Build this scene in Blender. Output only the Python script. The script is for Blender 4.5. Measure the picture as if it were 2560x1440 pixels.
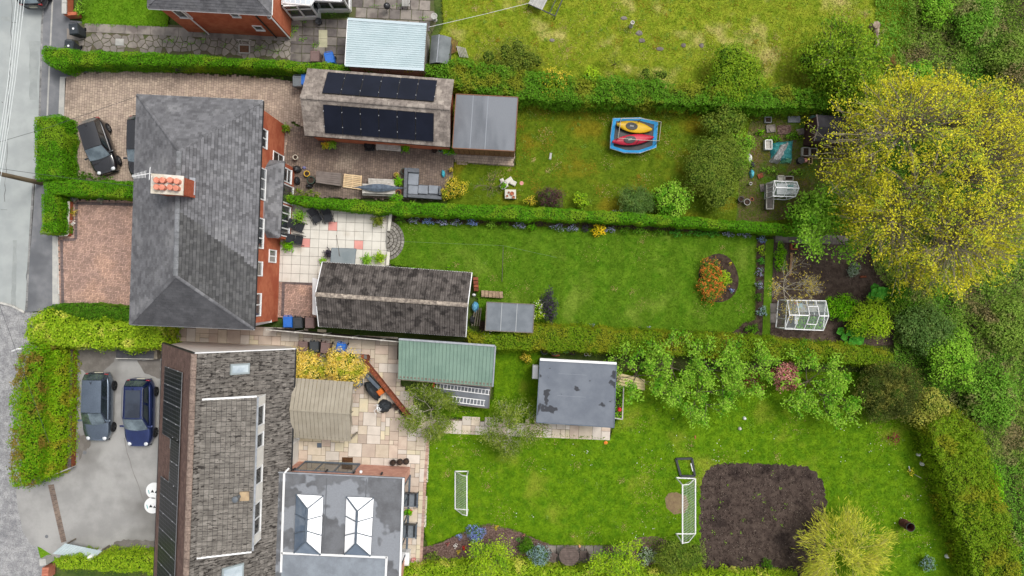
import bpy, bmesh, math, random
import numpy as np
from mathutils import Vector, Matrix
random.seed(7); RNG = np.random.default_rng(7)
for o in list(bpy.data.objects): bpy.data.objects.remove(o)
scene = bpy.context.scene
COL = scene.collection
# ---------------------------------------------------------------- camera, sky, sun, exposure
CAM_H, PXM = 46.0, 38.5            # drone height (m) and photo pixels per metre on the ground
cam_d = bpy.data.cameras.new('camera'); cam = bpy.data.objects.new('camera', cam_d); COL.objects.link(cam)
cam.location = (0, 0, CAM_H); cam.rotation_euler = (0, 0, 0)
cam_d.sensor_width = 36; cam_d.lens = CAM_H * PXM / 2560 * 36; cam_d.clip_end = 500; cam_d.clip_start = 0.5
scene.camera = cam
SUN_EL, SUN_AZ = math.radians(62), math.radians(38)      # soft sun behind cloud, from the upper right of the plan
world = bpy.data.worlds.new('World'); scene.world = world; world.use_nodes = True
wn = world.node_tree.nodes; wl = world.node_tree.links
bg = wn['Background']
sky = wn.new('ShaderNodeTexSky'); sky.sky_type = 'NISHITA'; sky.sun_disc = False
sky.sun_elevation = SUN_EL; sky.sun_rotation = math.pi/2 - SUN_AZ
sky.air_density = 1.0; sky.dust_density = 4.0; sky.ozone_density = 1.0
hs = wn.new('ShaderNodeHueSaturation'); hs.inputs['Saturation'].default_value = 0.22
wl.new(sky.outputs[0], hs.inputs['Color']); wl.new(hs.outputs[0], bg.inputs['Color'])
bg.inputs['Strength'].default_value = 0.13
sun_d = bpy.data.lights.new('sun', 'SUN'); sun = bpy.data.objects.new('sun', sun_d); COL.objects.link(sun)
sun_d.energy = 1.25; sun_d.angle = math.radians(18); sun_d.color = (1.0, 0.95, 0.88)
sun.rotation_euler = Vector((-math.cos(SUN_EL)*math.cos(SUN_AZ), -math.cos(SUN_EL)*math.sin(SUN_AZ), -math.sin(SUN_EL))).to_track_quat('-Z', 'Y').to_euler()
scene.view_settings.view_transform = 'Standard'; scene.view_settings.look = 'None'
scene.view_settings.gamma = 1.0; scene.view_settings.exposure = 0.74
scene.view_settings.use_curve_mapping = False

# ---------------------------------------------------------------- helpers
def kk(h=0): return (CAM_H - h) / CAM_H / PXM          # metres per photo pixel at height h
def P(px, py, h=0):
    k = kk(h); return Vector(((px-1280)*k, (720-py)*k, h))
def PP(pts, h=0): return [P(x, y, h) for x, y in pts]
def lin(v):
    v = v/255.0
    return v/12.92 if v <= 0.04045 else ((v+0.055)/1.055)**2.4
ALB = 0.74
def c(r, g, b, a=ALB): return (lin(r)*a, lin(g)*a, lin(b)*a, 1)

MATS = {}
def mat(name, c1, c2=None, scale=3.0, rough=0.8, fine=0.0, fscale=30.0, bump=0.0, bscale=None, rand=0.0, metal=0.0, coat=0.0, spec=0.35, lo=0.35, hi=0.65, c3=None, scale3=0.4, lo3=.5, hi3=.65, trans=0.0, stretch=None, alpha=None, stripe=None):
    """colour = noise mix of c1, c2 (and large patches of c3), fine value noise, per-piece variation"""
    if name in MATS: return MATS[name]
    m = bpy.data.materials.new(name); m.use_nodes = True; MATS[name] = m
    nt = m.node_tree; N = nt.nodes; L = nt.links
    bs = N['Principled BSDF']; out = N['Material Output']
    if rough >= .55 and spec == .35: spec = .14
    bs.inputs['Roughness'].default_value = rough; bs.inputs['Metallic'].default_value = metal
    bs.inputs['Coat Weight'].default_value = coat; bs.inputs['Specular IOR Level'].default_value = spec
    bs.inputs['Coat Roughness'].default_value = 0.05
    geo = N.new('ShaderNodeNewGeometry'); pos = geo.outputs['Position']
    if stretch:
        mp = N.new('ShaderNodeMapping'); mp.inputs['Scale'].default_value = stretch[:3]
        if len(stretch) > 3: mp.inputs['Rotation'].default_value = (0, 0, math.radians(stretch[3]))
        L.new(pos, mp.inputs['Vector']); pos = mp.outputs[0]
    def noise(sc, det=4, ro=0.6):
        n = N.new('ShaderNodeTexNoise'); n.inputs['Scale'].default_value = sc; n.inputs['Detail'].default_value = det; n.inputs['Roughness'].default_value = ro
        L.new(pos, n.inputs['Vector']); return n.outputs[0]
    def ramp(s, a, b):
        r = N.new('ShaderNodeMapRange'); r.inputs[1].default_value = a; r.inputs[2].default_value = b; r.interpolation_type = 'SMOOTHSTEP'
        L.new(s, r.inputs[0]); return r.outputs[0]
    def mix(f, a, b):
        x = N.new('ShaderNodeMix'); x.data_type = 'RGBA'
        if isinstance(f, float): x.inputs[0].default_value = f
        else: L.new(f, x.inputs[0])
        for s, v in ((6, a), (7, b)):
            if isinstance(v, tuple): x.inputs[s].default_value = v
            else: L.new(v, x.inputs[s])
        return x.outputs[2]
    col = c1
    if c2: col = mix(ramp(noise(scale), lo, hi), c1, c2)
    if c3: col = mix(ramp(noise(scale3, 3), lo3, hi3), col, c3)
    if stripe:                                       # mower stripes: (metres per pair, direction in degrees, colour)
        sm = N.new('ShaderNodeMapping'); sm.inputs['Rotation'].default_value = (0, 0, math.radians(stripe[1])); L.new(geo.outputs['Position'], sm.inputs['Vector'])
        wv = N.new('ShaderNodeTexWave'); wv.inputs['Scale'].default_value = 1.0/stripe[0]*.314; wv.inputs['Distortion'].default_value = 1.2; wv.inputs['Detail Scale'].default_value = .6; L.new(sm.outputs[0], wv.inputs['Vector'])
        r = N.new('ShaderNodeMapRange'); r.inputs[1].default_value = .35; r.inputs[2].default_value = .65; r.inputs[4].default_value = .4; L.new(wv.outputs['Fac'], r.inputs[0]); col = mix(r.outputs[0], col, stripe[2])
    val = None
    if fine:
        r = N.new('ShaderNodeMapRange'); r.inputs[1].default_value = .25; r.inputs[2].default_value = .75
        r.inputs[3].default_value = 1-fine; r.inputs[4].default_value = 1+fine
        L.new(noise(fscale, 3, .7), r.inputs[0]); val = r.outputs[0]
    if rand:
        oi = N.new('ShaderNodeObjectInfo')
        ad = N.new('ShaderNodeMath'); ad.operation = 'ADD'; L.new(oi.outputs['Random'], ad.inputs[0]); L.new(geo.outputs['Random Per Island'], ad.inputs[1])
        fr = N.new('ShaderNodeMath'); fr.operation = 'FRACT'; L.new(ad.outputs[0], fr.inputs[0])
        r = N.new('ShaderNodeMapRange'); r.inputs[3].default_value = 1-rand; r.inputs[4].default_value = 1+rand
        L.new(fr.outputs[0], r.inputs[0])
        if val is None: val = r.outputs[0]
        else:
            mu = N.new('ShaderNodeMath'); mu.operation = 'MULTIPLY'; L.new(val, mu.inputs[0]); L.new(r.outputs[0], mu.inputs[1]); val = mu.outputs[0]
    if val is not None:
        h = N.new('ShaderNodeHueSaturation')
        if isinstance(col, tuple): h.inputs['Color'].default_value = col
        else: L.new(col, h.inputs['Color'])
        L.new(val, h.inputs['Value']); col = h.outputs[0]
    if isinstance(col, tuple): bs.inputs['Base Color'].default_value = col
    else: L.new(col, bs.inputs['Base Color'])
    if bump:
        b = N.new('ShaderNodeBump'); b.inputs['Strength'].default_value = 1.0; b.inputs['Distance'].default_value = bump
        L.new(noise(bscale or fscale, 3), b.inputs['Height']); L.new(b.outputs[0], bs.inputs['Normal'])
    if trans:
        t = N.new('ShaderNodeBsdfTranslucent'); mx = N.new('ShaderNodeMixShader'); mx.inputs[0].default_value = trans
        if isinstance(col, tuple): t.inputs['Color'].default_value = col
        else: L.new(col, t.inputs['Color'])
        L.new(bs.outputs[0], mx.inputs[1]); L.new(t.outputs[0], mx.inputs[2]); L.new(mx.outputs[0], out.inputs['Surface'])
    if alpha is not None:
        bs.inputs['Alpha'].default_value = alpha
    return m

def leafmat(name, c1, c2, c3=None, patch=1.2, lo3=.5, hi3=.62, var=0.25, scale=5.0):
    return mat(name, c1, c2, scale=scale, rough=.55, rand=var, c3=c3, scale3=patch, lo3=lo3, hi3=hi3, trans=.3, spec=.08, lo=.4, hi=.6)

ORG = {}                                             # origin of each object in the space its shapes are written in
def org(o): return ORG.get(o.name, Vector((0, 0, 0))) if o else Vector((0, 0, 0))
def props(o, label=None, cat=None, group=None, kind=None):
    if label: o['label'] = label
    if cat: o['category'] = cat
    if group: o['group'] = group
    if kind: o['kind'] = kind
    return o
def thing(name, label, cat, loc=None, group=None):
    o = bpy.data.objects.new(name, None); COL.objects.link(o); o.empty_display_size = .2
    loc = Vector(loc) if loc is not None else Vector((0, 0, 0)); loc = Vector((loc[0], loc[1], loc[2] if len(loc) > 2 else 0))
    o.location = loc; ORG[o.name] = loc.copy()
    return props(o, label, cat, group)
def place(o, x, y, z=0, rz=0):
    o.location = (x, y, z); o.rotation_euler = (0, 0, rz); return o
def dup(root, loc=None, rz=None, label=None, group=None):
    r = root.copy(); COL.objects.link(r)
    if loc is not None: r.location = loc
    if rz is not None: r.rotation_euler = (0, 0, rz)
    if label: r['label'] = label
    if group: r['group'] = group
    for ch in root.children:
        d = ch.copy(); COL.objects.link(d); d.parent = r
        for g in ch.children:
            e = g.copy(); COL.objects.link(e); e.parent = d
    return r
def link_mesh(name, me, parent=None, loc=None, rot=None):
    o = bpy.data.objects.new(name, me); COL.objects.link(o)
    if parent: o.parent = parent
    if loc is not None:
        ORG[o.name] = Vector(loc); o.location = Vector(loc) - org(parent)
    if rot is not None: o.rotation_euler = rot
    return o

class G:
    def __init__(s): s.v = []; s.f = []
    def add(s, vs, fs):
        n = len(s.v); s.v += [tuple(p) for p in vs]; s.f += [tuple(i+n for i in f) for f in fs]; return s
    def quad(s, *p): return s.add(p, [tuple(range(len(p)))])
    def prism(s, pts, z0, z1, cap=True, taper=None):
        n = len(pts)
        a = sum(pts[i][0]*pts[(i+1)%n][1]-pts[(i+1)%n][0]*pts[i][1] for i in range(n))
        if a < 0: pts = list(reversed(pts))
        top = pts
        if taper:
            cx = sum(p[0] for p in pts)/n; cy = sum(p[1] for p in pts)/n
            top = [(cx+(p[0]-cx)*taper, cy+(p[1]-cy)*taper) for p in pts]
        vs = [(p[0], p[1], z0) for p in pts]+[(p[0], p[1], z1) for p in top]
        fs = [(i, (i+1) % n, n+(i+1) % n, n+i) for i in range(n)]
        fs.append(tuple(range(n, 2*n)))
        if cap: fs.append(tuple(range(n-1, -1, -1)))
        return s.add(vs, fs)
    def box(s, cx, cy, cz, sx, sy, sz, rz=0, tilt=None):
        x, y, z = sx/2, sy/2, sz/2
        vs = [Vector(v) for v in ((-x,-y,-z),(x,-y,-z),(x,y,-z),(-x,y,-z),(-x,-y,z),(x,-y,z),(x,y,z),(-x,y,z))]
        m = Matrix.Rotation(rz, 3, 'Z')
        if tilt: m = m @ Matrix.Rotation(tilt[0], 3, 'X') @ Matrix.Rotation(tilt[1], 3, 'Y')
        return s.add([m @ v + Vector((cx, cy, cz)) for v in vs], BOXF)
    def bbox(s, cx, cy, cz, sx, sy, sz, b, rz=0):     # box with chamfered upper edges
        x, y, z = sx/2, sy/2, sz/2; m = Matrix.Rotation(rz, 3, 'Z')
        vs = []
        for (w, d, zz) in ((x-b/2, y-b/2, -z), (x, y, -z+b), (x, y, z-b), (x-b, y-b, z)):
            vs += [(-w,-d,zz), (w,-d,zz), (w,d,zz), (-w,d,zz)]
        fs = [(3,2,1,0), (12,13,14,15)]
        for l in range(3):
            for i in range(4): fs.append((l*4+i, l*4+(i+1)%4, l*4+4+(i+1)%4, l*4+4+i))
        return s.add([m @ Vector(v) + Vector((cx, cy, cz)) for v in vs], fs)
    def cyl(s, x, y, z0, z1, r0, r1=None, n=14, cap=True):
        r1 = r0 if r1 is None else r1
        vs = [(x+r0*math.cos(2*math.pi*i/n), y+r0*math.sin(2*math.pi*i/n), z0) for i in range(n)]
        vs += [(x+r1*math.cos(2*math.pi*i/n), y+r1*math.sin(2*math.pi*i/n), z1) for i in range(n)]
        fs = [(i, (i+1) % n, n+(i+1) % n, n+i) for i in range(n)]
        if cap: fs += [tuple(range(n, 2*n)), tuple(range(n-1, -1, -1))]
        return s.add(vs, fs)
    def lathe(s, x, y, prof, n=16):                   # prof = [(r, z), ...]
        vs = []; fs = []
        for r, z in prof: vs += [(x+r*math.cos(2*math.pi*i/n), y+r*math.sin(2*math.pi*i/n), z) for i in range(n)]
        for j in range(len(prof)-1):
            for i in range(n): fs.append((j*n+i, j*n+(i+1) % n, (j+1)*n+(i+1) % n, (j+1)*n+i))
        return s.add(vs, fs)
    def tube(s, pts, r, n=6, r1=None):
        pts = [Vector(p) for p in pts]; vs = []; fs = []; m = len(pts)
        for i, p in enumerate(pts):
            d = (pts[min(i+1, m-1)]-pts[max(i-1, 0)])
            d = d.normalized() if d.length > 1e-9 else Vector((0, 0, 1))
            a = d.cross(Vector((0, 0, 1))); a = a.normalized() if a.length > 1e-3 else Vector((1, 0, 0))
            b = d.cross(a); rr = r if r1 is None else r+(r1-r)*i/(m-1)
            vs += [p+(a*math.cos(2*math.pi*j/n)+b*math.sin(2*math.pi*j/n))*rr for j in range(n)]
        for i in range(m-1):
            for j in range(n): fs.append((i*n+j, i*n+(j+1) % n, (i+1)*n+(j+1) % n, (i+1)*n+j))
        fs += [tuple(range(n-1, -1, -1)), tuple(range((m-1)*n, m*n))]
        return s.add(vs, fs)
    def bar(s, a, b, w, h):                           # rectangular bar from a to b
        a = Vector(a); b = Vector(b); d = (b-a)
        if d.length < 1e-6: return s
        d.normalize(); x = d.cross(Vector((0, 0, 1))); x = x.normalized() if x.length > 1e-3 else Vector((1, 0, 0)); y = x.cross(d)
        vs = []
        for p in (a, b): vs += [p-x*w/2-y*h/2, p+x*w/2-y*h/2, p+x*w/2+y*h/2, p-x*w/2+y*h/2]
        return s.add(vs, [(3,2,1,0),(4,5,6,7),(0,1,5,4),(1,2,6,5),(2,3,7,6),(3,0,4,7)])
    def sphere(s, x, y, z, r, rz=None, n=10, m=6, half=False):
        rz = rz or r
        prof = []
        for i in range(m+1):
            a = (0 if half else -math.pi/2) + (math.pi/2 if half else math.pi)*i/m
            prof.append((max(r*math.cos(a), 1e-4), z+rz*math.sin(a)))
        return s.lathe(x, y, prof, n)
    def mesh(s, name, m=None, smooth=False):
        me = bpy.data.meshes.new(name); me.from_pydata(s.v, [], s.f)
        if m: me.materials.append(m)
        if smooth: me.polygons.foreach_set('use_smooth', [True]*len(me.polygons))
        me.update(); return me
    def build(s, name, m, parent=None, smooth=False, kind=None, label=None, sub=0, bevel=0):
        a = np.array(s.v); mn = a.min(0); mx = a.max(0)
        o = Vector(((mn[0]+mx[0])/2, (mn[1]+mx[1])/2, mn[2]))
        a = a-np.array(o); s.v = [tuple(r) for r in a.tolist()]
        ob = link_mesh(name, s.mesh(name, m, smooth), parent, o)
        if sub: md = ob.modifiers.new('s', 'SUBSURF'); md.levels = sub; md.render_levels = sub
        if bevel: md = ob.modifiers.new('b', 'BEVEL'); md.width = bevel; md.segments = 2
        return props(ob, label, None, None, kind)
BOXF = [(3,2,1,0),(4,5,6,7),(0,1,5,4),(1,2,6,5),(2,3,7,6),(3,0,4,7)]

def solo(g, name, m, label, cat, group=None, **kw):
    return props(g.build(name, m, None, **kw), label, cat, group)

def area2(p): return sum(p[i][0]*p[(i+1)%len(p)][1]-p[(i+1)%len(p)][0]*p[i][1] for i in range(len(p)))/2
def clip(poly, conv):                                  # convex clip in 2D
    if area2(conv) < 0: conv = conv[::-1]
    out = list(poly)
    for i in range(len(conv)):
        ax, ay = conv[i][:2]; bx, by = conv[(i+1) % len(conv)][:2]; inp = out; out = []
        for j in range(len(inp)):
            p = inp[j]; q = inp[(j+1) % len(inp)]
            sp = (bx-ax)*(p[1]-ay)-(by-ay)*(p[0]-ax); sq = (bx-ax)*(q[1]-ay)-(by-ay)*(q[0]-ax)
            if sp >= 0: out.append(p)
            if sp*sq < 0:
                t = sp/(sp-sq); out.append((p[0]+(q[0]-p[0])*t, p[1]+(q[1]-p[1])*t))
        if len(out) < 3: return []
    return out
def inside(poly, x, y):
    r = False; n = len(poly)
    for i in range(n):
        x0, y0 = poly[i][:2]; x1, y1 = poly[(i+1) % n][:2]
        if (y0 > y) != (y1 > y) and x < (x1-x0)*(y-y0)/(y1-y0)+x0: r = not r
    return r
def inside_np(poly, X, Y):
    r = np.zeros(len(X), bool); n = len(poly)
    for i in range(n):
        x0, y0 = poly[i][:2]; x1, y1 = poly[(i+1) % n][:2]
        if y0 == y1: continue
        r ^= ((y0 > Y) != (y1 > Y)) & (X < (x1-x0)*(Y-y0)/(y1-y0)+x0)
    return r
def edge_dist(poly, X, Y):
    d = np.full(len(X), 1e9); n = len(poly)
    for i in range(n):
        x0, y0 = poly[i][:2]; x1, y1 = poly[(i+1) % n][:2]; dx, dy = x1-x0, y1-y0; l = dx*dx+dy*dy+1e-12
        t = np.clip(((X-x0)*dx+(Y-y0)*dy)/l, 0, 1); d = np.minimum(d, np.hypot(X-x0-t*dx, Y-y0-t*dy))
    return d
def shrink(poly, d):
    """move every edge of a simple polygon inwards by d (vertex offset along bisector)"""
    if area2(poly) < 0: poly = poly[::-1]
    out = []; n = len(poly)
    for i in range(n):
        p0 = Vector(poly[i-1][:2]); p1 = Vector(poly[i][:2]); p2 = Vector(poly[(i+1) % n][:2])
        a = (p1-p0).normalized(); b = (p2-p1).normalized()
        n1 = Vector((-a.y, a.x)); n2 = Vector((-b.y, b.x)); m = n1+n2
        if m.length < 1e-4: m = n1
        m.normalize(); out.append(p1+m*(d/max(m.dot(n1), .45)))
    return [(p.x, p.y) for p in out]

def sheet(name, pts_px, m, z=0.0, kind='structure', thick=None):
    """a flat ground sheet whose outline is given on the ground in photo pixels"""
    w = [P(x, y, 0) for x, y in pts_px]
    g = G()
    if thick: g.prism([(p.x, p.y) for p in w], z-thick, z)
    else:
        if area2(w) < 0: w = w[::-1]
        g.add([(p.x, p.y, z) for p in w], [tuple(range(len(w)))])
    bm = None
    o = g.build(name, m); o['kind'] = kind
    return o

# ---------------------------------------------------------------- leaves
def leaf_mesh(name, pts, nrm, size, m, jit=.7, aspect=.6, rng=RNG, tan=None):
    n = len(pts)
    nr = nrm + rng.normal(0, jit, (n, 3)); nr /= np.linalg.norm(nr, axis=1)[:, None]+1e-9
    t = np.cross(nr, rng.normal(0, 1, (n, 3))) if tan is None else tan-nr*np.sum(tan*nr, axis=1)[:, None]; t /= np.linalg.norm(t, axis=1)[:, None]+1e-9
    b = np.cross(nr, t)
    L = size*rng.uniform(.65, 1.35, n)[:, None]/2; W = L*aspect
    v = np.empty((n, 4, 3)); v[:, 0] = pts-t*L; v[:, 1] = pts+b*W; v[:, 2] = pts+t*L; v[:, 3] = pts-b*W
    v = v.reshape(-1, 3)
    me = bpy.data.meshes.new(name); me.vertices.add(4*n); me.vertices.foreach_set('co', v.ravel())
    me.loops.add(4*n); me.loops.foreach_set('vertex_index', np.arange(4*n, dtype=np.int32))
    me.polygons.add(n); me.polygons.foreach_set('loop_start', np.arange(0, 4*n, 4, dtype=np.int32))
    me.materials.append(m); me.update(calc_edges=True); return me
def leaves(name, pts, nrm, size, m, parent=None, kind=None, **kw):
    pts = np.asarray(pts, float); nrm = np.asarray(nrm, float)
    mn = pts.min(0); mx = pts.max(0); o = Vector(((mn[0]+mx[0])/2, (mn[1]+mx[1])/2, mn[2]))
    me = leaf_mesh(name, pts-np.array(o), nrm, size, m, **kw)
    ob = link_mesh(name, me, parent, o)
    if kind: ob['kind'] = kind
    return ob
_vn = RNG.uniform(-1, 1, (64, 64))
def vnoise(X, Y, s):
    """cheap smooth value noise"""
    x = np.asarray(X)*s+100; y = np.asarray(Y)*s+100; xi = np.floor(x).astype(int); yi = np.floor(y).astype(int); fx = x-xi; fy = y-yi
    fx = fx*fx*(3-2*fx); fy = fy*fy*(3-2*fy)
    g = lambda a, b: _vn[a % 64, b % 64]
    return (g(xi, yi)*(1-fx)+g(xi+1, yi)*fx)*(1-fy)+(g(xi, yi+1)*(1-fx)+g(xi+1, yi+1)*fx)*fy
# ================================================================ ground, road, lawns, paving
M_soil = mat('soil', c(66,55,50), c(86,74,67), 2.5, .95, .35, 22, .03, 18, c3=c(52,43,40), scale3=.7, lo3=.5, hi3=.7)
M_dsoil = mat('dark_soil', c(58,46,40), c(84,70,60), 4, .95, .4, 30, .04, 25)
M_bark = mat('bark_mulch', c(84,64,58), c(128,106,98), 9, .95, .45, 28, .04, 20)
M_rough = mat('rough_ground', c(62,84,34), c(88,104,48), 1.2, .95, .35, 14, .05, 10, c3=c(92,78,62), scale3=.35, lo3=.55, hi3=.7)
M_road = mat('road_concrete', c(162,167,166), c(174,179,177), .7, .85, .05, 40, .002, 60, c3=c(154,160,160), scale3=.25, lo3=.5, hi3=.75)
M_lane = mat('worn_tarmac', c(138,138,140), c(164,164,164), 2.6, .92, .45, 12, .01, 24, c3=c(122,122,125), scale3=.6, lo3=.5, hi3=.8)
M_pave = mat('footway_asphalt', c(116,118,122), c(132,133,136), 1.0, .9, .12, 40, .002, 60, c3=c(104,106,110), scale3=.3)
M_conc = mat('pale_concrete', c(170,170,166), c(188,186,180), 2, .9, .1, 30, .002, 50, rand=.1)
M_tar = mat('drive_tarmac', c(150,149,147), c(168,167,164), .55, .85, .1, 45, .002, 60, c3=c(120,118,115), scale3=.22, lo3=.5, hi3=.72)
LAWN = {}
def lawnmat(n, a, b, d, lo3, hi3, s3=.3, stripe=None):
    a, b, d = [(x[0]*1.12, x[1]*1.14, x[2]*1.2, 1) for x in (a, b, d)]
    kw = dict(c3=d, scale3=s3, lo3=lo3, hi3=hi3, lo=.28, hi=.72, stripe=stripe)
    LAWN[n] = mat(n+'_blades', a, b, 1.7, .8, .2, 16, rand=.18, trans=.2, spec=.06, **kw)
    return mat(n, a, b, 1.7, .95, .3, 16, .05, 16, **kw)
M_lawnN = lawnmat('lawn_dry', c(110,132,24), c(144,152,42), c(190,176,104), .54, .74, .34)
M_lawnF = lawnmat('lawn_front', c(84,126,14), c(104,142,26), c(80,116,20), .5, .7)
M_lawnK = lawnmat('lawn_mossy', c(84,108,16), c(106,126,24), c(124,118,24), .5, .66, .3)
M_lawn3 = lawnmat('lawn_mown', c(72,112,12), c(98,132,26), c(116,140,44), .52, .7, .35, (1.9, 2, c(86,118,22)))
M_lawn4 = lawnmat('lawn_back', c(76,116,8), c(108,142,16), c(132,146,40), .53, .72, .3)

def grass(lawn, poly_px, z, key, dens=260, size=.11, seed=1, fringe=14, holes=()):
    """blades standing on a lawn, thicker and longer along its edges"""
    poly = [(p.x, p.y) for p in PP(poly_px)]; rng = np.random.default_rng(seed); xs = np.clip([p[0] for p in poly], -36, 36); ys = np.clip([p[1] for p in poly], -20, 20)
    n = int(dens*(max(xs)-min(xs))*(max(ys)-min(ys))); X = rng.uniform(min(xs), max(xs), n); Y = rng.uniform(min(ys), max(ys), n); k = inside_np(poly, X, Y)
    for h_ in holes: k &= ~inside_np([(p.x, p.y) for p in PP(h_)], X, Y)
    X, Y = X[k], Y[k]
    pts = [np.c_[X, Y, np.full(len(X), z)+rng.uniform(.005, .035, len(X))]]
    for i in range(len(poly)):
        (x0, y0), (x1, y1) = poly[i], poly[(i+1) % len(poly)]; L = math.hypot(x1-x0, y1-y0); q = int(min(L, 60)*fringe*3)
        if q == 0: continue
        t = rng.uniform(0, 1, q); pts.append(np.c_[x0+(x1-x0)*t+rng.normal(0, .05, q), y0+(y1-y0)*t+rng.normal(0, .05, q), z+rng.uniform(.01, .05, q)])
    leaves('grass_blades', np.vstack(pts), np.tile((0, 0, 1.), (sum(len(p) for p in pts), 1)), size, LAWN[key], lawn, 'stuff', jit=.55, aspect=.3, rng=rng)
big = 140
g = G(); g.quad((-big,-big,-.16),(big,-big,-.16),(big,big,-.16),(-big,big,-.16)); g.build('ground', M_rough)['kind'] = 'structure'
sheet('road', [(-900,-900),(108,-900),(106,0),(100,280),(90,450),(78,600),(62,778),(0,757),(-900,500)], M_road, -.10)
sheet('lane', [(-900,500),(0,757),(62,778),(240,800),(240,1250),(100,1330),(95,1385),(130,1420),(140,2300),(-900,2300)], M_lane, -.10)
sheet('pavement', [(108,-900),(172,-900),(174,50),(260,60),(260,190),(205,190),(200,300),(200,470),(160,600),(150,775),(62,780),(78,600),(90,450),(100,280),(106,0)], M_pave, 0, thick=.12)
for nm, q in (('crossover_strip', [(150,192),(166,192),(160,292),(146,292)]), ('crossover_strip', [(131,590),(142,590),(146,760),(131,760)])):
    sheet(nm, q, M_conc, .008)
for q in ([(132,-60),(136,-60),(120,290),(116,290)],):
    sheet('pavement_seam', q, M_conc, .006)
# kerb stones
M_kerb = mat('kerb_stone', c(120,120,120), c(150,150,148), 3, .9, .15, 30, rand=.28)
M_kerbl = mat('pale_kerb_stone', c(205,203,196), c(188,186,180), 3, .9, .1, 30, rand=.12)
kerb = G().box(0,0,-.3,.01,.01,.01).build('kerb', M_kerb); kerb['kind'] = 'structure'
kme = {}
def kerbline(pts, m, L=.62, w=.13, z=.012, nm='kerb_stone', par=None, gap=.012):
    key = (m.name, L, w)
    if key not in kme: kme[key] = G().bbox(0, 0, -.06, L-gap, w, .12, .012).mesh(nm, m)
    for a, b in zip(pts, pts[1:]):
        a = P(*a); b = P(*b); n = max(1, round((b-a).length/L)); ang = math.atan2(b.y-a.y, b.x-a.x)
        for i in range(n):
            q = a.lerp(b, (i+.5)/n)
            o = link_mesh(nm, kme[key], par or kerb, (q.x, q.y, z+random.uniform(-.004,.004)), (0, 0, ang)); o.scale.x = (b-a).length/n/L
kerbline([(112,-30),(105,60),(99,288)], M_kerb)
kerbline([(84,440),(72,640),(66,775)], M_kerb)
kerbline([(0,757),(30,765),(60,781)], M_kerbl, .5)

SOILP = [(1750,1250),(1752,1205),(1764,1178),(1790,1162),(1850,1157),(2000,1163),(2038,1178),(2058,1205),(2066,1250),(2064,1370),(2050,1470),(1800,1480),(1762,1430),(1748,1370)]
OVALP = [(1796+50*math.cos(a)*(1+.06*math.sin(2*a)), 695+61*math.sin(a)) for a in [i*math.pi/14 for i in range(28)]]
WORNP = [(1662,1245),(1672,1232),(1690,1230),(1715,1240),(1722,1262),(1712,1282),(1685,1286),(1666,1270)]
# lawns
q_ = [(1082,-300),(2600,-300),(2300,60),(2230,300),(1080,300),(1060,170),(1110,60)]; grass(sheet('lawn_north', q_, M_lawnN, -.012), q_, -.012, 'lawn_dry', seed=10)
q_ = [(205,-300),(420,-300),(420,66),(205,60)]; grass(sheet('lawn_front', q_, M_lawnF, .008), q_, .008, 'lawn_front', seed=10)
q_ = [(1138,405),(1290,418),(1292,255),(2200,262),(2200,600),(1120,560),(1118,480)]; grass(sheet('lawn_kayaks', q_, M_lawnK, -.008), q_, -.008, 'lawn_mossy', seed=11)
q_ = [(980,556),(1180,562),(1500,572),(1890,588),(1886,800),(1860,805),(1832,830),(1600,823),(1330,808),(1200,800),(1190,690),(975,660)]; grass(sheet('lawn_mown', q_, M_lawn3, .030, thick=.15), q_, .030, 'lawn_mown', seed=9, holes=(OVALP,))
sheet('lawn_border_strip', [(1914,598),(1934,598),(1924,860),(1905,856)], M_lawn3, .026, thick=.15)
q_ = [(1075,1073),(1330,1084),(1525,1096),(1560,1000),(1560,930),(2180,930),(2300,1060),(2520,1560),(1800,1460),(1560,1365),(1380,1362),(1290,1325),(1220,1310),(1145,1335),(1070,1365),(1062,1330)]; grass(sheet('lawn_back', q_, M_lawn4, .012), q_, .012, 'lawn_back', seed=9, holes=(SOILP, WORNP))
q_ = [(1235,860),(1352,868),(1345,1062),(1200,1050),(1090,1035),(1090,1000),(1235,1000)]; grass(sheet('lawn_by_sheds', q_, M_lawn4, .008), q_, .008, 'lawn_back', seed=13)
sheet('lawn_verge', [(92,1365),(160,1352),(170,1400),(130,1408),(100,1395)], M_lawnF, -.03, thick=.1)

# soil
sheet('flower_bed_long', [(975,535),(1200,545),(1500,556),(1905,578),(1912,600),(1890,588),(1500,572),(1180,562),(980,556)], M_dsoil, .004)
sheet('flower_bed_low', [(1195,798),(1330,808),(1600,823),(1832,830),(1860,805),(1886,800),(1890,586),(1914,588),(1905,870),(1600,850),(1200,832)], M_dsoil, .001)
VEGP = [(1935,598),(2200,610),(2260,860),(2100,870),(1925,855)]
M_veg = mat('vegetable_soil', c(76,63,56), c(98,84,75), 3, .95, .35, 24, .03, 18)
clods_v = sheet('vegetable_bed', VEGP, M_veg, .008)
def ragged(pts, step=9, amp=3.0, seed=1):
    rs = random.Random(seed); out = []
    n = len(pts)
    for i in range(n):
        a, b = pts[i], pts[(i+1) % n]; L = math.hypot(b[0]-a[0], b[1]-a[1]); k = max(1, int(L/step))
        for j in range(k): t = j/k; out.append((a[0]+(b[0]-a[0])*t+rs.uniform(-amp, amp), a[1]+(b[1]-a[1])*t+rs.uniform(-amp, amp)))
    return out
soil_o = sheet('bare_soil_patch', ragged(SOILP, 7, 4.5), M_soil, .016)
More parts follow.
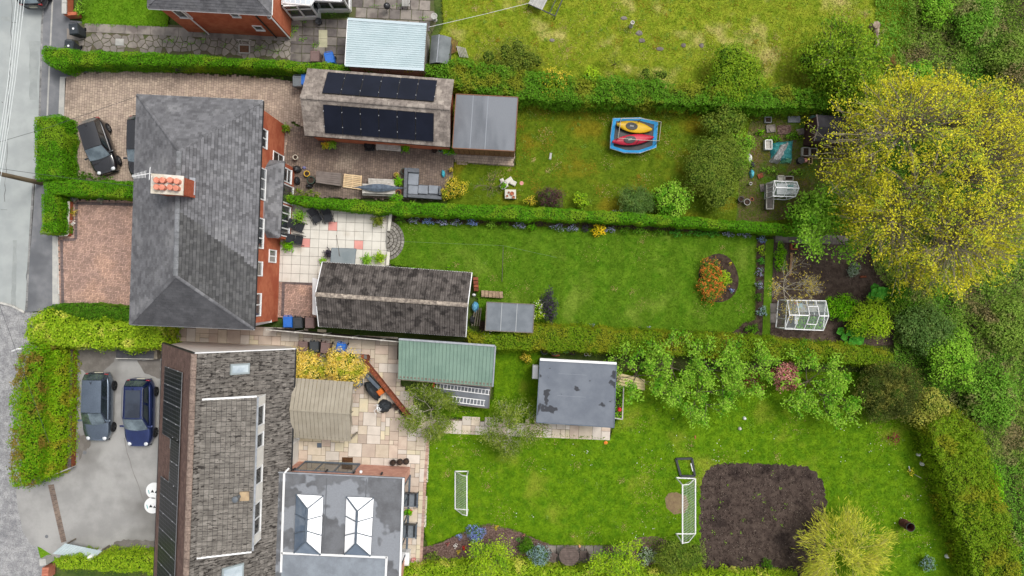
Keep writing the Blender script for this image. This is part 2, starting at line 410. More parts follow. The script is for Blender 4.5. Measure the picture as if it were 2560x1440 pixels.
def clods(par, poly_px, n, z, m, seed, smin=.02, smax=.07):
    rs = random.Random(seed); poly = [(p.x, p.y) for p in PP(poly_px)]; xs = [p[0] for p in poly]; ys = [p[1] for p in poly]; g = G(); k = 0
    while k < n:
        x, y = rs.uniform(min(xs), max(xs)), rs.uniform(min(ys), max(ys))
        if not inside(poly, x, y): continue
        k += 1; r = rs.uniform(smin, smax); a0 = rs.uniform(0, 3); vs = [(x+r*rs.uniform(.6, 1.2)*math.cos(a0+i*1.57), y+r*rs.uniform(.6, 1.2)*math.sin(a0+i*1.57), z) for i in range(4)]+[(x+rs.uniform(-.3, .3)*r, y+rs.uniform(-.3, .3)*r, z+r*.8)]
        g.add(vs, [(0,1,4),(1,2,4),(2,3,4),(3,0,4)])
    g.build('soil_clods', m, par, kind='stuff')
clods(soil_o, SOILP, 2600, .015, M_soil, 1, .02, .11); clods(clods_v, VEGP, 1200, .007, M_veg, 2)
sheet('mulch_bed', MULP := [(1055,1368),(1100,1358),(1145,1335),(1190,1315),(1225,1308),(1290,1325),(1335,1345),(1380,1362),(1560,1362),(1600,1342),(1640,1340),(1700,1365),(1740,1400),(1770,1470),(1050,1470)], M_bark, .020); clods(bpy.data.objects['mulch_bed'], MULP, 1800, .019, M_bark, 3, .02, .06)
sheet('worn_turf', WORNP, mat('worn_earth', c(128,108,84), c(142,124,92), 3, .95, .2, 20), .0155)
sheet('allotment_soil', [(1880,285),(2160,285),(2160,530),(1840,560),(1850,420)], mat('allot_soil', c(92,96,52), c(112,92,72), 1.5, .95, .35, 16, .03, 12, c3=c(84,118,40), scale3=.5), -.003)
pts = [(1796+50*math.cos(a)*(1+.06*math.sin(2*a)), 695+61*math.sin(a)) for a in [i*math.pi/14 for i in range(28)]]
sheet('oval_flower_bed', pts, M_dsoil, .034)

# ---------------------------------------------------------------- block paving (too small to pick apart singly)
def blocks(name, poly_px, m, bw, bh, rot, base_m, z=.02, gap=.012, herring=False, label=None, edge=None, stretch=0):
    w = [P(x, y) for x, y in poly_px]; poly = [(p.x, p.y) for p in w]
    base = sheet(name, poly_px, base_m, z-.012)
    cx = sum(p[0] for p in poly)/len(poly); cy = sum(p[1] for p in poly)/len(poly)
    cr, sr = math.cos(rot), math.sin(rot)
    R = max(math.hypot(p[0]-cx, p[1]-cy) for p in poly)+.3
    g = G()
    def put(u, v, a, b):
        x = cx+cr*u-sr*v; y = cy+sr*u+cr*v
        if not inside(poly, x, y): return
        zz = z+random.uniform(-.0025, .0025); hx, hy = a/2-gap/2, b/2-gap/2
        vs = []
        for (dx, dy, q) in ((-hx,-hy,0),(hx,-hy,0),(hx,hy,0),(-hx,hy,0)):
            vs.append((x+cr*dx-sr*dy, y+sr*dx+cr*dy, zz-.012))
        for (dx, dy) in ((-hx,-hy),(hx,-hy),(hx,hy),(-hx,hy)):
            dx *= .96; dy *= .93; vs.append((x+cr*dx-sr*dy, y+sr*dx+cr*dy, zz))
        g.add(vs, [(4,5,6,7),(0,1,5,4),(1,2,6,5),(2,3,7,6),(3,0,4,7)])
    if herring:
        n = int(R/bh)+2
        # 90 degree herringbone: step pattern
        for i in range(-n, n):
            for j in range(-n, n):
                k = (i-j) % 4
                if k == 0: put((i+1)*bh, (j+.5)*bh, 2*bh, bh)
                elif k == 2: put((i+.5)*bh, j*bh, bh, 2*bh)
    else:
        nr = int(R/bh)+2; nc = int(R/bw)+2
        for j in range(-nr, nr):
            off = (.5 if j % 2 else 0)*bw + (random.uniform(-.12, .12)*bw if stretch else 0)
            u = -nc*bw+off
            while u < nc*bw:
                l = bw*(random.choice((.7, 1, 1, 1.25)) if stretch else 1)
                put(u+l/2, j*bh, l, bh); u += l
    o = g.build('paving_blocks', m, base, kind='stuff')
    return base
M_joint = mat('joint_sand', c(112,100,88), c(92,82,72), 6, .95, .2, 40)
M_jdark = mat('joint_dark', c(70,64,58), c(84,78,70), 6, .95, .2, 40)
M_blockN = mat('buff_block', c(188,170,152), c(170,152,138), 2, .9, .1, 50, rand=.16, c3=c(150,134,122), scale3=.3, lo3=.5, hi3=.7)
M_blockP = mat('weathered_block', c(134,118,106), c(116,102,94), 1.2, .9, .14, 50, rand=.2, c3=c(150,136,122), scale3=.4, lo3=.55, hi3=.7)
M_blockR = mat('red_block', c(190,158,142), c(170,142,130), 1, .9, .1, 50, rand=.24, c3=c(200,164,144), scale3=.35)
M_blockC = mat('charcoal_block', c(118,104,102), c(98,90,90), 2, .9, .1, 50, rand=.15)
blocks('driveway_north', [(163,195),(200,182),(340,178),(640,192),(770,208),(770,330),(730,300),(700,460),(190,470),(190,330),(160,300)], M_blockN, .2, .16, math.radians(87), M_joint, stretch=1)
blocks('patio_north', [(700,300),(770,325),(1135,375),(1128,480),(1100,500),(720,492),(700,460)], M_blockP, .19, .15, math.radians(86), M_jdark, .022, stretch=1)
blocks('shed_path', [(1132,372),(1288,380),(1284,417),(1140,408)], M_blockN, .2, .16, math.radians(-4), M_joint, .024, stretch=1)
drive_red = blocks('driveway_red', [(146,590),(182,590),(184,500),(350,500),(345,775),(148,770)], M_blockR, .2, .1, math.radians(2), M_jdark, .024, herring=True)
def course(pts, m, par, z, bl=.2, bw=.1, nm='edging_block'):
    me = G().bbox(0, 0, -.03, bw-.008, bl-.008, .06, .006).mesh(nm, m)
    g = G()
    for a, b in zip(pts, pts[1:]):
        a = P(*a); b = P(*b); n = max(1, round((b-a).length/bw)); ang = math.atan2(b.y-a.y, b.x-a.x)
        for i in range(n):
            q = a.lerp(b, (i+.5)/n); g.bbox(q.x, q.y, z-.03, bw-.008, bl-.008, .06, .006, ang)
    g.build(nm, m, par, kind='stuff')
course([(154,600),(158,768)], M_blockC, drive_red, .034)
course([(158,600),(190,598),(192,508),(348,512)], M_blockC, drive_red, .034)
course([(150,766),(345,768)], M_blockC, drive_red, .036)
kerbline([(144,592),(148,760)], M_kerbl, .6, .07, .03)
patio_red = blocks('patio_red', [(664,695),(790,700),(792,795),(664,795)], M_blockR, .2, .1, math.radians(2), M_jdark, .014, herring=True)
course([(712,706),(788,710)], M_blockC, patio_red, .028); course([(709,706),(706,790)], M_blockC, patio_red, .028); course([(668,706),(668,790)], M_blockC, patio_red, .028)
sheet('driveway_tarmac', [(180,868),(420,868),(420,1400),(150,1400),(100,1368),(78,1362),(58,1330),(45,1270),(40,1222),(130,1200),(180,1160)], M_tar, .010, thick=.11)
me = None
def strip_blocks(name, a, b, m, n=2):
    course([a, b], m, bpy.data.objects['driveway_tarmac'], .020, .2, .13, name)
strip_blocks('threshold_block', (124,1212), (157,1356), M_blockP)
strip_blocks('threshold_block', (131,1211), (163,1354), M_blockP)
strip_blocks('edging_block', (188,870), (186,1165), M_blockC)
strip_blocks('edging_block', (255,1382), (392,1390), M_blockP)

# ---------------------------------------------------------------- slabs, one object each
slabc = {}
def slab(par, x, y, w, d, rz, m, z, nm='paving_slab', th=.05, gap=.014):
    key = (round(w, 3), round(d, 3), m.name, gap)
    if key not in slabc: slabc[key] = G().bbox(0, 0, -th/2, w-gap, d-gap, th, .006).mesh(nm, m)
    return link_mesh(nm, slabc[key], par, (x, y, z+random.uniform(-.003, .003)), (random.uniform(-.004,.004), random.uniform(-.004,.004), rz))
M_slabw = mat('white_slab', c(214,210,200), c(224,220,210), 1.2, .85, .04, 40, .001, 60, rand=.05, c3=c(200,192,178), scale3=.5, lo3=.55, hi3=.75)
M_slabp = mat('pink_slab', c(224,160,150), c(212,148,140), 1.5, .85, .05, 40, rand=.05)
M_slabg = mat('grey_slab', c(150,142,134), c(128,122,116), 1.5, .9, .14, 30, .003, 40, rand=.14, c3=c(112,104,100), scale3=.6)
M_slabd = mat('dark_slab', c(118,112,108), c(98,92,90), 1.5, .9, .14, 30, .003, 40, rand=.16, c3=c(132,126,118), scale3=.6)
pw = sheet('patio_white', [(700,505),(985,530),(975,705),(790,708),(694,705)], M_jdark, .018)
ang = math.radians(-2.2); k0 = kk()*22.1
o0 = P(977, 538); ux = Vector((math.cos(ang), math.sin(ang), 0)); uy = Vector((-math.sin(ang), math.cos(ang), 0))
polyw = [(p.x, p.y) for p in PP([(697,500),(985,530),(975,702),(690,700)])]
for i in range(13):
    for j in range(-1, 8):
        q = o0-ux*(i+.5)*k0-uy*(j+.5)*k0
        if inside(polyw, q.x, q.y):
            near = any(math.hypot(q.x-P(*t).x, q.y-P(*t).y) < k0*.55 for t in ((826,562),(763,600),(892,606)))
            slab(pw, q.x, q.y, k0, k0, ang, M_slabp if near else M_slabw, .045, gap=.016)
ps = sheet('patio_sandstone', [(395,815),(700,820),(830,835),(1000,845),(1002,960),(1062,1043),(1335,1058),(1345,1048),(1528,1065),(1524,1097),(1330,1087),(1077,1076),(1067,1150),(1052,1420),(990,1440),(700,1170),(690,880),(395,870)], mat('sand_joint', c(96,84,72), c(112,100,86), 6, .95, .2, 30), .015)
M_sand = []
for i, (a, b) in enumerate((((216,202,182), (202,188,168)), ((210,200,174), (220,206,176)), ((198,182,166), (188,172,158)), ((218,208,196), (206,196,184)), ((212,194,176), (200,180,164)))):
    M_sand.append(mat('sandstone_%d' % i, c(*a), c(*b), 1.6, .85, .07, 24, .003, 30, rand=.1))
polys = [(p.x, p.y) for p in PP([(398,815),(700,822),(830,836),(998,847),(1000,960),(1060,1044),(1335,1058),(1345,1048),(1526,1066),(1523,1095),(1330,1086),(1075,1075),(1065,1150),(1048,1418),(1000,1420),(1010,1165),(715,1165),(725,885),(398,868)])]
u = .292; rot = math.radians(-2.4); cr, sr = math.cos(rot), math.sin(rot); used = set(); o0 = P(1000, 1000)
rs = random.Random(3)
def gpos(i, j): return (o0.x+cr*i*u-sr*j*u, o0.y+sr*i*u+cr*j*u)
cnt = 0
for j in range(-45, 25):
    for i in range(-60, 60):
        if (i, j) in used: continue
        ok = lambda w, d: all((i+a, j+b) not in used for a in range(w) for b in range(d))
        opts = [(2,2),(2,2),(3,2),(2,3),(3,2),(1,2),(2,1),(2,2),(3,3),(1,1)]
        rs.shuffle(opts); opts.append((1,1))
        hit = False
        for w, d in opts+[(1, 2), (2, 1), (1, 1)]:
            x, y = gpos(i+w/2, j+d/2)
            if ok(w, d) and inside(polys, x, y): hit = True; break
        if not hit: continue
        for a in range(w):
            for b in range(d): used.add((i+a, j+b))
        slab(ps, x, y, w*u, d*u, rot, M_sand[rs.choice((0,0,1,2,3,3,4))], .045, gap=.02)
        cnt += 1
print('sandstone slabs', cnt)
# brick edging along the back lawn
course([(1072,1076),(1064,1180),(1052,1410)], M_blockR, ps, .05, .2, .1)
# path of slabs beside the vegetable bed
pth = sheet('garden_path', [(1930,580),(2180,590),(2180,606),(1934,602)], M_jdark, .012)
x = 1938
for w in (34, 24, 36, 12, 36, 12, 38, 22): 
    q = P(x+w/2, 595+(x-1938)*.035); slab(pth, q.x, q.y, w*kk(), 23*kk(), math.radians(-2), M_slabg, .04); x += w
pth = sheet('greenhouse_path', [(1924,760),(1946,760),(1944,812),(1922,812)], M_jdark, .012)
for yy in (770, 795): q = P(1935, yy); slab(pth, q.x, q.y, 20*kk(), 24*kk(), 0, M_slabg, .04)
# crazy paving and slabs beside the north house
cz = sheet('side_path', [(180,58),(420,62),(700,70),(740,50),(880,45),(875,170),(700,160),(180,135)], mat('mossy_joint', c(86,92,58), c(98,90,76), 2, .95, .3, 20), .006)
pol = [(p.x, p.y) for p in PP([(196,84),(420,88),(640,96),(735,100),(735,150),(640,143),(420,132),(198,124)])]
sx = []; rs = random.Random(5); mnx = min(p[0] for p in pol); mxx = max(p[0] for p in pol); mny = min(p[1] for p in pol); mxy = max(p[1] for p in pol)
while len(sx) < 210:
    best = None; bd = -1
    for t in range(6):
        q = (rs.uniform(mnx-.3, mxx+.3), rs.uniform(mny-.3, mxy+.3)); d = min([math.hypot(q[0]-s[0], q[1]-s[1]) for s in sx] or [9])
        if d > bd: bd = d; best = q
    sx.append(best)
for s in sx:
    if not inside(pol, *s): continue
    cell = [(s[0]-.8, s[1]-.8), (s[0]+.8, s[1]-.8), (s[0]+.8, s[1]+.8), (s[0]-.8, s[1]+.8)]
    for t in sx:
        if t is s or math.hypot(t[0]-s[0], t[1]-s[1]) > 1.8: continue
        mx, my = (s[0]+t[0])/2, (s[1]+t[1])/2; dx, dy = t[0]-s[0], t[1]-s[1]; l = math.hypot(dx, dy); mx -= dx/l*.02; my -= dy/l*.02
        cell = clip(cell, [(mx+dy*9-dx*9, my-dx*9-dy*9), (mx+dy*9, my-dx*9), (mx-dy*9, my+dx*9), (mx-dy*9-dx*9, my+dx*9-dy*9)])
        if not cell: break
    if cell: G().prism(cell, -.01, .03+rs.uniform(-.004,.006), cap=False, taper=.97).build('paving_stone', M_slabg, cz)
x = 212
while x < 720:
    w = rs.choice((30, 33, 34, 36)); q = P(x+w/2, 70+(x-212)*.045); slab(cz, q.x, q.y, w*kk(), 22*kk(), math.radians(-2.6), M_slabg, .04); x += w
for i in range(5):
    for j in range(6):
        q = P(742+i*29+j*-.5, 56+j*22+i*1.2)
        if q.x > P(868, 0).x: continue
        slab(cz, q.x, q.y, 28*kk(), 21*kk(), math.radians(-2.6), M_slabd if (i+j) % 5 else M_slabg, .04)
for (a, b) in ((808,86),(808,108)): q = P(a, b); slab(cz, q.x, q.y, 22*kk(), 22*kk(), 0, mat('lime_slab', c(188,184,156), c(170,168,140), 2, .9, .1, 30), .05)
pt = sheet('patio_top', [(872,-80),(1075,-80),(1090,60),(1072,100),(872,60)], mat('patio_top_joint', c(84,92,54), c(98,96,70), 2, .95, .3, 20), .004)
for i in range(7):
    for j in range(-3, 3):
        w = 28; q = P(894+i*28+(j % 2)*9, 6+j*26+i*1.3)
        if q.x < P(1072, 0).x: slab(pt, q.x, q.y, 27*kk(), 25*kk(), math.radians(-3), M_slabg if (i*7+j*3) % 4 else M_slabd, .04)
# half-round stone steps from the white patio to the mown lawn
M_cob = mat('granite_sett', c(128,124,118), c(150,146,138), 4, .9, .18, 30, .004, 40, rand=.2)
st = thing('stone_steps', 'half-round steps of grey granite setts between white patio and mown lawn', 'steps', P(974, 600))
cc = P(968, 601)
for tier, (r0, r1, z) in enumerate(((.93, 1.12, .10), (.70, .90, .17), (.48, .68, .24), (.24, .46, .30), (.02, .22, .30))):
    a0 = -math.pi*.48; n = max(2, int(math.pi*(r0+r1)/2/.2)); 
    for i in range(n):
        b0 = a0+(i+.05)*.96*math.pi/n; b1 = a0+(i+.95)*.96*math.pi/n; e = 1.15
        pts = [(cc.x+r*math.cos(b), cc.y+r*e*math.sin(b)) for r, b in ((r0, b0), (r1, b0), (r1, b1), (r0, b1))]
        G().prism(pts, 0, z+random.uniform(-.008,.008), taper=.94).build('sett', M_cob, st)
    pts = [(cc.x+(r1-.01)*math.cos(a), cc.y+(r1-.01)*1.15*math.sin(a)) for a in [a0+math.pi*.96*i/16 for i in range(17)]]
    G().prism([(cc.x, cc.y)]+pts, 0, z-.03).build('step_bed', M_jdark, st)
# patio edge walls
M_cap = mat('coping_stone', c(222,218,206), c(206,202,190), 2, .85, .06, 30, rand=.05)
for a, b, lb in (((979,536),(974,578),'between patio and hedge bottom'), ((974,630),(971,664),'ending at the tiled garage')):
    r = thing('low_wall', 'low white coped wall beside the half-round steps, '+lb, 'wall', P(*a))
    pa, pb = P(*a), P(*b); G().bar(pa+Vector((0,0,.15)), pb+Vector((0,0,.15)), .13, .3).build('wall_core', M_slabg, r)
    G().bar(pa+Vector((0,0,.335)), pb+Vector((0,0,.335)), .19, .06).build('coping', M_cap, r)

# worn and darker marks of the road and drive
M_crack = mat('crack_tar', c(96,98,98), c(116,118,118), 5, .9, .2, 30); M_patch = mat('road_patch', c(150,155,154), c(160,165,163), 2, .9, .1, 30)
def crack(pts, z, m=M_crack, w=.035, seed=1, nm='road_crack'):
    rs = random.Random(seed); out = []
    for a, b in zip(pts, pts[1:]):
        a = P(*a); b = P(*b); n = max(2, int((b-a).length/.4))
        for i in range(n): q = a.lerp(b, i/n); out.append((q.x+rs.uniform(-.05, .05), q.y+rs.uniform(-.05, .05)))
    g = G()
    for p, q in zip(out, out[1:]):
        d = Vector((q[0]-p[0], q[1]-p[1], 0)).normalized(); s_ = Vector((-d.y, d.x, 0))*w/2*rs.uniform(.5, 1.3); g.quad((p[0]-s_.x, p[1]-s_.y, z), (q[0]-s_.x, q[1]-s_.y, z), (q[0]+s_.x, q[1]+s_.y, z), (p[0]+s_.x, p[1]+s_.y, z))
    g.build(nm, m)['kind'] = 'structure'
crack([(28,0),(26,60),(20,220),(14,380),(8,520)], -.094, seed=1); crack([(0,255),(12,254)], -.094, seed=2); crack([(28,55),(48,56)], -.094, seed=3); crack([(0,522),(32,524)], -.094, seed=4); crack([(68,640),(62,740)], -.094, seed=5, w=.06)
sheet('road_patch', ragged([(30,600),(40,600),(36,770),(24,768)], 12, 1.5, 3), M_patch, -.096); sheet('road_patch', ragged([(0,40),(24,42),(24,52),(0,50)], 10, 1.5, 4), M_patch, -.096)
sheet('road_patch', ragged([(70,100),(96,100),(90,250),(72,250)], 14, 2, 5), M_patch, -.096)
crack([(310,1096),(330,1170),(350,1225),(375,1290),(392,1350)], .0145, mat('drive_seam', c(132,130,126), None, rough=.9), .05, 6, 'drive_seam')
M_tar_d = mat('dark_tarmac', c(112,107,102), c(128,123,118), 1.5, .85, .15, 20)  # ragged darker areas of the drive tarmac
for i, q in enumerate(([(195,872),(300,872),(285,905),(262,925),(240,940),(215,930),(196,925)], [(345,900),(402,900),(402,945),(360,935)], [(196,1085),(222,1090),(226,1112),(212,1130),(196,1150)], [(300,1350),(400,1352),(400,1382),(255,1376)])): sheet('dark_patch', ragged(q, 7, 3, 20+i), M_tar_d, .0125)
for x, y, r_ in ((117,1341,.11), (212,1131,.13)): p = P(x, y); G().cyl(p.x, p.y, .012, .022, r_, n=14).build('drain_lid', M_pave)['kind'] = 'structure'

def specks(lawn, poly_px, n, k, size, spread, z, m, seed, nm, holes=()):
    """small weeds or flowers scattered in loose groups over a lawn"""
    rng = np.random.default_rng(seed); poly = [(p.x, p.y) for p in PP(poly_px)]; xs = np.clip([p[0] for p in poly], -36, 36); ys = np.clip([p[1] for p in poly], -20, 20)
    C = np.c_[rng.uniform(min(xs), max(xs), n), rng.uniform(min(ys), max(ys), n)]; pp = np.repeat(C, k, 0)+rng.normal(0, spread, (n*k, 2))*np.repeat(rng.uniform(.3, 1.4, n), k)[:, None]
    q = inside_np(poly, pp[:, 0], pp[:, 1])
    for h_ in holes: q &= ~inside_np([(p.x, p.y) for p in PP(h_)], pp[:, 0], pp[:, 1])
    pp = pp[q]; leaves(nm, np.c_[pp, z+rng.uniform(.03, .06, len(pp))], np.tile((0, 0, 1.), (len(pp), 1)), size, m, bpy.data.objects[lawn], 'stuff', jit=.35, aspect=.8, rng=rng)
M_clover = leafmat('clover', c(112,150,40), c(140,172,70)); M_daisy = mat('daisy', c(236,234,224), None, rough=.8); M_straw = mat('dry_straw', c(190,176,112), c(164,146,88), 4, .9, rand=.25, trans=.2); M_moss = mat('rust_moss', c(150,124,36), c(128,116,30), 4, .9, rand=.25)
NP = [(1090,-20),(2200,-20),(2200,190),(1160,160)]; KP = [(1150,420),(1290,418),(1292,265),(1745,270),(1740,520),(1180,500)]; MP = [(985,562),(1885,592),(1880,800),(1200,795)]; BP = [(1080,1078),(1530,1100),(1560,1010),(2280,1060),(2380,1400),(1760,1400),(1300,1320),(1075,1330)]
specks('lawn_north', NP, 60, 45, .06, .35, -.012, M_straw, 81, 'dry_grass'); specks('lawn_north', NP, 60, 40, .06, .3, -.012, M_moss, 82, 'moss_patches'); specks('lawn_north', NP, 90, 26, .06, .18, -.012, M_clover, 83, 'clover')
specks('lawn_kayaks', KP, 40, 50, .06, .3, -.008, M_moss, 84, 'moss_patches'); specks('lawn_kayaks', KP, 90, 20, .06, .13, -.008, M_clover, 85, 'clover'); specks('lawn_kayaks', KP, 26, 40, .06, .25, -.008, M_straw, 86, 'dry_grass')
specks('lawn_mown', MP, 40, 20, .05, .2, .03, M_clover, 87, 'clover', (OVALP,)); specks('lawn_mown', MP, 22, 36, .05, .3, .03, M_straw, 88, 'dry_grass', (OVALP,))
specks('lawn_back', SOILP, 46, 7, .07, .09, .02, M_clover, 92, 'soil_weeds'); specks('lawn_back', SOILP, 260, 3, .045, .3, .02, mat('soil_stone', c(140,128,116), None, rand=.3), 93, 'soil_stones')
specks('lawn_back', BP, 120, 18, .06, .14, .012, M_clover, 89, 'clover', (SOILP,)); specks('lawn_back', BP, 50, 40, .06, .35, .012, M_straw, 90, 'dry_grass', (SOILP,)); specks('lawn_back', BP, 60, 3, .06, .4, .012, M_daisy, 91, 'daisies', (SOILP,))
# ================================================================ buildings
M_brick = mat('red_brick', c(198,118,86), c(182,102,74), 3, .9, .12, 30, .003, 40, rand=.05, c3=c(176,94,68), scale3=.6)
M_brickp = mat('pale_brick', c(222,170,150), c(206,152,134), 3, .9, .14, 30, .003, 40)
M_render = mat('white_render', c(236,232,224), c(226,222,214), 1.5, .85, .03, 30)
M_white = mat('white_upvc', c(244,244,242), c(236,237,238), 3, .35, spec=.5)
M_glass = mat('window_glass', c(62,70,74), c(40,46,50), 1.0, .04, spec=.9, coat=.6)
M_black = mat('black_plastic', c(34,35,38), c(48,49,52), 4, .45, .1, 20)
M_lead = mat('lead_flashing', c(168,172,178), c(150,154,160), 3, .6, .1, 20)
M_grey = mat('grey_aluminium', c(96,108,120), c(84,94,106), 3, .45, .05, 20)
M_slate = mat('slate', c(116,116,119), c(102,102,105), 1.5, .8, .14, 22, .004, 30, rand=.2, c3=c(126,126,128), scale3=.5)
M_slate_m = mat('mottled_slate', c(118,118,121), c(106,106,109), 2.5, .85, .12, 22, .004, 30, rand=.3, c3=c(124,124,126), scale3=.5)
M_slate_d = mat('dark_slate', c(92,92,92), c(82,82,83), 3, .85, .12, 22, .004, 30, rand=.3)  # darker slates below the diagonal of the rear slope
M_slate_h = mat('smooth_dark_slate', c(96,96,99), c(84,84,87), 1.2, .75, .12, 22, .003, 30, rand=.1)
M_ridge = mat('ridge_tile', c(136,138,142), c(116,118,120), 3, .85, .12, 20, rand=.12)
M_tileb = mat('brown_concrete_tile', c(150,140,132), c(126,117,110), 5, .9, .22, 26, .004, 30, rand=.16, c3=c(168,158,148), scale3=1.5)
M_tileg = mat('mossy_grey_tile', c(104,98,94), c(80,75,72), 2.4, .92, .28, 16, .006, 30, rand=.26, c3=c(62,58,56), scale3=1.8, lo3=.52, hi3=.62)
M_tileq = mat('speckled_grey_tile', c(134,129,122), c(112,107,101), 2.4, .92, .22, 16, .006, 30, rand=.2, c3=c(64,60,57), scale3=3.2, lo3=.6, hi3=.63, stretch=(.9,3.2,1))
M_tilek = mat('dark_flecked_tile', c(128,123,117), c(104,99,94), 2.4, .92, .22, 16, .006, 30, rand=.25, c3=c(58,54,51), scale3=3.2, lo3=.55, hi3=.59, stretch=(.9,3.2,1))
M_tilel = mat('red_brown_tile', c(120,98,90), c(106,86,80), 3, .85, .15, 20, .003, 30, rand=.14)
M_felt = mat('grey_felt', c(122,126,132), c(110,114,120), 1.1, .8, .07, 24, .002, 40, c3=c(130,134,140), scale3=.4, stretch=(1, .35, 1))
M_wood = mat('weathered_wood', c(132,124,112), c(108,100,90), 5, .85, .2, 20, rand=.12)
M_timber = mat('brown_timber', c(150,112,80), c(124,92,66), 5, .85, .15, 20, rand=.1)

M_gap = mat('course_gap_shade', c(52,52,54), None, rough=.95)  # dark roof base showing between courses, painted as their shadow lines
def V3(p, z=None): return Vector((p[0], p[1], p[2] if z is None else z))
def plane_axes(poly, e0, e1):
    u = (e1-e0).normalized(); n = None
    for i in range(len(poly)):
        cpr = (poly[1]-poly[0]).cross(poly[i]-poly[0])
        if cpr.length > 1e-4: n = cpr.normalized(); break
    if n.z < 0: n = -n
    v = n.cross(u)
    cen = sum(poly, Vector())/len(poly)
    if (cen-e0).dot(v) < 0: u = -u; v = n.cross(u)
    return u, v, n
def tiles(parent, poly, e0, e1, tw, th, m, thick=.022, nparts=0, name='roof_tile', jit=.12, stagger=True, lift=.03, pick=None, joined='roof_tiles', profile=False, gap=None, lap=1.12):
    """courses of tiles on the planar polygon poly whose eaves run e0-e1; nparts whole tiles become objects, the rest one joined part"""
    poly = [Vector(p) for p in poly]; u, v, n = plane_axes(poly, Vector(e0), Vector(e1)); O = Vector(e0)
    uv = [((p-O).dot(u), (p-O).dot(v)) for p in poly]
    u0 = min(a for a, b in uv); u1 = max(a for a, b in uv); v0 = min(b for a, b in uv); v1 = max(b for a, b in uv)
    R = Matrix((u, v, n)).transposed(); rot = R.to_euler()
    gap = (.004 if 'slates' in joined else .012) if gap is None else gap
    w, d = tw-gap, th*lap
    def shape(poly2, zt):
        k = len(poly2); gg = []
        for (a, b), base in [(p, 1) for p in poly2]+[(p, 0) for p in poly2]:
            f = zt-(b/th)*thick*.85
            gg.append((a, b, f if base else f-thick*1.2))
        fs = [tuple(range(k))]+[(i+k, (i+1) % k+k, (i+1) % k, i) for i in range(k)]
        return gg, fs
    hump = [(0, 0), (w*.15, .03), (w*.36, .03), (w*.5, 0), (w*.64, .03), (w*.86, .03), (w, 0)]
    def pshape():
        vs = [(a, 0, thick+z) for a, z in hump]+[(a, d, z+.002) for a, z in hump]+[(a, 0, -.005) for a, z in hump]
        k = len(hump)
        return vs, [(i, i+1, k+i+1, k+i) for i in range(k-1)]+[(2*k+i, 2*k+i+1, i+1, i) for i in range(k-1)]
    full, ff = pshape() if profile else shape([(0, 0), (w, 0), (w, d), (0, d)], thick)
    me = None; g = G(); cand = []
    j = 0; vv = v0
    while vv < v1:
        off = (-.5*tw if (stagger and j % 2) else 0)
        a = u0+off
        while a < u1:
            q = [(a, vv), (a+w, vv), (a+w, vv+d), (a, vv+d)]
            cl = clip(q, uv)
            if cl and abs(area2(cl)) > .15*w*d:
                if pick is None or pick(O+u*(a+w/2)+v*(vv+d/2)):
                    if abs(area2(cl)) > .97*w*d: cand.append((a, vv))
                    else:
                        vs, fs = shape([(x-a, y-vv) for x, y in cl], thick)
                        g.add([O+u*(a+x)+v*(vv+y)+n*(z+lift) for x, y, z in vs], fs)
            a += tw
        vv += th; j += 1
    cand.sort(key=lambda q: ((O+u*q[0]+v*q[1]).xy).length)
    for i, (a, b) in enumerate(cand):
        dz = random.uniform(-.004, .006)*jit*10
        if i < nparts:
            if me is None: me = G().add(full, ff).mesh(name, m)
            link_mesh(name, me, parent, O+u*a+v*b+n*(lift+dz), rot)
        else: g.add([O+u*(a+x)+v*(b+y)+n*(z+lift+dz) for x, y, z in full], ff)
    if g.v: g.build(joined, m, parent, kind='stuff')
def slab_poly(parent, poly, m, name, t=.05):
    """solid slab under a planar polygon"""
    poly = [Vector(p) for p in poly]; n = (poly[1]-poly[0]).cross(poly[2]-poly[0]).normalized()
    if n.z < 0: n = -n; poly = poly[::-1]
    k = len(poly)
    return G().add(poly+[p-n*t for p in poly], [tuple(range(k)), tuple(range(2*k-1, k-1, -1))]+[(i+k, (i+1) % k+k, (i+1) % k, i) for i in range(k)]).build(name, m, parent)
def ridge_tiles(parent, a, b, m, r=.13, L=.32, nm='ridge_tile', parts=True):
    a = Vector(a); b = Vector(b); n = max(1, round((b-a).length/L)); d = (b-a)/n
    g = G()
    for i in range(n):
        p = a+d*(i+.02); q = a+d*(i+.98); x = d.normalized(); s = x.cross(Vector((0, 0, 1))).normalized(); up = s.cross(x)
        vs = []
        for e in (p, q):
            for t in range(6):
                an = math.pi*(t/5); vs.append(e+s*r*math.cos(an)+up*(r*.55*math.sin(an)-.02+random.uniform(0, .004)))
        fs = [(t, t+1, t+7, t+6) for t in range(5)]+[(0, 5, 4, 3, 2, 1), (6, 7, 8, 9, 10, 11)]
        if parts: G().add(vs, fs).build(nm, m, parent)
        else: g.add(vs, fs)
    if not parts: g.build(nm+'s', m, parent, kind='stuff')
def gutter(parent, pts, m, r=.06, nm='gutter'):
    return G().tube(pts, r, 6).build(nm, m, parent)
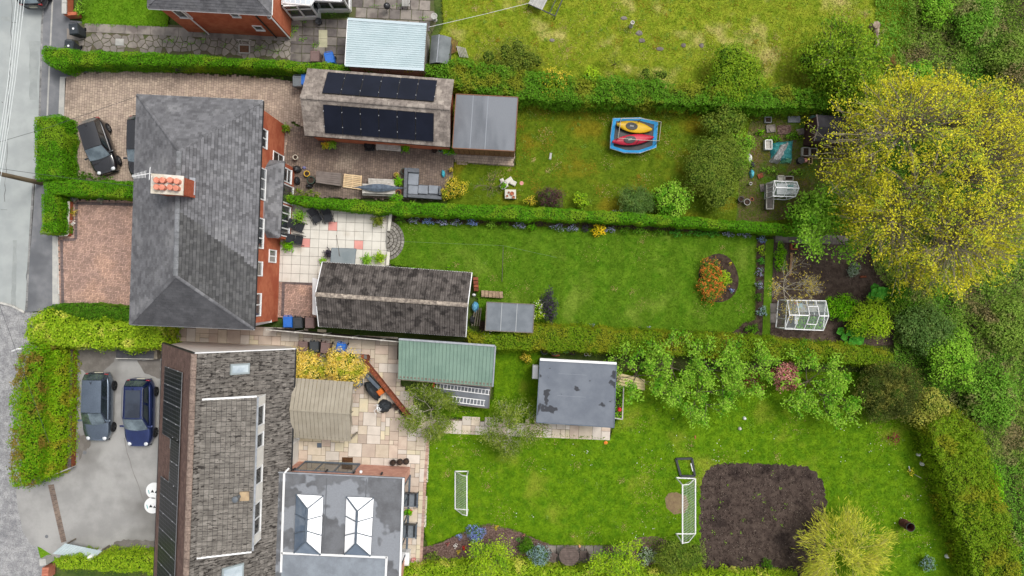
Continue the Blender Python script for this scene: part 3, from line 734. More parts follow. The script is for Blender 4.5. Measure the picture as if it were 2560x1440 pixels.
def wall_window(parent, a, b, s, w, z0, z1, cols=1, rows=1, frame=M_white, glass=M_glass, out=None, nm='window', fw=.07):
    """window in the wall a-b: s metres from a, w wide, between heights z0 and z1, standing 3 cm proud on side out"""
    a = V3(a, 0); b = V3(b, 0); d = (b-a).normalized(); n = Vector((d.y, -d.x, 0))
    if out is not None and n.dot(V3(out, 0)-a) < 0: n = -n
    g = G(); p0 = a+d*s; rz = math.atan2(d.y, d.x)
    def bar(s0, s1, za, zb, t=.07):
        cpt = p0+d*(s0+s1)/2+n*.02; g.box(cpt.x, cpt.y, (za+zb)/2, s1-s0, t, zb-za, rz)
    bar(0, w, z0, z0+fw, .14); bar(0, w, z1-fw, z1)
    for i in range(cols+1): x = (w-fw)*i/cols; bar(x, x+fw, z0+fw, z1-fw)
    for j in range(1, rows): z = z0+(z1-z0)*j/rows; bar(fw, w-fw, z-fw/3, z+fw/3, .06)
    f = g.build(nm, frame, parent)
    for i in range(cols):
        x0 = (w-fw)*i/cols+fw; x1 = (w-fw)*(i+1)/cols
        q = p0+d*(x0+x1)/2+n*.012; G().box(q.x, q.y, (z0+z1)/2, x1-x0, .03, z1-z0-2*fw, rz).build('pane', glass, f)
    return f
def walls(parent, pts, z0, z1, m, name='wall'):
    return G().prism([(p[0], p[1]) for p in pts], z0, z1).build(name, m, parent)
def inset_rect(q, d):
    return [Vector((x, y, 0)) for x, y in shrink([(p.x, p.y) for p in q], d)]
def offs(p, z): return Vector((p.x, p.y, z))

# ---------------------------------------------------------------- the big hipped semi-detached house
HE, HR = 5.0, 7.17
TL, TR, BR, BL = PP([(343,237),(657,252),(635,823),(325,810)], HE)
R1, R2 = P(448,378,HR), P(440,690,HR)
hs_ = thing('semi_detached_house', 'large brick semi-detached house under a hipped grey slate roof with central chimney', 'house', ((TL+BR)/2).xy.to_3d())
fp = inset_rect([TL,TR,BR,BL], .3)
walls(hs_, fp, 0, HE-.06, M_brick)
roof = G().add([TL,TR,BR,BL,R1,R2], [(1,0,4),(1,4,5,2),(2,5,3),(0,3,5,4),(0,1,2,3)]).build('roof', M_gap, hs_)
tiles(roof, [TL,BL,R2,R1], TL, BL, .24, .18, M_slate, .03, joined='slates_front', lap=.9)
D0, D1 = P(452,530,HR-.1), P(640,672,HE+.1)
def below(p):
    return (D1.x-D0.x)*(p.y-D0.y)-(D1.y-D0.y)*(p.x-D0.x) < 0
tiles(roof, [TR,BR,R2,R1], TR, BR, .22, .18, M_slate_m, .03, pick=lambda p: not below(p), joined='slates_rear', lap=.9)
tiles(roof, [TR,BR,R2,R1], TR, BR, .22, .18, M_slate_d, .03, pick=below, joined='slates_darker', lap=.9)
tiles(roof, [TL,TR,R1], TL, TR, .24, .18, M_slate, .03, joined='slates_hip', lap=.9)
tiles(roof, [BL,BR,R2], BL, BR, .24, .18, M_slate_h, .026, joined='slates_hip', lap=.9)
for a, b in ((R1,TL),(R1,TR),(R2,BR),(R2,BL)): ridge_tiles(roof, a+Vector((0,0,.05)), b+Vector((0,0,.05)), M_slate, .09, .3, 'hip_slate', False)
ridge_tiles(roof, R1+Vector((0,0,.06)), R2+Vector((0,0,.06)), M_ridge, .14, .34)
for pts, m in (((TL,P(334,520,HE)),M_black),((P(334,522,HE),BL),M_white),((BL,BR),M_white),((TL,TR),M_white),((TR,BR),M_black)):
    gutter(hs_, [p+Vector((0,0,-.07)) for p in pts], m, .065)
# chimney
ca, cb, cd, ce = PP([(382,437),(458,443),(456,486),(381,481)], 8.3)
ch = walls(hs_, [ca, cb, cd, ce], 6.4, 8.3, mat('chimney_brick', c(188,104,78), c(168,88,64), 6, .9, .2, 25), 'chimney')
G().prism(shrink([(p.x, p.y) for p in (ca,cb,cd,ce)], -.06), 8.3, 8.38).build('chimney_cap', mat('mortar_cap', c(206,196,176), c(230,226,218), 2.2, .9, .1, 20), ch)
M_pot = mat('terracotta_pot', c(224,150,126), c(208,130,108), 3, .85, .1, 15, rand=.1)
for i, (x, y) in enumerate(((390,450),(405,450),(424,450),(441,453),(390,467),(404,468),(424,468),(439,470))):
    q = P(x, y, 8.7); G().lathe(q.x, q.y, [(.14,8.37),(.13,8.62),(.155,8.64),(.155,8.7),(.13,8.715),(.001,8.72)], 14).build('chimney_pot', M_pot, ch)
q = P(480,466,6.95); G().box(q.x, q.y, 6.93, .3, .95, .2, -.03, (0, .5)).build('flashing', M_lead, ch)
# aerial
ar = thing('tv_aerial', 'white tv aerial on a pole above the chimney of the semi-detached house', 'aerial', P(368,438,7.0))
g = G(); q = P(372,436,9.1); b0 = P(376,442,8.38); g.tube([P(384,447,8.4), P(379,442,9.15)], .018)
a, b = P(331,441,9.1), P(378,433,9.1); g.tube([a, b], .018)
for i in range(9):
    p = a.lerp(b, .1+.075*i); l = .10+.006*i; g.tube([p+Vector((-.02,-l*1.3,0)), p+Vector((.02,l*1.3,0))], .01, 5)
for dz in (-.14, -.05, .05, .14):
    p = a.lerp(b, .9); g.tube([p+Vector((dz*.6,-.32,dz)), p+Vector((dz*.6+.04,.32,dz))], .012, 5)
g.build('antenna', M_white, ar)
# rear wall windows (the wall that faces the gardens)
wa, wb = fp[[i for i in range(4)][0]], None
E = sorted(fp, key=lambda p: -p.x)[:2]; wa, wb = sorted(E, key=lambda p: -p.y)            # wa = upper, wb = lower end
outp = Vector((0, 0, 0))
def along(py): return (wa.y-P(0, py).y)/((wa.y-wb.y)/(wb-wa).length)
L_ = (wb-wa).length
for (t0, t1, cols) in ((.085,.175,2),(.27,.42,3),(.505,.65,3),(.71,.78,1),(.86,.97,2)):
    wall_window(hs_, wa, wb, t0*L_, (t1-t0)*L_, 3.3, 4.55, cols, 1, out=outp)
wall_window(hs_, wa, wb, .16*L_, .95, .15, 2.1, 1, 2, out=outp, nm='door', glass=mat('dark_door', c(58,50,46), c(42,38,36), 2, .4))
wall_window(hs_, wa, wb, .645*L_, .82, .9, 2.15, 2, 1, out=outp)
# bay with lean-to slate roof
q0 = P(711,404,2.6); q1 = P(700,594,2.6); d = (q1-q0).normalized(); nn = Vector((-d.y, d.x, 0)); nn = nn if nn.x > 0 else -nn
b0, b1 = offs(q0, 0), offs(q1, 0); wi = 1.05
bay = G().prism([(p.x, p.y) for p in (b0-nn*wi, b0-nn*.15, b1-nn*.15, b1-nn*wi)], 0, 2.55).build('bay_wall', M_brick, hs_)
i0, i1 = b0-nn*1.0, b1-nn*1.0
e0, e1 = offs(b0, 2.6), offs(b1, 2.6); h0, h1 = offs(i0+d*.55, 3.3), offs(i1-d*.55, 3.3); s0, s1 = offs(i0, 2.6), offs(i1, 2.6)
br = G().add([e0,e1,s1,s0,h0,h1], [(0,1,5,4),(0,4,3),(1,2,5),(0,3,2,1),(3,4,5,2)]).build('bay_roof', M_slate_h, hs_)
tiles(br, [e0,e1,h1,h0], e0, e1, .24, .17, M_slate_m, .014, joined='slates_bay')
tiles(br, [s0,e0,h0], s0, e0, .24, .18, M_slate, .03, joined='slates_bay'); tiles(br, [e1,s1,h1], e1, s1, .24, .18, M_slate, .03, joined='slates_bay')
G().bar(h0+Vector((.08,0,.05)), h1+Vector((.08,0,.05)), .2, .06).build('flashing', M_lead, br)
gutter(hs_, [e0+Vector((0,0,-.03)), e1+Vector((0,0,-.03))], M_black, .055)
Lb = (b1-b0).length; fa, fb = b0-nn*.15, b1-nn*.15
wall_window(hs_, fa, fb, .25, .9, .75, 2.3, 1, 2, out=outp); wall_window(hs_, fa, fb, 1.25, 1.2, .2, 2.3, 1, 1, out=outp); wall_window(hs_, fa, fb, Lb*.55, Lb*.42, .55, 2.3, 4, 1, out=outp)
# white boarded wall and gate at the foot of the house
r = thing('side_wall', 'short white capped brick wall at the garden corner of the semi-detached house', 'wall', P(668,808))
a, b = P(640,812), P(695,800); G().bar(a+Vector((0,0,.6)), b+Vector((0,0,.6)), .11, 1.2).build('wall_core', M_brick, r); G().bar(a+Vector((0,0,1.22)), b+Vector((0,0,1.22)), .17, .05).build('coping', M_white, r)

# ---------------------------------------------------------------- generic gabled garage
def gable(name, label, eaves, he, hr, wallm, tilem, tw, th, nparts, ridgem, trim=M_white, verge=None, profile=False, over=.18, stagger=True, cat='garage'):
    q = PP(eaves, he); a, b, c_, d_ = q                 # a-b upper eaves, d-c lower eaves, left to right
    root = thing(name, label, cat, ((a+c_)/2).xy.to_3d())
    ra, rb = (a+d_)/2, (b+c_)/2; ra.z = rb.z = hr
    ins = inset_rect([a, b, c_, d_], over)
    # walls with gables
    s = sorted(ins, key=lambda p: p.x); l = sorted(s[:2], key=lambda p: -p.y); r_ = sorted(s[2:], key=lambda p: -p.y)
    fr = over/((a-d_).length/2); zt = he+(hr-he)*0-.02; zr = hr-.05
    vs = [offs(l[0],0), offs(l[1],0), offs(r_[1],0), offs(r_[0],0), offs(l[0],zt), offs(l[1],zt), offs(r_[1],zt), offs(r_[0],zt), offs((l[0]+l[1])/2, zr-.02), offs((r_[0]+r_[1])/2, zr-.02)]
    G().add(vs, [(0,1,5,8,4), (2,3,7,9,6), (1,2,6,5), (3,0,4,7), (3,2,1,0)]).build('wall', wallm, root)
    rf = G().add([a,b,c_,d_,ra,rb], [(4,5,1,0),(3,2,5,4)]+[(0,1,2,3)][:0]).build('roof', tilem, root)
    md = rf.modifiers.new('t', 'SOLIDIFY'); md.thickness = .06; md.offset = -1
    tiles(rf, [a,b,rb,ra], a, b, tw, th, tilem, .022, nparts//2, profile=profile, stagger=stagger)
    tiles(rf, [d_,c_,rb,ra], d_, c_, tw, th, tilem, .022, nparts-nparts//2, profile=profile, stagger=stagger)
    ridge_tiles(rf, ra+Vector((0,0,.06)), rb+Vector((0,0,.06)), ridgem, .14, .38)
    if trim:
        for p, t in ((a, b), (d_, c_)): gutter(root, [p+Vector((0,0,-.05)), t+Vector((0,0,-.05))], trim, .05)
    if verge:
        for p, t in ((a, ra), (d_, ra), (b, rb), (c_, rb)): G().bar(p+Vector((0,0,-.02)), t+Vector((0,0,-.02)), .05, .16).build('bargeboard', verge, root)
    return root, (a, b, c_, d_, ra, rb)
gN, (a,b,c_,d_,ra,rb) = gable('solar_garage', 'brick garage with brown tiled roof carrying twelve black solar panels', [(769,172),(1135,200),(1125,367),(762,338)], 2.4, 3.6, M_brick, M_tileb, .40, .31, 300, M_tileb, M_black)
M_pv = mat('solar_black', c(24,28,40), c(30,34,48), .6, .3, spec=.15)
M_pvf = mat('solar_frame', c(20,21,24), c(26,27,30), 3, .4)
M_clip = mat('panel_clip', c(170,172,176), None, rough=.4)
def panel(root, o, u, v, n, w, h, lift=.12, grid=None, m=M_pv, lines=None):
    """solar panel: frame, glass and cells on a roof plane, o = lower corner"""
    def q(x, y, z): return o+u*x+v*y+n*(lift+z)
    fr = G().add([q(0,0,-.035),q(w,0,-.035),q(w,h,-.035),q(0,h,-.035),q(0,0,0),q(w,0,0),q(w,h,0),q(0,h,0)], BOXF if (u.cross(v)).dot(n) > 0 else [f[::-1] for f in BOXF]).build('solar_panel', lines or M_pvf, root)
    i = .018
    if not grid:
        G().quad(q(i,i,.004),q(w-i,i,.004),q(w-i,h-i,.004),q(i,h-i,.004)).build('panel_glass', m, fr)
    else:
        nx, ny = grid; g = G(); gp = .022; cw, chh = (w-2*i)/nx, (h-2*i)/ny
        for ix in range(nx):
            for iy in range(ny):
                x0, y0 = i+ix*cw+gp/2, i+iy*chh+gp/2; x1, y1 = x0+cw-gp, y0+chh-gp
                g.quad(q(x0,y0,.005),q(x1,y0,.005),q(x1,y1,.005),q(x0,y1,.005))
        g.build('panel_cells', m, fr, kind='stuff')
    for (x, y) in ((0, h*.25), (0, h*.78)):
        p = q(x, y, .01); G().box(p.x, p.y, p.z, .045, .045, .02).build('panel_clip', M_clip, fr)
for e0, e1, r0, pxs in ((d_, c_, ra, ((815,1086),(330,265))), (a, b, ra, ((820,1093),(183,237)))):
    u, v, n = plane_axes([e0, e1, rb, ra], e0, e1)
    org0 = e0 if (e1-e0).dot(u) > 0 else e1
    slope = ((ra+rb)/2-(e0+e1)/2).length; Lr = (e1-e0).length
    f0, f1 = (.145, .89); w6 = Lr*(f1-f0)/6
    st0 = f0 if (e1-e0).dot(u) > 0 else 1-f1
    for i in range(6):
        panel(gN, org0+u*(Lr*st0+i*w6)+v*slope*.12, u, v, n, w6-.02, slope*.74, .14)
gM, (ma,mb,mc,md_,mra,mrb) = gable('tiled_garage', 'long white-trimmed garage with mossy dark tiled roof beside the white slab patio', [(806,656),(1180,683),(1165,841),(797,815)], 2.3, 3.45, M_render, M_tileg, .30, .30, 300, mat('lichen_ridge', c(178,166,152), c(122,112,104), 5, .9, .3, 14, rand=.15), M_white, M_white, profile=True, stagger=False)
# up-and-over door standing open
p0, p1 = P(781,694,1.9), P(781,786,1.9); q0, q1 = P(800,700,2.1), P(797,790,2.1)
G().add([p0,p1,q1,q0]+[x+Vector((0,0,-.05)) for x in (p0,p1,q1,q0)], [(0,1,2,3),(7,6,5,4),(4,5,1,0),(5,6,2,1),(6,7,3,2),(7,4,0,3)]).build('garage_door', M_white, gM)

# ---------------------------------------------------------------- sheet-roofed and flat sheds
def ribbed(root, q, m, n, amp=.02, along=0, name='roof_sheet', sides=None, sharp=False):
    """ribbed metal sheet over the quad q=(tl,tr,br,bl); ribs run left-right (along=0) or up-down (along=1)"""
    tl, tr, br_, bl = [Vector(p) for p in q]; k = 8 if not sharp else 6; N = n*k; vs = []; 
    for i in range(N+1):
        t = i/N; ph = (i % k)/k
        z = amp*math.cos(2*math.pi*ph) if not sharp else (amp if ph < .3 else -amp)
        if along == 0: a, b = tl.lerp(bl, t), tr.lerp(br_, t)
        else: a, b = tl.lerp(tr, t), bl.lerp(br_, t)
        vs += [a+Vector((0,0,z)), b+Vector((0,0,z))]
    fs = [(2*i, 2*i+1, 2*i+3, 2*i+2) for i in range(N)]
    o = G().add(vs, fs).build(name, m, root); md = o.modifiers.new('t', 'SOLIDIFY'); md.thickness = .012
    return o
def flat_shed(name, label, corners, h, wallm, roofm, fasc=None, over=.08, cat='shed', dz=0, base=True, planks=False):
    q = PP(corners, h)
    q = [offs(p, h+(dz if i in (0, 1) else 0)) for i, p in enumerate(q)]
    root = thing(name, label, cat, ((q[0]+q[2])/2).xy.to_3d())
    ins = inset_rect(q, over)
    G().prism([(p.x, p.y) for p in ins], 0, h-.1).build('wall', wallm, root)
    if roofm:
        n = Vector((0, 0, 1)); G().add(q+[p-n*.07 for p in q], [(3,2,1,0),(4,5,6,7)]+[((i+1) % 4, i, i+4, (i+1) % 4+4)[::-1] for i in range(4)]).build('roof', roofm, root)
    if fasc:
        for i in range(4):
            a, b = q[i], q[(i+1) % 4]; G().bar(a+Vector((0,0,-.05)), b+Vector((0,0,-.05)), .045, .15).build('fascia', fasc, root)
    return root, q
r, q = flat_shed('white_roof_garage', 'concrete garage with pale ribbed sheet roof beside the clothes line post', [(870,48),(1067,62),(1060,174),(863,163)], 2.4, mat('pebbledash', c(176,170,160), c(150,146,138), 8, .9, .2, 30), None, cat='garage')
ribbed(r, q, mat('pale_sheet', c(182,200,204), c(192,208,212), .8, .55, .03, 20), 21, .02, 0)
for a, b in ((q[0], q[1]), (q[3], q[2])): G().bar(a+Vector((0,0,.03)), b+Vector((0,0,.03)), .16, .04).build('roof_trim', mat('trim_sheet', c(192,208,214), None, rough=.5), r)
G().bar(q[1]+Vector((.02,0,-.04)), q[2]+Vector((.02,0,-.04)), .04, .16).build('fascia', M_wood, r); G().bar(q[0]+Vector((-.02,0,-.04)), q[3]+Vector((-.02,0,-.04)), .04, .16).build('fascia', M_white, r)

r, q = flat_shed('felt_roof_shed', 'timber shed with flat grey felt roof joined to the solar panel garage', [(1140,235),(1295,243),(1287,378),(1131,370)], 2.25, M_timber, M_felt, mat('brown_fascia', c(136,98,76), None, rough=.8))
for f in (.28, .52): 
    a, b = q[0].lerp(q[1], f), q[3].lerp(q[2], f); G().bar(a+Vector((0,0,.003)), b+Vector((0,0,.003)), .05, .012).build('felt_lap', mat('felt_lap', c(146,151,158), None, rough=.7), r)
for i in range(12):
    t = (i+.5)/12; a = q[3].lerp(q[2], t); G().box(a.x-.0, a.y+.045, 1.05, .28, .03, 2.0, -.06).build('plank', M_timber, r)

# rusty arched tin shed
r = thing('tin_shed', 'small grey tin shed with rounded roof beside the pale-roofed garage', 'shed', P(1102,124))
q = PP([(1078,88),(1128,93),(1120,160),(1073,158)], 1.7); m_tin = mat('grey_tin', c(124,130,132), c(108,114,116), 2, .6, .1, 16)
vs = []; n = 12
for i in range(n+1):
    t = i/n; z = .34*math.sin(math.pi*t); vs += [q[0].lerp(q[1], t)+Vector((0,0,z-.1)), q[3].lerp(q[2], t)+Vector((0,0,z-.1))]
o = G().add(vs, [(2*i+1, 2*i+3, 2*i+2, 2*i) for i in range(n)]).build('roof', m_tin, r); o.modifiers.new('t','SOLIDIFY').thickness = .02
G().prism([(p.x, p.y) for p in inset_rect(q, .06)], 0, 1.62).build('wall', mat('tin_wall', c(108,110,108), c(126,124,118), 4, .7, .15, 14), r)
a, b = q[0].lerp(q[1], .42), q[3].lerp(q[2], .42); G().bar(a+Vector((0,0,.26)), b+Vector((0,0,.26)), .05, .03).build('roof_seam', M_lead, r)

r, q = flat_shed('felt_lean_to', 'low shed with three-strip grey felt roof behind the tiled garage', [(1217,755),(1336,761),(1332,832),(1213,826)], 1.9, M_wood, mat('shed_felt', c(124,130,136), c(112,118,124), 1.5, .8, .08, 20), M_wood, .05)
for f in (.32, .64):
    a, b = q[0].lerp(q[1], f), q[3].lerp(q[2], f); G().bar(a+Vector((0,0,.008)), b+Vector((0,0,.008)), .035, .03).build('roof_batten', mat('pale_batten', c(176,180,182), None, rough=.7), r)

r, q = flat_shed('green_roof_shed', 'long shed with sage green ribbed metal roof beside the sandstone patio', [(998,848),(1238,865),(1231,967),(995,948)], 2.3, M_wood, None)
q = [offs(p, z) for p, z in zip(q, (2.42, 2.42, 2.2, 2.2))]
ribbed(r, q, mat('sage_metal', c(112,138,124), c(122,148,133), 1, .5, .05, 16), 26, .018, 1, sharp=True)
G().bar(q[0]+Vector((0,.02,.03)), q[1]+Vector((0,.02,.03)), .12, .05).build('roof_trim', M_lead, r); G().bar(q[1]+Vector((.02,0,0)), q[2]+Vector((.02,0,0)), .08, .1).build('roof_trim', M_lead, r)
G().bar(q[3]+Vector((0,-.02,-.03)), q[2]+Vector((0,-.02,-.03)), .05, .12).build('fascia', M_wood, r)
r, q_low = flat_shed('log_store', 'low grey felt-roofed store below the green-roofed shed, ladders lying on it', [(1098,952),(1226,968),(1222,1021),(1094,1006)], 1.15, M_wood, M_felt, M_wood, .05)

# flat roofed garden room
M_felt2 = mat('garden_room_felt', c(108,114,124), c(120,126,135), .9, .75, .07, 24, c3=c(66,68,73), scale3=.75, lo3=.6, hi3=.63)
r, q = flat_shed('garden_room', 'square garden room with dark-stained flat grey roof and white fascia beside apple trees', [(1350,900),(1541,910),(1535,1069),(1341,1056)], 2.55, mat('pale_cladding', c(206,202,192), c(194,190,182), 3, .8, .06, 20), M_felt2, None, .1, 'garden room')
G().bar(q[0]+Vector((.0,.04,0)), q[1]+Vector((.0,.04,0)), .14, .16).build('fascia', M_white, r)
for i, j in ((1,2),(2,3),(3,0)): G().bar(q[i]+Vector((0,0,-.04)), q[j]+Vector((0,0,-.04)), .05, .12).build('fascia', M_grey, r)
for f in (.2, .55): 
    a, b = q[0].lerp(q[3], f), q[1].lerp(q[2], f); G().bar(a.lerp(b,.25)+Vector((0,0,.002)), a.lerp(b,.62)+Vector((0,0,.002)), .018, .006).build('felt_lap', mat('felt_lap2', c(140,146,154), None, rough=.7), r)
# brown apex shed in the allotment corner
r = thing('apex_shed', 'dark brown garden shed with black felt apex roof under the yellow tree', 'shed', P(2075,320))
q = PP([(2042,287),(2128,292),(2122,360),(2036,352)], 1.9); ra_, rb_ = (q[0]+q[3])/2, (q[1]+q[2])/2
ra_.z = rb_.z = 2.3
G().prism([(p.x, p.y) for p in inset_rect(q, .06)], 0, 1.85).build('wall', mat('dark_brown_timber', c(84,60,56), c(70,50,47), 4, .85, .12, 20), r)
M_bfelt = mat('black_felt', c(72,70,74), c(60,58,62), 2, .85, .1, 20)
for p in ([q[0], q[1], rb_, ra_], [q[3], q[2], rb_, ra_]): slab_poly(r, p, M_bfelt, 'roof', .05)
ins = inset_rect(q, .06); l = sorted(ins, key=lambda p: p.x)[:2]
G().add([offs(l[0],1.8), offs(l[1],1.8), offs((l[0]+l[1])/2, 2.25)], [(0,1,2)]).build('gable', MATS['dark_brown_timber'], r)
for i in range(9):
    a = l[0].lerp(l[1], (i+.5)/9); G().box(a.x-.012, a.y, .95, .02, .18, 1.8).build('plank', MATS['dark_brown_timber'], r)
for p in (q[0], q[3]): G().bar(p+Vector((-.02,0,0)), ra_+Vector((-.02,0,0)), .03, .1).build('bargeboard', mat('mauve_trim', c(150,136,136), None, rough=.8), r)

# ---------------------------------------------------------------- dormer bungalow, solar roof
BE, BRH = 2.5, 7.0
bl0, bl1 = P(408,858,BE), P(383,1530,BE); rd0, rd1 = P(486,884,BRH), P(462,1560,BRH); rr0, rr1 = P(737,873,BE), P(712,1545,BE)
bu = thing('dormer_bungalow', 'white rendered dormer bungalow with steep mossy tiled roof and solar panels', 'house', ((bl0+rr1)/2).xy.to_3d())
ov = .25
A0 = offs(bl0, 0); A1 = offs(rr0, 0); B0 = offs(bl1, 0); B1 = offs(rr1, 0)
def bi(s, t): return A0.lerp(A1, s).lerp(B0.lerp(B1, s), t)
W_ = (A1-A0).length; Ln = (B0-A0).length
fpb = [bi(ov/W_, .005), bi(1-ov/W_, .005), bi(1-ov/W_, .995), bi(ov/W_, .995)]
zt = BE+.15; rz_ = BRH-.12; mid0, mid1 = offs((fpb[0]+fpb[1])/2, rz_), offs((fpb[2]+fpb[3])/2, rz_)
mid0 = offs(Vector((rd0.x, fpb[0].y*.45+fpb[1].y*.55-.0, 0)), rz_); mid1 = offs(Vector((rd1.x, fpb[2].y, 0)), rz_)
vs = [offs(fpb[0],0), offs(fpb[1],0), offs(fpb[2],0), offs(fpb[3],0), offs(fpb[0],zt-.1), offs(fpb[1],zt-.1), offs(fpb[2],zt-.1), offs(fpb[3],zt-.1), mid0, mid1]
G().add(vs, [(1,0,4,8,5),(3,2,6,9,7),(2,1,5,6),(0,3,7,4)]).build('wall', M_render, bu)
rf = G().add([bl0,bl1,rd1,rd0,rr0,rr1], [(0,1,2,3),(3,2,5,4)]).build('roof', M_gap, bu)
tiles(rf, [bl0,bl1,rd1,rd0], bl0, bl1, .26, .13, M_tilel, .014, joined='roof_tiles_front', lift=.03)
tiles(rf, [rr0,rr1,rd1,rd0], rr0, rr1, .29, .26, M_tilek, .024, 300, stagger=False, lift=.03, gap=.024, lap=.92)
ridge_tiles(rf, rd0+Vector((0,0,.08)), rd1+Vector((0,0,.08)), mat('lichen_brown_ridge', c(150,132,120), c(122,106,98), 6, .9, .25, 14, rand=.12), .17, .45)
for a, b in ((bl0, rd0),(rr0, rd0)): G().bar(a+Vector((0,.03,-.02)), b+Vector((0,.03,-.02)), .06, .14).build('bargeboard', M_black if a is bl0 else M_white, bu)
gutter(bu, [bl0+Vector((-.05,0,-.05)), bl1+Vector((-.05,0,-.05))], M_black, .06); gutter(bu, [rr0+Vector((.05,0,-.05)), rr1+Vector((.05,0,-.05))], M_black, .06)
# dormer on the garden slope
ur, vr, nr = plane_axes([rr0,rr1,rd1,rd0], rr0, rr1)
def slope_pt(px, py):      # point of the garden slope seen at photo pixel
    o = Vector((0,0,CAM_H)); d = P(px, py, 0)-o; t = (rr0-o).dot(nr)/d.dot(nr); return o+d*t
ul, vl, nl = plane_axes([bl0,bl1,rd1,rd0], bl0, bl1)
def slope_ptL(px, py):
    o = Vector((0,0,CAM_H)); d = P(px, py, 0)-o; t = (bl0-o).dot(nl)/d.dot(nl); return o+d*t
DH = 5.75
d0, d1 = P(641,993,DH), P(628,1378,DH)              # outer edge of the dormer roof
t0 = rd0.lerp(rd1, (P(0,1000).y-P(0,884).y)/(P(0,1560).y-P(0,884).y)); t1 = rd0.lerp(rd1, (P(0,1385).y-P(0,884).y)/(P(0,1560).y-P(0,884).y))
zi = BRH-.35
i0 = offs(Vector((t0.x+.35, d0.y-.03, 0)), zi); i1 = offs(Vector((t1.x+.35, d1.y-.02, 0)), zi)
dr = slab_poly(bu, [d0, d1, i1, i0], M_gap, 'dormer_roof', .12)
tiles(dr, [d0,d1,i1,i0], d0, d1, .29, .26, M_tileq, .022, 220, stagger=False, lift=.02, gap=.02, lap=.94)
w0, w1 = offs(d0, 0)+Vector((-.12,-.1,0)), offs(d1, 0)+Vector((-.12,.1,0))
w2, w3 = w1+Vector((-2.6,0,0)), w0+Vector((-2.6,0,0))
G().prism([(p.x, p.y) for p in (w0,w1,w2,w3)], 2.9, DH-.13).build('dormer_wall', M_render, bu)
gx0 = offs(i0, 0)+Vector((0,-.13,0))
for yo, ii, dd in ((-.1, i0, d0), (.1, i1, d1)):     # sloping top of the cheeks
    pts = [offs(dd, DH-.2)+Vector((-.12, yo, 0)), offs(dd, 3.2)+Vector((-.12, yo, 0)), offs(ii, 3.2)+Vector((0, yo, 0)), offs(ii, zi-.12)+Vector((0, yo, 0))]
    o = G().add(pts, [(0,1,2,3)]).build('dormer_cheek', M_white, bu); o.modifiers.new('t','SOLIDIFY').thickness = .06
G().bar(d0+Vector((0,.04,-.05)), i0+Vector((0,.04,-.05)), .1, .16).build('bargeboard', M_white, bu); G().bar(d1+Vector((0,-.04,-.05)), i1+Vector((0,-.04,-.05)), .1, .16).build('bargeboard', M_white, bu)
gutter(bu, [d0+Vector((.06,0,-.08)), d1+Vector((.06,0,-.08))], M_lead, .06)
Ld = (w1-w0).length
for f, w, cl in ((.06,.14,1),(.25,.1,1),(.48,.12,1),(.72,.22,2)): wall_window(bu, w0, w1, f*Ld, w*Ld, 4.15, 5.3, cl, 1, out=Vector((5,w0.y,0)))
# roof windows
def rooflight(cx, cy, w, h, left=False, fm=None, gm=None):
    p = (slope_ptL if left else slope_pt)(cx, cy); u, v, n = (ul, vl, nl) if left else (ur, vr, nr)
    def q(x, y, z): return p+u*x+v*y+n*z
    f = G().add([q(-w/2,-h/2,0),q(w/2,-h/2,0),q(w/2,h/2,0),q(-w/2,h/2,0),q(-w/2,-h/2,.14),q(w/2,-h/2,.14),q(w/2,h/2,.14),q(-w/2,h/2,.14)], BOXF).build('roof_window', fm or mat('rooflight_grey', c(150,160,162), None, rough=.5), bu)
    i = .1; G().quad(q(-w/2+i,-h/2+i,.146),q(w/2-i,-h/2+i,.146),q(w/2-i,h/2-i,.146),q(-w/2+i,h/2-i,.146)).build('pane', gm or mat('rooflight_glass', c(196,208,214), c(150,164,174), .8, .08, spec=.8), f)
rooflight(598, 922, .62, 1.15); rooflight(580, 1432, .9, 1.3)
rooflight(435, 1105, .8, .55, True); rooflight(432, 1198, .8, .55, True)
# solar array on the road slope
M_cell = mat('solar_cells', c(30,31,34), c(38,39,43), 1, .35, spec=.15)
M_grid = mat('solar_grid', c(120,122,126), None, rough=.5)
sl = (rd0-bl0).dot(vl)
def arr(y0, n, pw, v0, vh, grid):
    for i in range(n):
        p = slope_ptL(440, y0); s = (p-bl0).dot(ul); sg = 1 if (bl1-bl0).dot(ul) > 0 else -1
        o = bl0+ul*(s+sg*pw*i if sg > 0 else s-pw*(i+1))+vl*v0
        panel(bu, o, ul, vl, nl, pw-.02, vh, .16, grid, M_cell, M_grid)
arr(923, 4, 1.02, 1.05, 3.35, (4, 10)); arr(1093, 2, 1.42, 2.75, 1.66, (8, 5)); arr(1213, 6, 1.02, 1.05, 3.35, (4, 10))
# flue, vents, chimney patch
p = slope_pt(553,1115); G().cyl(p.x, p.y, p.z-.1, p.z+.45, .09, .1).cyl(p.x, p.y, p.z+.45, p.z+.52, .14, .12).build('roof_vent', M_black, bu)
p = P(598,1241,6.1); G().cyl(p.x, p.y, 5.7, 6.6, .1).lathe(p.x, p.y, [(.1,6.6),(.17,6.62),(.17,6.75),(.1,6.8),(.001,6.82)]).build('flue', mat('flue_grey', c(104,110,116), None, rough=.5), bu)
p = P(612,1240,6.0); G().box(p.x, p.y, 6.03, .5, .5, .12, 0, (0,.13)).build('flue_base', mat('tan_flashing', c(190,166,132), c(168,146,118), 4, .8, .1, 10), bu)
# garden-side wall details
e = sorted(fpb[:], key=lambda p: -p.x)[:2]; wa2, wb2 = sorted(e, key=lambda p: -p.y)
for f, w in ((.10, .9), (.30, 1.1)): wall_window(bu, wa2, wb2, f*(wb2-wa2).length, w, .2, 2.1, 1, 1, out=Vector((0,wa2.y,0)), nm='door', glass=M_white)

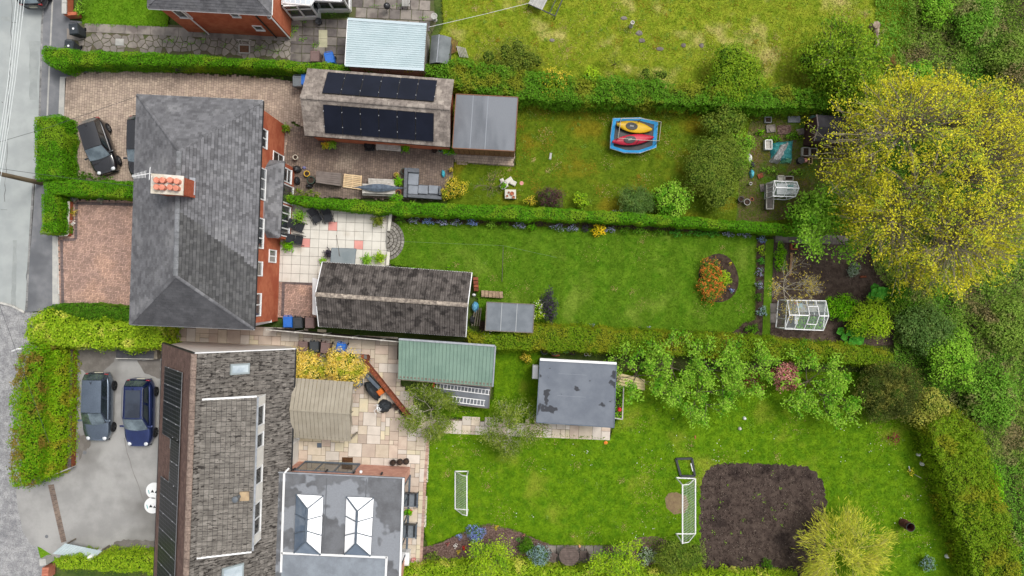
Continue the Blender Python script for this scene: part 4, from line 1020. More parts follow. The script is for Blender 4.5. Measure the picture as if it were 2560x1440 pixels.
# ---------------------------------------------------------------- flat-roofed brick extension with two roof lanterns
EH = 3.1
ex = thing('flat_roof_extension', 'flat-roofed brick extension with two glazed roof lanterns and white trim', 'extension', P(860,1310))
q = PP([(680,1178),(1012,1194),(1000,1480),(668,1470)], EH)
ins = inset_rect(q, .12)
s = sorted(ins, key=lambda p: -p.y); top2 = sorted(s[:2], key=lambda p: p.x); bot2 = sorted(s[2:], key=lambda p: p.x)
G().prism([(p.x, p.y) for p in ins], 0, EH-.12).build('wall', M_brickp, ex)
M_eroof = mat('wet_flat_roof', c(112,114,118), c(92,93,96), .8, .5, .12, 12, c3=c(138,142,148), scale3=.45, lo3=.52, hi3=.56)
n_ = Vector((0,0,1)); G().add(q+[p-n_*.1 for p in q], [(3,2,1,0),(4,5,6,7)]+[((i+1) % 4, i, i+4, (i+1) % 4+4)[::-1] for i in range(4)]).build('roof', M_eroof, ex)
def trim(pts, w=.12, h=.06, m=M_white):
    for a, b in zip(pts, pts[1:]): G().bar(P(*a, EH)+Vector((0,0,.03)), P(*b, EH)+Vector((0,0,.03)), w, h).build('roof_trim', m, ex)
trim([(723,1170),(712,1182)], .1); trim([(711,1183),(703,1430)]); trim([(704,1382),(967,1393)]); trim([(967,1391),(963,1470)]); trim([(1009,1195),(999,1478)]); trim([(681,1180),(1011,1195)], .06, .05, M_lead)
sheet_q = PP([(705,1387),(964,1397),(960,1470),(702,1462)], EH+.012); G().quad(*sheet_q[::-1]).build('lower_roof_sheet', mat('pale_wet_roof', c(144,152,160), c(122,128,136), .7, .45, .08, 12), ex)
for f in (.35, .68): 
    a, b = P(712+f*0+300*f,1190+12*f,EH), P(704+300*f,1384+10*f,EH); G().bar(a+Vector((0,0,.004)), b+Vector((0,0,.004)), .05, .012).build('felt_seam', mat('seam', c(104,106,110), None, rough=.6), ex)
M_lgl = mat('lantern_glare_glass', c(252,252,252,.95), None, rough=.08, spec=.7, coat=.5)  # opaque white paints the glare of the sky on lantern panes
M_ldk = mat('lantern_dim_glass', c(96,112,132), c(120,134,150), .9, .06, spec=.9, coat=.6)  # same glass, painted darker where no bright sky reflects
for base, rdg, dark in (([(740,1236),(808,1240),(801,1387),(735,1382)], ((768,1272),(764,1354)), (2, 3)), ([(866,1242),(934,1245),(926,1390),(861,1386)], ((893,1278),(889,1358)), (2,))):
    b = PP(base, EH+.12); r0, r1 = P(*rdg[0], EH+.62), P(*rdg[1], EH+.62)
    ln = G().prism([(p.x, p.y) for p in b], EH, EH+.12).build('roof_lantern', M_grey, ex)
    faces = [[b[0], b[1], r0], [b[1], b[2], r1, r0], [b[2], b[3], r1], [b[3], b[0], r0, r1]]
    for i, f in enumerate(faces):
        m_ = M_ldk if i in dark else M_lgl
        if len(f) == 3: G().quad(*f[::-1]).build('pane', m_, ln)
        else:
            for a in range(3):
                t0, t1 = a/3, (a+1)/3; lo0, lo1 = f[0].lerp(f[1], t0), f[0].lerp(f[1], t1)
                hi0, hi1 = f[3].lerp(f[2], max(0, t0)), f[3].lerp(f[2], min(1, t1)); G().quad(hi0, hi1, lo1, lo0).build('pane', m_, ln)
                if a: G().bar(lo0+Vector((0,0,.02)), hi0+Vector((0,0,.02)), .05, .05).build('glazing_bar', M_grey, ln)
    for a, c2 in ((b[0], r0), (b[1], r0), (b[2], r1), (b[3], r1), (r0, r1)): G().bar(a+Vector((0,0,.02)), c2+Vector((0,0,.02)), .08 if c2 is not r1 or a is not r0 else .14, .06).build('lantern_rafter', M_grey, ln)
ta, tb = top2; oo = Vector((ta.x, 99, 0))
wall_window(ex, ta, tb, 1.0, 3.6, .1, 2.3, 3, 1, frame=M_grey, out=oo, nm='sliding_door', fw=.09, glass=mat('door_glass', c(104,98,88), c(84,80,74), .8, .05, spec=.8))
wall_window(ex, tb, [p for p in bot2][1], .5, 5.0, .1, 2.5, 4, 1, frame=M_grey, out=Vector((99, tb.y, 0)), nm='glazed_door', fw=.09)
dd = (tb-ta).normalized()
for s in (.9, 2.9, 4.6, 6.3): p = ta+dd*s+Vector((.1,.1,0)); G().cyl(p.x, p.y, 2.2, 2.5, .07, .07, 8).build('wall_lamp', M_black, ex)
p = ta+dd*5.1+Vector((0,.12,0)); G().sphere(p.x, p.y, 2.3, .11).build('round_vent', M_white, ex)

# ---------------------------------------------------------------- north house (mostly above the frame) and its conservatory
nh = thing('north_house', 'red brick house with slate roof and white gutters beside crazy paving', 'house', P(560,-60))
NE = 4.6
q = PP([(372,-330),(690,-318),(678,37),(370,20)], NE); fpn = inset_rect(q, .28); walls(nh, fpn, 0, NE-.05, M_brick)
n1, n2 = P(520,-190,7.4), P(516,-130,7.4)
rf = G().add(q+[n1, n2], [(1,0,4),(2,1,4,5),(3,2,5),(0,3,5,4)]).build('roof', M_slate_h, nh)
tiles(rf, [q[3], q[2], n2], q[3], q[2], .24, .18, M_slate, .03, joined='slates'); tiles(rf, [q[2], q[1], n1, n2], q[2], q[1], .24, .18, M_slate, .03, joined='slates'); tiles(rf, [q[0], q[3], n2, n1], q[0], q[3], .24, .18, M_slate, .03, joined='slates')
for a, b in ((q[3], q[2]), (q[2], q[1]), (q[0], q[3])): gutter(nh, [a+Vector((0,0,-.06)), b+Vector((0,0,-.06))], M_white, .065)
s = sorted(fpn, key=lambda p: p.y); lo2 = sorted(s[:2], key=lambda p: p.x); oo = Vector((0, lo2[0].y-9, 0)); Ln_ = (lo2[1]-lo2[0]).length
for f, w, z0, z1 in ((.62,.55,3.2,4.1),(.72,.6,1.1,1.9),(.1,.8,2.6,3.9)): wall_window(nh, lo2[0], lo2[1], f*Ln_, w, z0, z1, 1, 1, out=oo)
dn = (lo2[1]-lo2[0]).normalized(); nd = Vector((dn.y, -dn.x, 0))
for f, m_ in ((.2, M_white), (.86, M_black), (.99, M_white)): p = lo2[0]+dn*Ln_*f+nd*.08; G().cyl(p.x, p.y, 0, NE-.1, .045, n=8).build('downpipe', m_, nh)
p = lo2[0]+dn*Ln_*.985+nd*.12; G().lathe(p.x, p.y, [(.05,3.6),(.13,3.75),(.13,3.9)]).build('hopper', M_white, nh)
# small bay on the street corner
bq = PP([(392,-12),(420,-12),(452,40),(396,36)], 2.6)
cn = thing('conservatory', 'white framed glazed conservatory on the rear of the north brick house', 'conservatory', P(790,10))
def glazed(pts, z, par, sill=.5):
    for a, b in zip(pts, pts[1:]):
        a, b = P(*a), P(*b); L = (b-a).length; n = max(1, round(L/.8)); d = (b-a)/L; rz = math.atan2(d.y, d.x)
        m = (a+b)/2; G().box(m.x, m.y, sill/2, L, .12, sill, rz).build('dwarf_wall', M_white, par)
        for i in range(n+1): p = a.lerp(b, i/n); G().box(p.x, p.y, (z+sill)/2, .1, .1, z-sill, rz).build('post', M_white, par)
        for zz in (sill+.04, (z+sill)/2+.3, z-.05): G().box(m.x, m.y, zz, L, .1, .09, rz).build('rail', M_white, par)
        for i in range(n): p = a.lerp(b, (i+.5)/n); G().box(p.x, p.y, (z+sill)/2, L/n-.1, .03, z-sill-.1, rz).build('pane', M_glass, par)
glazed([(733,-60),(735,50),(800,47),(800,30),(877,30),(878,-60)], 2.35, cn)
pr = PP([(706,-60),(706,6),(775,12),(785,-2),(852,2),(856,-60)], 2.45); G().prism([(p.x, p.y) for p in pr], 2.36, 2.42).build('roof', mat('poly_roof', c(214,222,228), c(196,206,214), 1, .4, .04, 8), cn)
for a, b in zip(pr[1:5], pr[2:6]): gutter(cn, [offs(a, 2.37), offs(b, 2.37)], M_white, .06)
for i in range(6): x = 712+i*13; a, b = P(x,-60,2.43), P(x,5+(x-706)*.08,2.43); G().bar(a, b, .05, .03).build('glazing_bar', M_white, cn)

# pale lean-to bin store by the tarmac drive
r = thing('bin_store', 'small lean-to store with pale ribbed sheet roof at the tarmac drive entrance', 'store', P(196,1385))
q = PP([(165,1357),(258,1376),(228,1400),(130,1385)], 1.0); q = [offs(p, z) for p, z in zip(q, (1.1,1.1,.95,.95))]
for p in inset_rect(q, .08): G().box(p.x, p.y, .47, .07, .07, .9).build('post', M_wood, r)
ii = inset_rect(q, .1); s2 = sorted(ii, key=lambda p: p.y); G().bar(offs(s2[0], .45), offs(s2[1], .45), .03, .8).build('back_panel', M_wood, r)
ribbed(r, q, mat('pale_grey_sheet', c(196,210,214), c(184,198,202), 1, .6, .04, 12), 14, .012, 1)
p = P(252,1377); G().lathe(p.x, p.y, [(.16,0),(.2,.5),(.17,1.2),(.1,1.32),(.001,1.35)]).build('lamp_globe', M_white, r)
r = thing('brick_pier', 'low terracotta brick pier at the end of the bottom-left hedge', 'pier', P(130,1425)); p = P(132,1422)
for i in range(4): G().box(p.x-.02, p.y+.27-.17*i, .35+.02*i, .42, .16, .7, .05).build('brick', mat('terracotta_brick', c(196,128,104), c(178,110,90), 4, .9, .1, 20, rand=.15), r)
G().box(*P(127,1394).xy, .4, .42, .4, .8, .1).build('stone', M_conc, r)
# ================================================================ hedges, shrubs, trees
M_core = mat('core_shade', c(62,92,18), c(66,80,26), 6, .95, .3, 20)  # dark core colour that paints the shade between leaves
M_stem = mat('grey_bark', c(132,122,104), c(108,98,82), 6, .9, .2, 20)
M_pale = mat('pale_bark', c(206,198,180), c(176,168,150), 6, .85, .15, 20)
LM = {}; LA = 1.0
def lm(key, a, b, d=None, **kw):
    LM[key] = leafmat('leaf_'+key, c(*a, LA), c(*b, LA), c(*d, LA) if d else None, **kw); return LM[key]
lm('privet', (70,124,10), (92,146,22), (116,150,30), patch=.8)
lm('privet_dark', (60,104,14), (80,126,24), (96,128,34), patch=.7)
lm('laurel', (118,154,26), (154,180,40), (206,206,90), patch=.9, lo3=.55, hi3=.68)
lm('mixed', (120,146,22), (92,150,16), (128,112,44), patch=.9, lo3=.5, hi3=.62)
lm('bright', (104,168,14), (128,184,26), (88,150,16), patch=.8)
lm('bright2', (112,160,18), (140,172,30), (150,150,40), patch=1.1, lo3=.48, hi3=.62)
lm('olive', (98,116,38), (120,132,48), (132,134,40), patch=.7)
lm('hedge_mix', (76,126,18), (98,140,36), (128,136,36), patch=.5)
lm('hedge_low', (96,132,14), (118,142,28), (132,138,30), patch=.5)
lm('lime', (140,176,30), (164,190,44), (118,160,30), patch=1.2)
lm('maple', (108,144,30), (140,164,40), (84,122,26), patch=1.2)
lm('tan', (146,150,60), (166,164,74), (128,140,50), patch=1.0)
lm('fresh', (122,172,40), (146,188,64), (96,150,34), patch=1.1)
lm('apple', (112,162,34), (150,186,66), (84,140,26), patch=1.3)
lm('deep', (76,108,48), (96,126,60), (112,138,72), patch=1.2)
lm('feather', (108,128,44), (128,146,54), (92,120,36), patch=1.0)
lm('gold', (206,186,48), (222,198,76), (160,170,40), patch=1.0)
lm('yellow', (226,206,40), (238,196,40), (190,186,30), patch=1.6)
lm('treegold', (186,184,42), (204,196,52), (138,158,50), patch=.8, lo3=.48, hi3=.62, var=.34)
lm('purple', (92,62,66), (74,52,60), (104,74,68), patch=1.5)
lm('plum', (70,64,76), (58,54,64), None)
lm('pink', (206,150,140), (178,116,104), (150,84,80), patch=1.2)
lm('crimson', (128,64,56), (110,52,50), None)
lm('bluegrey', (150,176,176), (122,150,150), None)
lm('silver', (158,172,150), (128,146,122), None)
lm('blueflower', (144,162,216), (120,138,204), (96,128,80), patch=4, lo3=.52, hi3=.58)
lm('lilac', (164,164,196), (134,138,170), (90,120,60), patch=5, lo3=.5, hi3=.56)
lm('white_flower', (240,238,232), (226,222,218), None)
lm('orange', (232,140,62), (206,110,52), (104,130,40), patch=5, lo3=.46, hi3=.5, scale=9)
lm('red', (220,76,50), (196,54,44), None)
lm('willow', (196,194,72), (174,178,54), (150,164,50), patch=1.2)
lm('birch', (116,136,46), (94,116,36), (136,150,62), patch=1.5)
lm('conifer', (88,96,40), (64,76,32), (124,124,56), patch=1.4)
lm('ochre', (188,170,72), (160,146,60), None)
lm('scrub', (106,140,46), (134,158,66), (136,126,84), patch=.45, lo3=.5, hi3=.62)
lm('scrub2', (92,144,38), (120,162,54), (142,142,88), patch=.5, lo3=.55, hi3=.66)
lm('bigleaf', (66,140,40), (84,156,52), None)
lm('golden_thuja', (226,196,72), (238,214,120), (170,176,54), patch=1.3, lo3=.52, hi3=.62)

def hedge(name, label, top_px, h, m, leaf=.085, dens=560, z0=0.0, rough=.03, round_=.22, cat='hedge', lump=.04):
    poly = [(p.x, p.y) for p in PP(top_px, h)]
    if area2(poly) < 0: poly = poly[::-1]
    root = thing(name, label, cat, (sum(p[0] for p in poly)/len(poly), sum(p[1] for p in poly)/len(poly), 0))
    rng = RNG; fine = []
    for i in range(len(poly)):
        (x0, y0), (x1, y1) = poly[i], poly[(i+1) % len(poly)]; L = math.hypot(x1-x0, y1-y0); k = max(1, int(L/.45))
        fine += [(x0+(x1-x0)*j/k+rng.normal(0, .035+lump*.25), y0+(y1-y0)*j/k+rng.normal(0, .035+lump*.25)) for j in range(k)]
    poly = fine; A = abs(area2(poly)); xs = [p[0] for p in poly]; ys = [p[1] for p in poly]
    n = int(dens*(max(xs)-min(xs))*(max(ys)-min(ys))); X = rng.uniform(min(xs), max(xs), n); Y = rng.uniform(min(ys), max(ys), n)
    k = inside_np(poly, X, Y); X, Y = X[k], Y[k]; d = edge_dist(poly, X, Y)
    f = np.clip(d/round_, 0, 1); Z = h-round_*(1-np.sqrt(1-(1-f)**2))*.8+lump*(vnoise(X, Y, 2.6)+.6*vnoise(X, Y, 6.1))+rng.normal(0, rough, len(X))
    pts = [np.c_[X, Y, Z]]; nrm = [np.c_[np.zeros(len(X)), np.zeros(len(X)), np.ones(len(X))]]
    for i in range(len(poly)):
        x0, y0 = poly[i]; x1, y1 = poly[(i+1) % len(poly)]; L = math.hypot(x1-x0, y1-y0); q = int(dens*.8*L*h)
        if q == 0: continue
        t = rng.uniform(0, 1, q); z = rng.uniform(z0+.03, h-.08, q); nx, ny = (y1-y0)/L, -(x1-x0)/L; o = rng.normal(0, rough, q)+lump*vnoise(t*L+i*7, z, 3)
        pts.append(np.c_[x0+(x1-x0)*t+nx*o, y0+(y1-y0)*t+ny*o, z]); nrm.append(np.tile((nx, ny, .35), (q, 1)))
    leaves('foliage', np.vstack(pts), np.vstack(nrm), leaf, m, root, jit=.32)
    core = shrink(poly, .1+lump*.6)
    if abs(area2(core)) > .05: G().prism(core, z0, h-.07-lump*1.9).build('shade_core', M_core, root)  # solid filler, shade of the leaf gaps put into its colour
    return root
def shrub(name, label, px, py, rpx, h, m, leaf=.1, dens=150, ry=None, ncl=9, cat='shrub', aspect=.6, flat=.9, accent=None, stemm=None, z0=0, jit=.55, group=None, core=True, spread=.8, crz=.42):
    hc = z0+h*.62; ry = ry or rpx; k = kk(hc); ctr = P(px, py, hc); rx, ryy = rpx*k, ry*k
    root = thing(name, label, cat, (ctr.x, ctr.y, z0), group)
    rng = RNG; P_ = []; N_ = []; cg = G(); rz = h*.42
    r0 = min(rx, ryy)
    for i in range(ncl):
        a = 2.399*i+rng.uniform(-.3, .3); q = math.sqrt((i+.4)/ncl)*spread; zz = (1-q*q)*.75+rng.uniform(-.18, .2)
        cx, cy, cz_ = ctr.x+rx*q*math.cos(a), ctr.y+ryy*q*math.sin(a), z0+h*.52+rz*flat*(zz-.35)
        cr_ = r0*crz*rng.uniform(.8, 1.25); cv = min(cr_, h*.4)
        n = max(6, int(dens*4*math.pi*cr_*cr_*.55)); v = rng.normal(0, 1, (n, 3)); v /= np.linalg.norm(v, axis=1)[:, None]; v[:, 2] = np.abs(v[:, 2])*1.1-.25
        rr = np.where(rng.uniform(0, 1, n) < .14, rng.uniform(1.1, 1.55, n), rng.uniform(.75, 1.12, n))[:, None]
        pp = v*rr*np.array((cr_*max(rx/r0, 1)**.5, cr_*max(ryy/r0, 1)**.5, cv))+np.array((cx, cy, cz_)); pp[:, 2] = np.maximum(pp[:, 2], z0+.04)
        P_.append(pp); N_.append(v+np.array((0, 0, .5)))
        cg.sphere(cx, cy, max(cz_-.05*cv, z0+cv*.5), cr_*.6, cv*.55, 8, 5)
    leaves('crown', np.vstack(P_), np.vstack(N_), leaf, m, root, jit=jit, aspect=aspect)
    if accent:
        am, n, sz = accent; al = np.vstack(P_); idx = rng.choice(len(al), min(n, len(al)), False); pp = al[idx]+np.array((0, 0, .04)); leaves('blossom', pp, np.vstack(N_)[idx]*0+np.array((0,0,1)), sz, am, root, jit=.4, aspect=.9)
    if core and ncl > 5: cg.build('shade_blobs', M_core, root, kind='stuff')  # solid blobs filling the crown, coloured as its inner shade
    g = G(); b = Vector((ctr.x, ctr.y, z0))
    for i in range(4):
        a = i*1.6+rng.uniform(0, .5); e = Vector((ctr.x+rx*.45*math.cos(a), ctr.y+ryy*.45*math.sin(a), z0+h*.62)); g.tube([b, b.lerp(e, .5)+Vector((0, 0, h*.1)), e], max(.012, h*.014), 5, .006)
    g.build('stem', stemm or M_stem, root)
    return root

def branch_tree(name, label, base, top_h, spread, m, leaf, nleaf, seed=1, stemm=None, levels=4, lean=(0, 0), trunk_r=.14, trunk_f=.3, clump=.35, kids=4, droop=0.0, cat='tree', up=.55, jit=.55, aspect=.55, minr=.006, up2=.8, radial=False):
    """tree grown limb by limb; leaves sit in small clumps along and at the ends of the twigs"""
    rs = random.Random(seed); rng = np.random.default_rng(seed)
    base = Vector(base); root = thing(name, label, cat, base)
    g = G(); tips = []
    th = base+Vector((lean[0]*trunk_f, lean[1]*trunk_f, top_h*trunk_f))
    gt = G(); gt.tube([base, base.lerp(th, .5)+Vector((.05, -.04, 0)), th], trunk_r, 8, trunk_r*.75); gt.build('trunk', stemm or M_stem, root)
    L0 = math.hypot(spread, top_h*(1-trunk_f))/sum(.72**i for i in range(levels))
    def grow(p, d, L, r, lv):
        n = 3; pts = [p]
        for i in range(n):
            d = (d+Vector((rs.uniform(-.22, .22), rs.uniform(-.22, .22), rs.uniform(-.1, .16)-droop*(levels-lv)*.25))).normalized(); p = p+d*(L/n); pts.append(p)
            if p.z < base.z+.25: p.z = base.z+.25
        g.tube(pts, r, 5 if lv > 1 else 4, max(r*.55, minr))
        if lv <= 2: tips.append((pts[2], lv)); 
        tips.append((pts[3], lv))
        if lv == 0: return
        for k in range(kids if lv > 1 else kids-1):
            a = rs.uniform(0, 6.28); s = Vector((math.cos(a), math.sin(a), 0)); ax = d.cross(Vector((0, 0, 1))); 
            nd = (d*1.0+s*rs.uniform(.45, .95)+Vector((0, 0, rs.uniform(-.1, .25)*up2))).normalized()
            q = pts[rs.choice((2, 3, 3))]; grow(q, nd, L*rs.uniform(.6, .85), max(r*.58, minr), lv-1)
    nb = kids+2
    for i in range(nb):
        a = 2*math.pi*i/nb+rs.uniform(-.3, .3); d = Vector((math.cos(a)*spread*.9+lean[0]*.3, math.sin(a)*spread*.9+lean[1]*.3, top_h*up*rs.uniform(.6, 1.3))).normalized(); grow(th, d, L0, trunk_r*.55, levels-1)
    g.build('limbs', stemm or M_stem, root)
    T = np.array([t[0][:] for t in tips if t[1] <= 1]); n = nleaf
    idx = rng.integers(0, len(T), n); cl = rng.normal(0, 1, (n, 3))*clump*np.array((1, 1, .6)); pp = T[idx]+cl; pp[:, 2] = np.maximum(pp[:, 2], base.z+.1)
    tan = None
    if radial:
        tan = pp-np.array((base.x, base.y, base.z+top_h*.6)); tan /= np.linalg.norm(tan, axis=1)[:, None]+1e-6; tan += rng.normal(0, .35, tan.shape)
    leaves('crown', pp, np.tile((0, 0, 1.0), (n, 1)), leaf, m, root, jit=jit, aspect=aspect, tan=tan)
    return root

# ---------------------------------------------------------------- clipped hedges
hedge('privet_hedge', 'long clipped privet hedge between crazy paving path and buff block driveway', [(104,128),(112,116),(140,116),(200,124),(400,132),(640,146),(770,155),(868,160),(868,178),(760,176),(640,168),(500,163),(330,160),(225,160),(185,158),(150,172),(125,165),(104,146)], 1.6, LM['privet'])
hedge('privet_hedge', 'square clipped privet hedge block beside the black city car', [(84,290),(142,286),(154,296),(153,400),(156,448),(86,450)], 1.7, LM['privet'])
hedge('privet_hedge', 'clipped privet hedge running from the telegraph pole to the house front', [(108,456),(160,449),(250,450),(336,455),(336,493),(250,490),(160,487),(108,482)], 1.6, LM['privet'], dens=600)
hedge('privet_hedge', 'clipped privet hedge block bordering the red herringbone driveway', [(102,484),(138,489),(142,500),(142,576),(134,586),(101,582)], 1.55, LM['privet'])
hedge('privet_hedge', 'low dark green hedge along the bottom of the red herringbone driveway', [(106,772),(140,758),(230,760),(326,766),(326,806),(200,806),(110,800)], 1.45, LM['privet_dark'])
hedge('laurel_hedge', 'yellow-green laurel hedge between red driveway and tarmac drive', [(62,835),(72,800),(105,780),(140,784),(180,800),(300,808),(412,814),(414,866),(330,872),(180,868),(110,866),(75,858)], 2.0, LM['laurel'], leaf=.13, dens=440, rough=.09, lump=.14)
hedge('mixed_hedge', 'tall mixed green and bronze hedge between lane and tarmac drive', [(60,866),(104,862),(98,1000),(96,1170),(76,1214),(36,1220),(25,1180),(30,1000),(42,920)], 2.6, LM['mixed'], leaf=.11, dens=460, rough=.14, lump=.22)
hedge('spindle_hedge', 'bright green lower hedge along the tarmac drive below the bronze hedge', [(100,880),(150,874),(153,1000),(150,1120),(143,1165),(120,1192),(100,1204),(90,1180),(96,1000)], 1.7, LM['bright2'], leaf=.1, dens=480, rough=.12, lump=.16)
hedge('golden_hedge', 'golden-green hedge at the foot of the tarmac drive by the bin store', [(133,1402),(190,1392),(232,1402),(255,1388),(392,1392),(394,1434),(300,1430),(200,1424),(140,1420)], 1.5, LM['laurel'], leaf=.1, dens=520, rough=.08, lump=.1)
hedge('privet_hedge', 'long clipped hedge between the kayak lawn and the mown lawn', [(708,486),(760,492),(800,495),(1000,506),(1280,514),(1500,527),(1700,540),(1900,556),(2005,566),(2005,588),(1900,580),(1700,564),(1500,553),(1280,546),(1100,541),(980,535),(850,524),(760,514),(716,502)], 1.5, LM['privet'])
hedge('garden_hedge', 'overgrown mixed hedge between the dry lawn and the kayak lawn', [(1060,160),(1150,150),(1300,176),(1500,192),(1800,210),(2100,226),(2150,240),(2150,272),(1950,268),(1700,262),(1500,256),(1300,250),(1280,236),(1140,222),(1060,180)], 1.75, LM['hedge_mix'], leaf=.1, dens=480, rough=.12, lump=.22)
hedge('garden_hedge', 'olive clipped hedge between the mown lawn and the apple trees', [(1165,835),(1240,838),(1280,826),(1345,814),(1500,822),(1700,834),(1900,846),(2100,862),(2230,880),(2242,896),(2200,912),(2000,906),(1800,896),(1600,886),(1450,880),(1300,874),(1240,870),(1172,860)], 1.6, LM['hedge_low'], leaf=.085, dens=600, rough=.08, lump=.12)
hedge('boundary_hedge', 'tall green-yellow boundary hedge between the back lawn and the wild scrub', [(2318,1062),(2390,1030),(2450,1080),(2490,1200),(2530,1320),(2570,1480),(2455,1480),(2420,1400),(2380,1260),(2345,1150)], 2.0, LM['hedge_low'], leaf=.11, dens=460, rough=.15, lump=.3)
hedge('golden_hedge', 'yellow-green hedge along the bottom behind the mulch bed and round table', [(1000,1424),(1100,1414),(1300,1408),(1360,1420),(1420,1428),(1490,1424),(1600,1430),(1800,1436),(2000,1440),(2000,1520),(1000,1520)], 1.0, LM['laurel'], leaf=.1, dens=520, rough=.1, lump=.15)
hedge('golden_hedge', 'green hedge strip below the flat-roofed extension', [(690,1436),(1000,1440),(1000,1500),(690,1500)], 1.4, LM['laurel'], leaf=.1, dens=440)

# ---------------------------------------------------------------- shrubs along the kayak lawn and dry lawn
shrub('hawthorn_shrub', 'spreading olive shrub between tin shed and dry lawn', 1275, 150, 85, 2.3, LM['olive'], .1, 150, 52, 14)
shrub('holly_shrub', 'dark green shrub filling the hedge behind the solar garage', 1150, 180, 60, 2.2, LM['hedge_mix'], .1, 170, 36, 10)
shrub('elder_shrub', 'yellow-olive shrub in the overgrown hedge above the felt-roofed shed', 1390, 205, 42, 2.3, LM['gold'], .1, 110, 40, 9)
shrub('maple_sapling', 'bright lime sapling in the overgrown hedge, taller of two', 1478, 195, 26, 2.4, LM['lime'], .13, 130, 30, 7)
shrub('maple_sapling', 'bright green sapling low in the overgrown hedge by the kayak lawn edge', 1466, 245, 22, 2.0, LM['fresh'], .12, 130, 20, 6)
shrub('willow_shrub', 'thin grey-green shrub leaning over the dry lawn', 1540, 150, 40, 1.6, LM['olive'], .09, 60, 26, 7, core=False)
shrub('lilac_shrub', 'grey-green shrub in the middle of the overgrown hedge', 1630, 200, 46, 2.0, LM['feather'], .1, 120, 36, 9)
shrub('golden_shrub', 'small lime yellow shrub rising from the overgrown hedge', 1716, 222, 20, 2.1, LM['lime'], .13, 130, 28, 6)
shrub('golden_shrub', 'small bright yellow shrub at the foot of the overgrown hedge', 1690, 276, 17, .7, LM['yellow'], .09, 200, 9, 6)
shrub('hazel_bush', 'large lime green bush with yellow side beside the dry lawn', 1838, 185, 72, 2.8, LM['maple'], .12, 150, 74, 16)
shrub('hazel_bush', 'green bush at the top of the feathery divider shrubs', 1815, 310, 50, 2.5, LM['feather'], .1, 160, 48, 10)
shrub('tamarisk_shrub', 'large feathery olive shrub dividing the kayak lawn from the allotment', 1795, 425, 74, 2.6, LM['feather'], .11, 170, 100, 18, aspect=.35)
shrub('tamarisk_shrub', 'bright green shrub behind the feathery divider, beside the blue bag', 1850, 380, 40, 2.3, LM['fresh'], .1, 140, 60, 10)
branch_tree('maple_tree', 'big round green maple tree beside the dry lawn', P(2075,200)+Vector((0,0,0)), 4.0, 1.9, LM['maple'], .15, 6000, 3, None, 4, (.3,.4), .12, .3, .28, 4)
shrub('maple_bush', 'dense yellow-green bush under the round maple tree', 2105, 160, 95, 3.2, LM['maple'], .14, 110, 80, 18)
shrub('bay_shrub', 'dark green shrub by the brown apex shed roof', 2130, 262, 60, 2.2, LM['deep'], .12, 150, 32, 9)
# shrubs along the clipped middle hedge
shrub('spirea_shrub', 'golden feathery shrub beside the grey corner sofa', 1130, 472, 36, 1.3, LM['gold'], .08, 260, 30, 9, aspect=.4)
shrub('box_ball', 'rounded bright green bush growing through the clipped hedge near the patio table', 990, 501, 22, 1.9, LM['bright'], .08, 260, 20, 8)
shrub('box_ball', 'small green bush on the clipped hedge beside the corner sofa', 1030, 512, 12, 1.7, LM['fresh'], .08, 220, 11, 6)
shrub('ivy_mound', 'mixed green ivy mound at the house end of the clipped hedge', 757, 485, 52, 1.5, LM['olive'], .09, 200, 17, 8)
shrub('berberis_shrub', 'round purple-leaved shrub by the kayak lawn', 1376, 494, 34, 1.5, LM['purple'], .09, 230, 30, 11, aspect=.4)
shrub('euonymus_shrub', 'small yellow shrub beside the purple-leaved shrub', 1325, 502, 18, .9, LM['gold'], .08, 240, 13, 6)
shrub('euonymus_shrub', 'bright lime shrub right of the purple-leaved shrub', 1452, 500, 23, 1.2, LM['lime'], .1, 200, 20, 7)
shrub('euonymus_shrub', 'bright green shrub growing out of the clipped hedge below the lime shrub', 1452, 532, 17, 1.7, LM['fresh'], .1, 200, 12, 6)
shrub('pine_shrub', 'round dark blue-green pine bush at the clipped hedge', 1593, 504, 46, 1.9, LM['deep'], .1, 240, 42, 16, aspect=.3)
shrub('cherry_shrub', 'pale green spiky-outlined shrub beside the dark pine bush', 1680, 500, 48, 1.9, LM['apple'], .13, 120, 44, 12)
shrub('heather_mound', 'low mauve-grey heather in the clipped hedge beside the pine bush', 1545, 530, 24, 1.6, LM['lilac'], .06, 220, 9, 6)
shrub('azalea_bush', 'bright yellow flowering azalea at the mown lawn edge', 1497, 575, 20, .8, LM['yellow'], .1, 260, 15, 8)
branch_tree('dead_shrub', 'bare grey branched dead shrub beside the stone planter', P(1228,470), 1.3, .75, LM['olive'], .05, 12, 11, M_stem, 3, (-.3,.1), .035, .15, .1, 4)
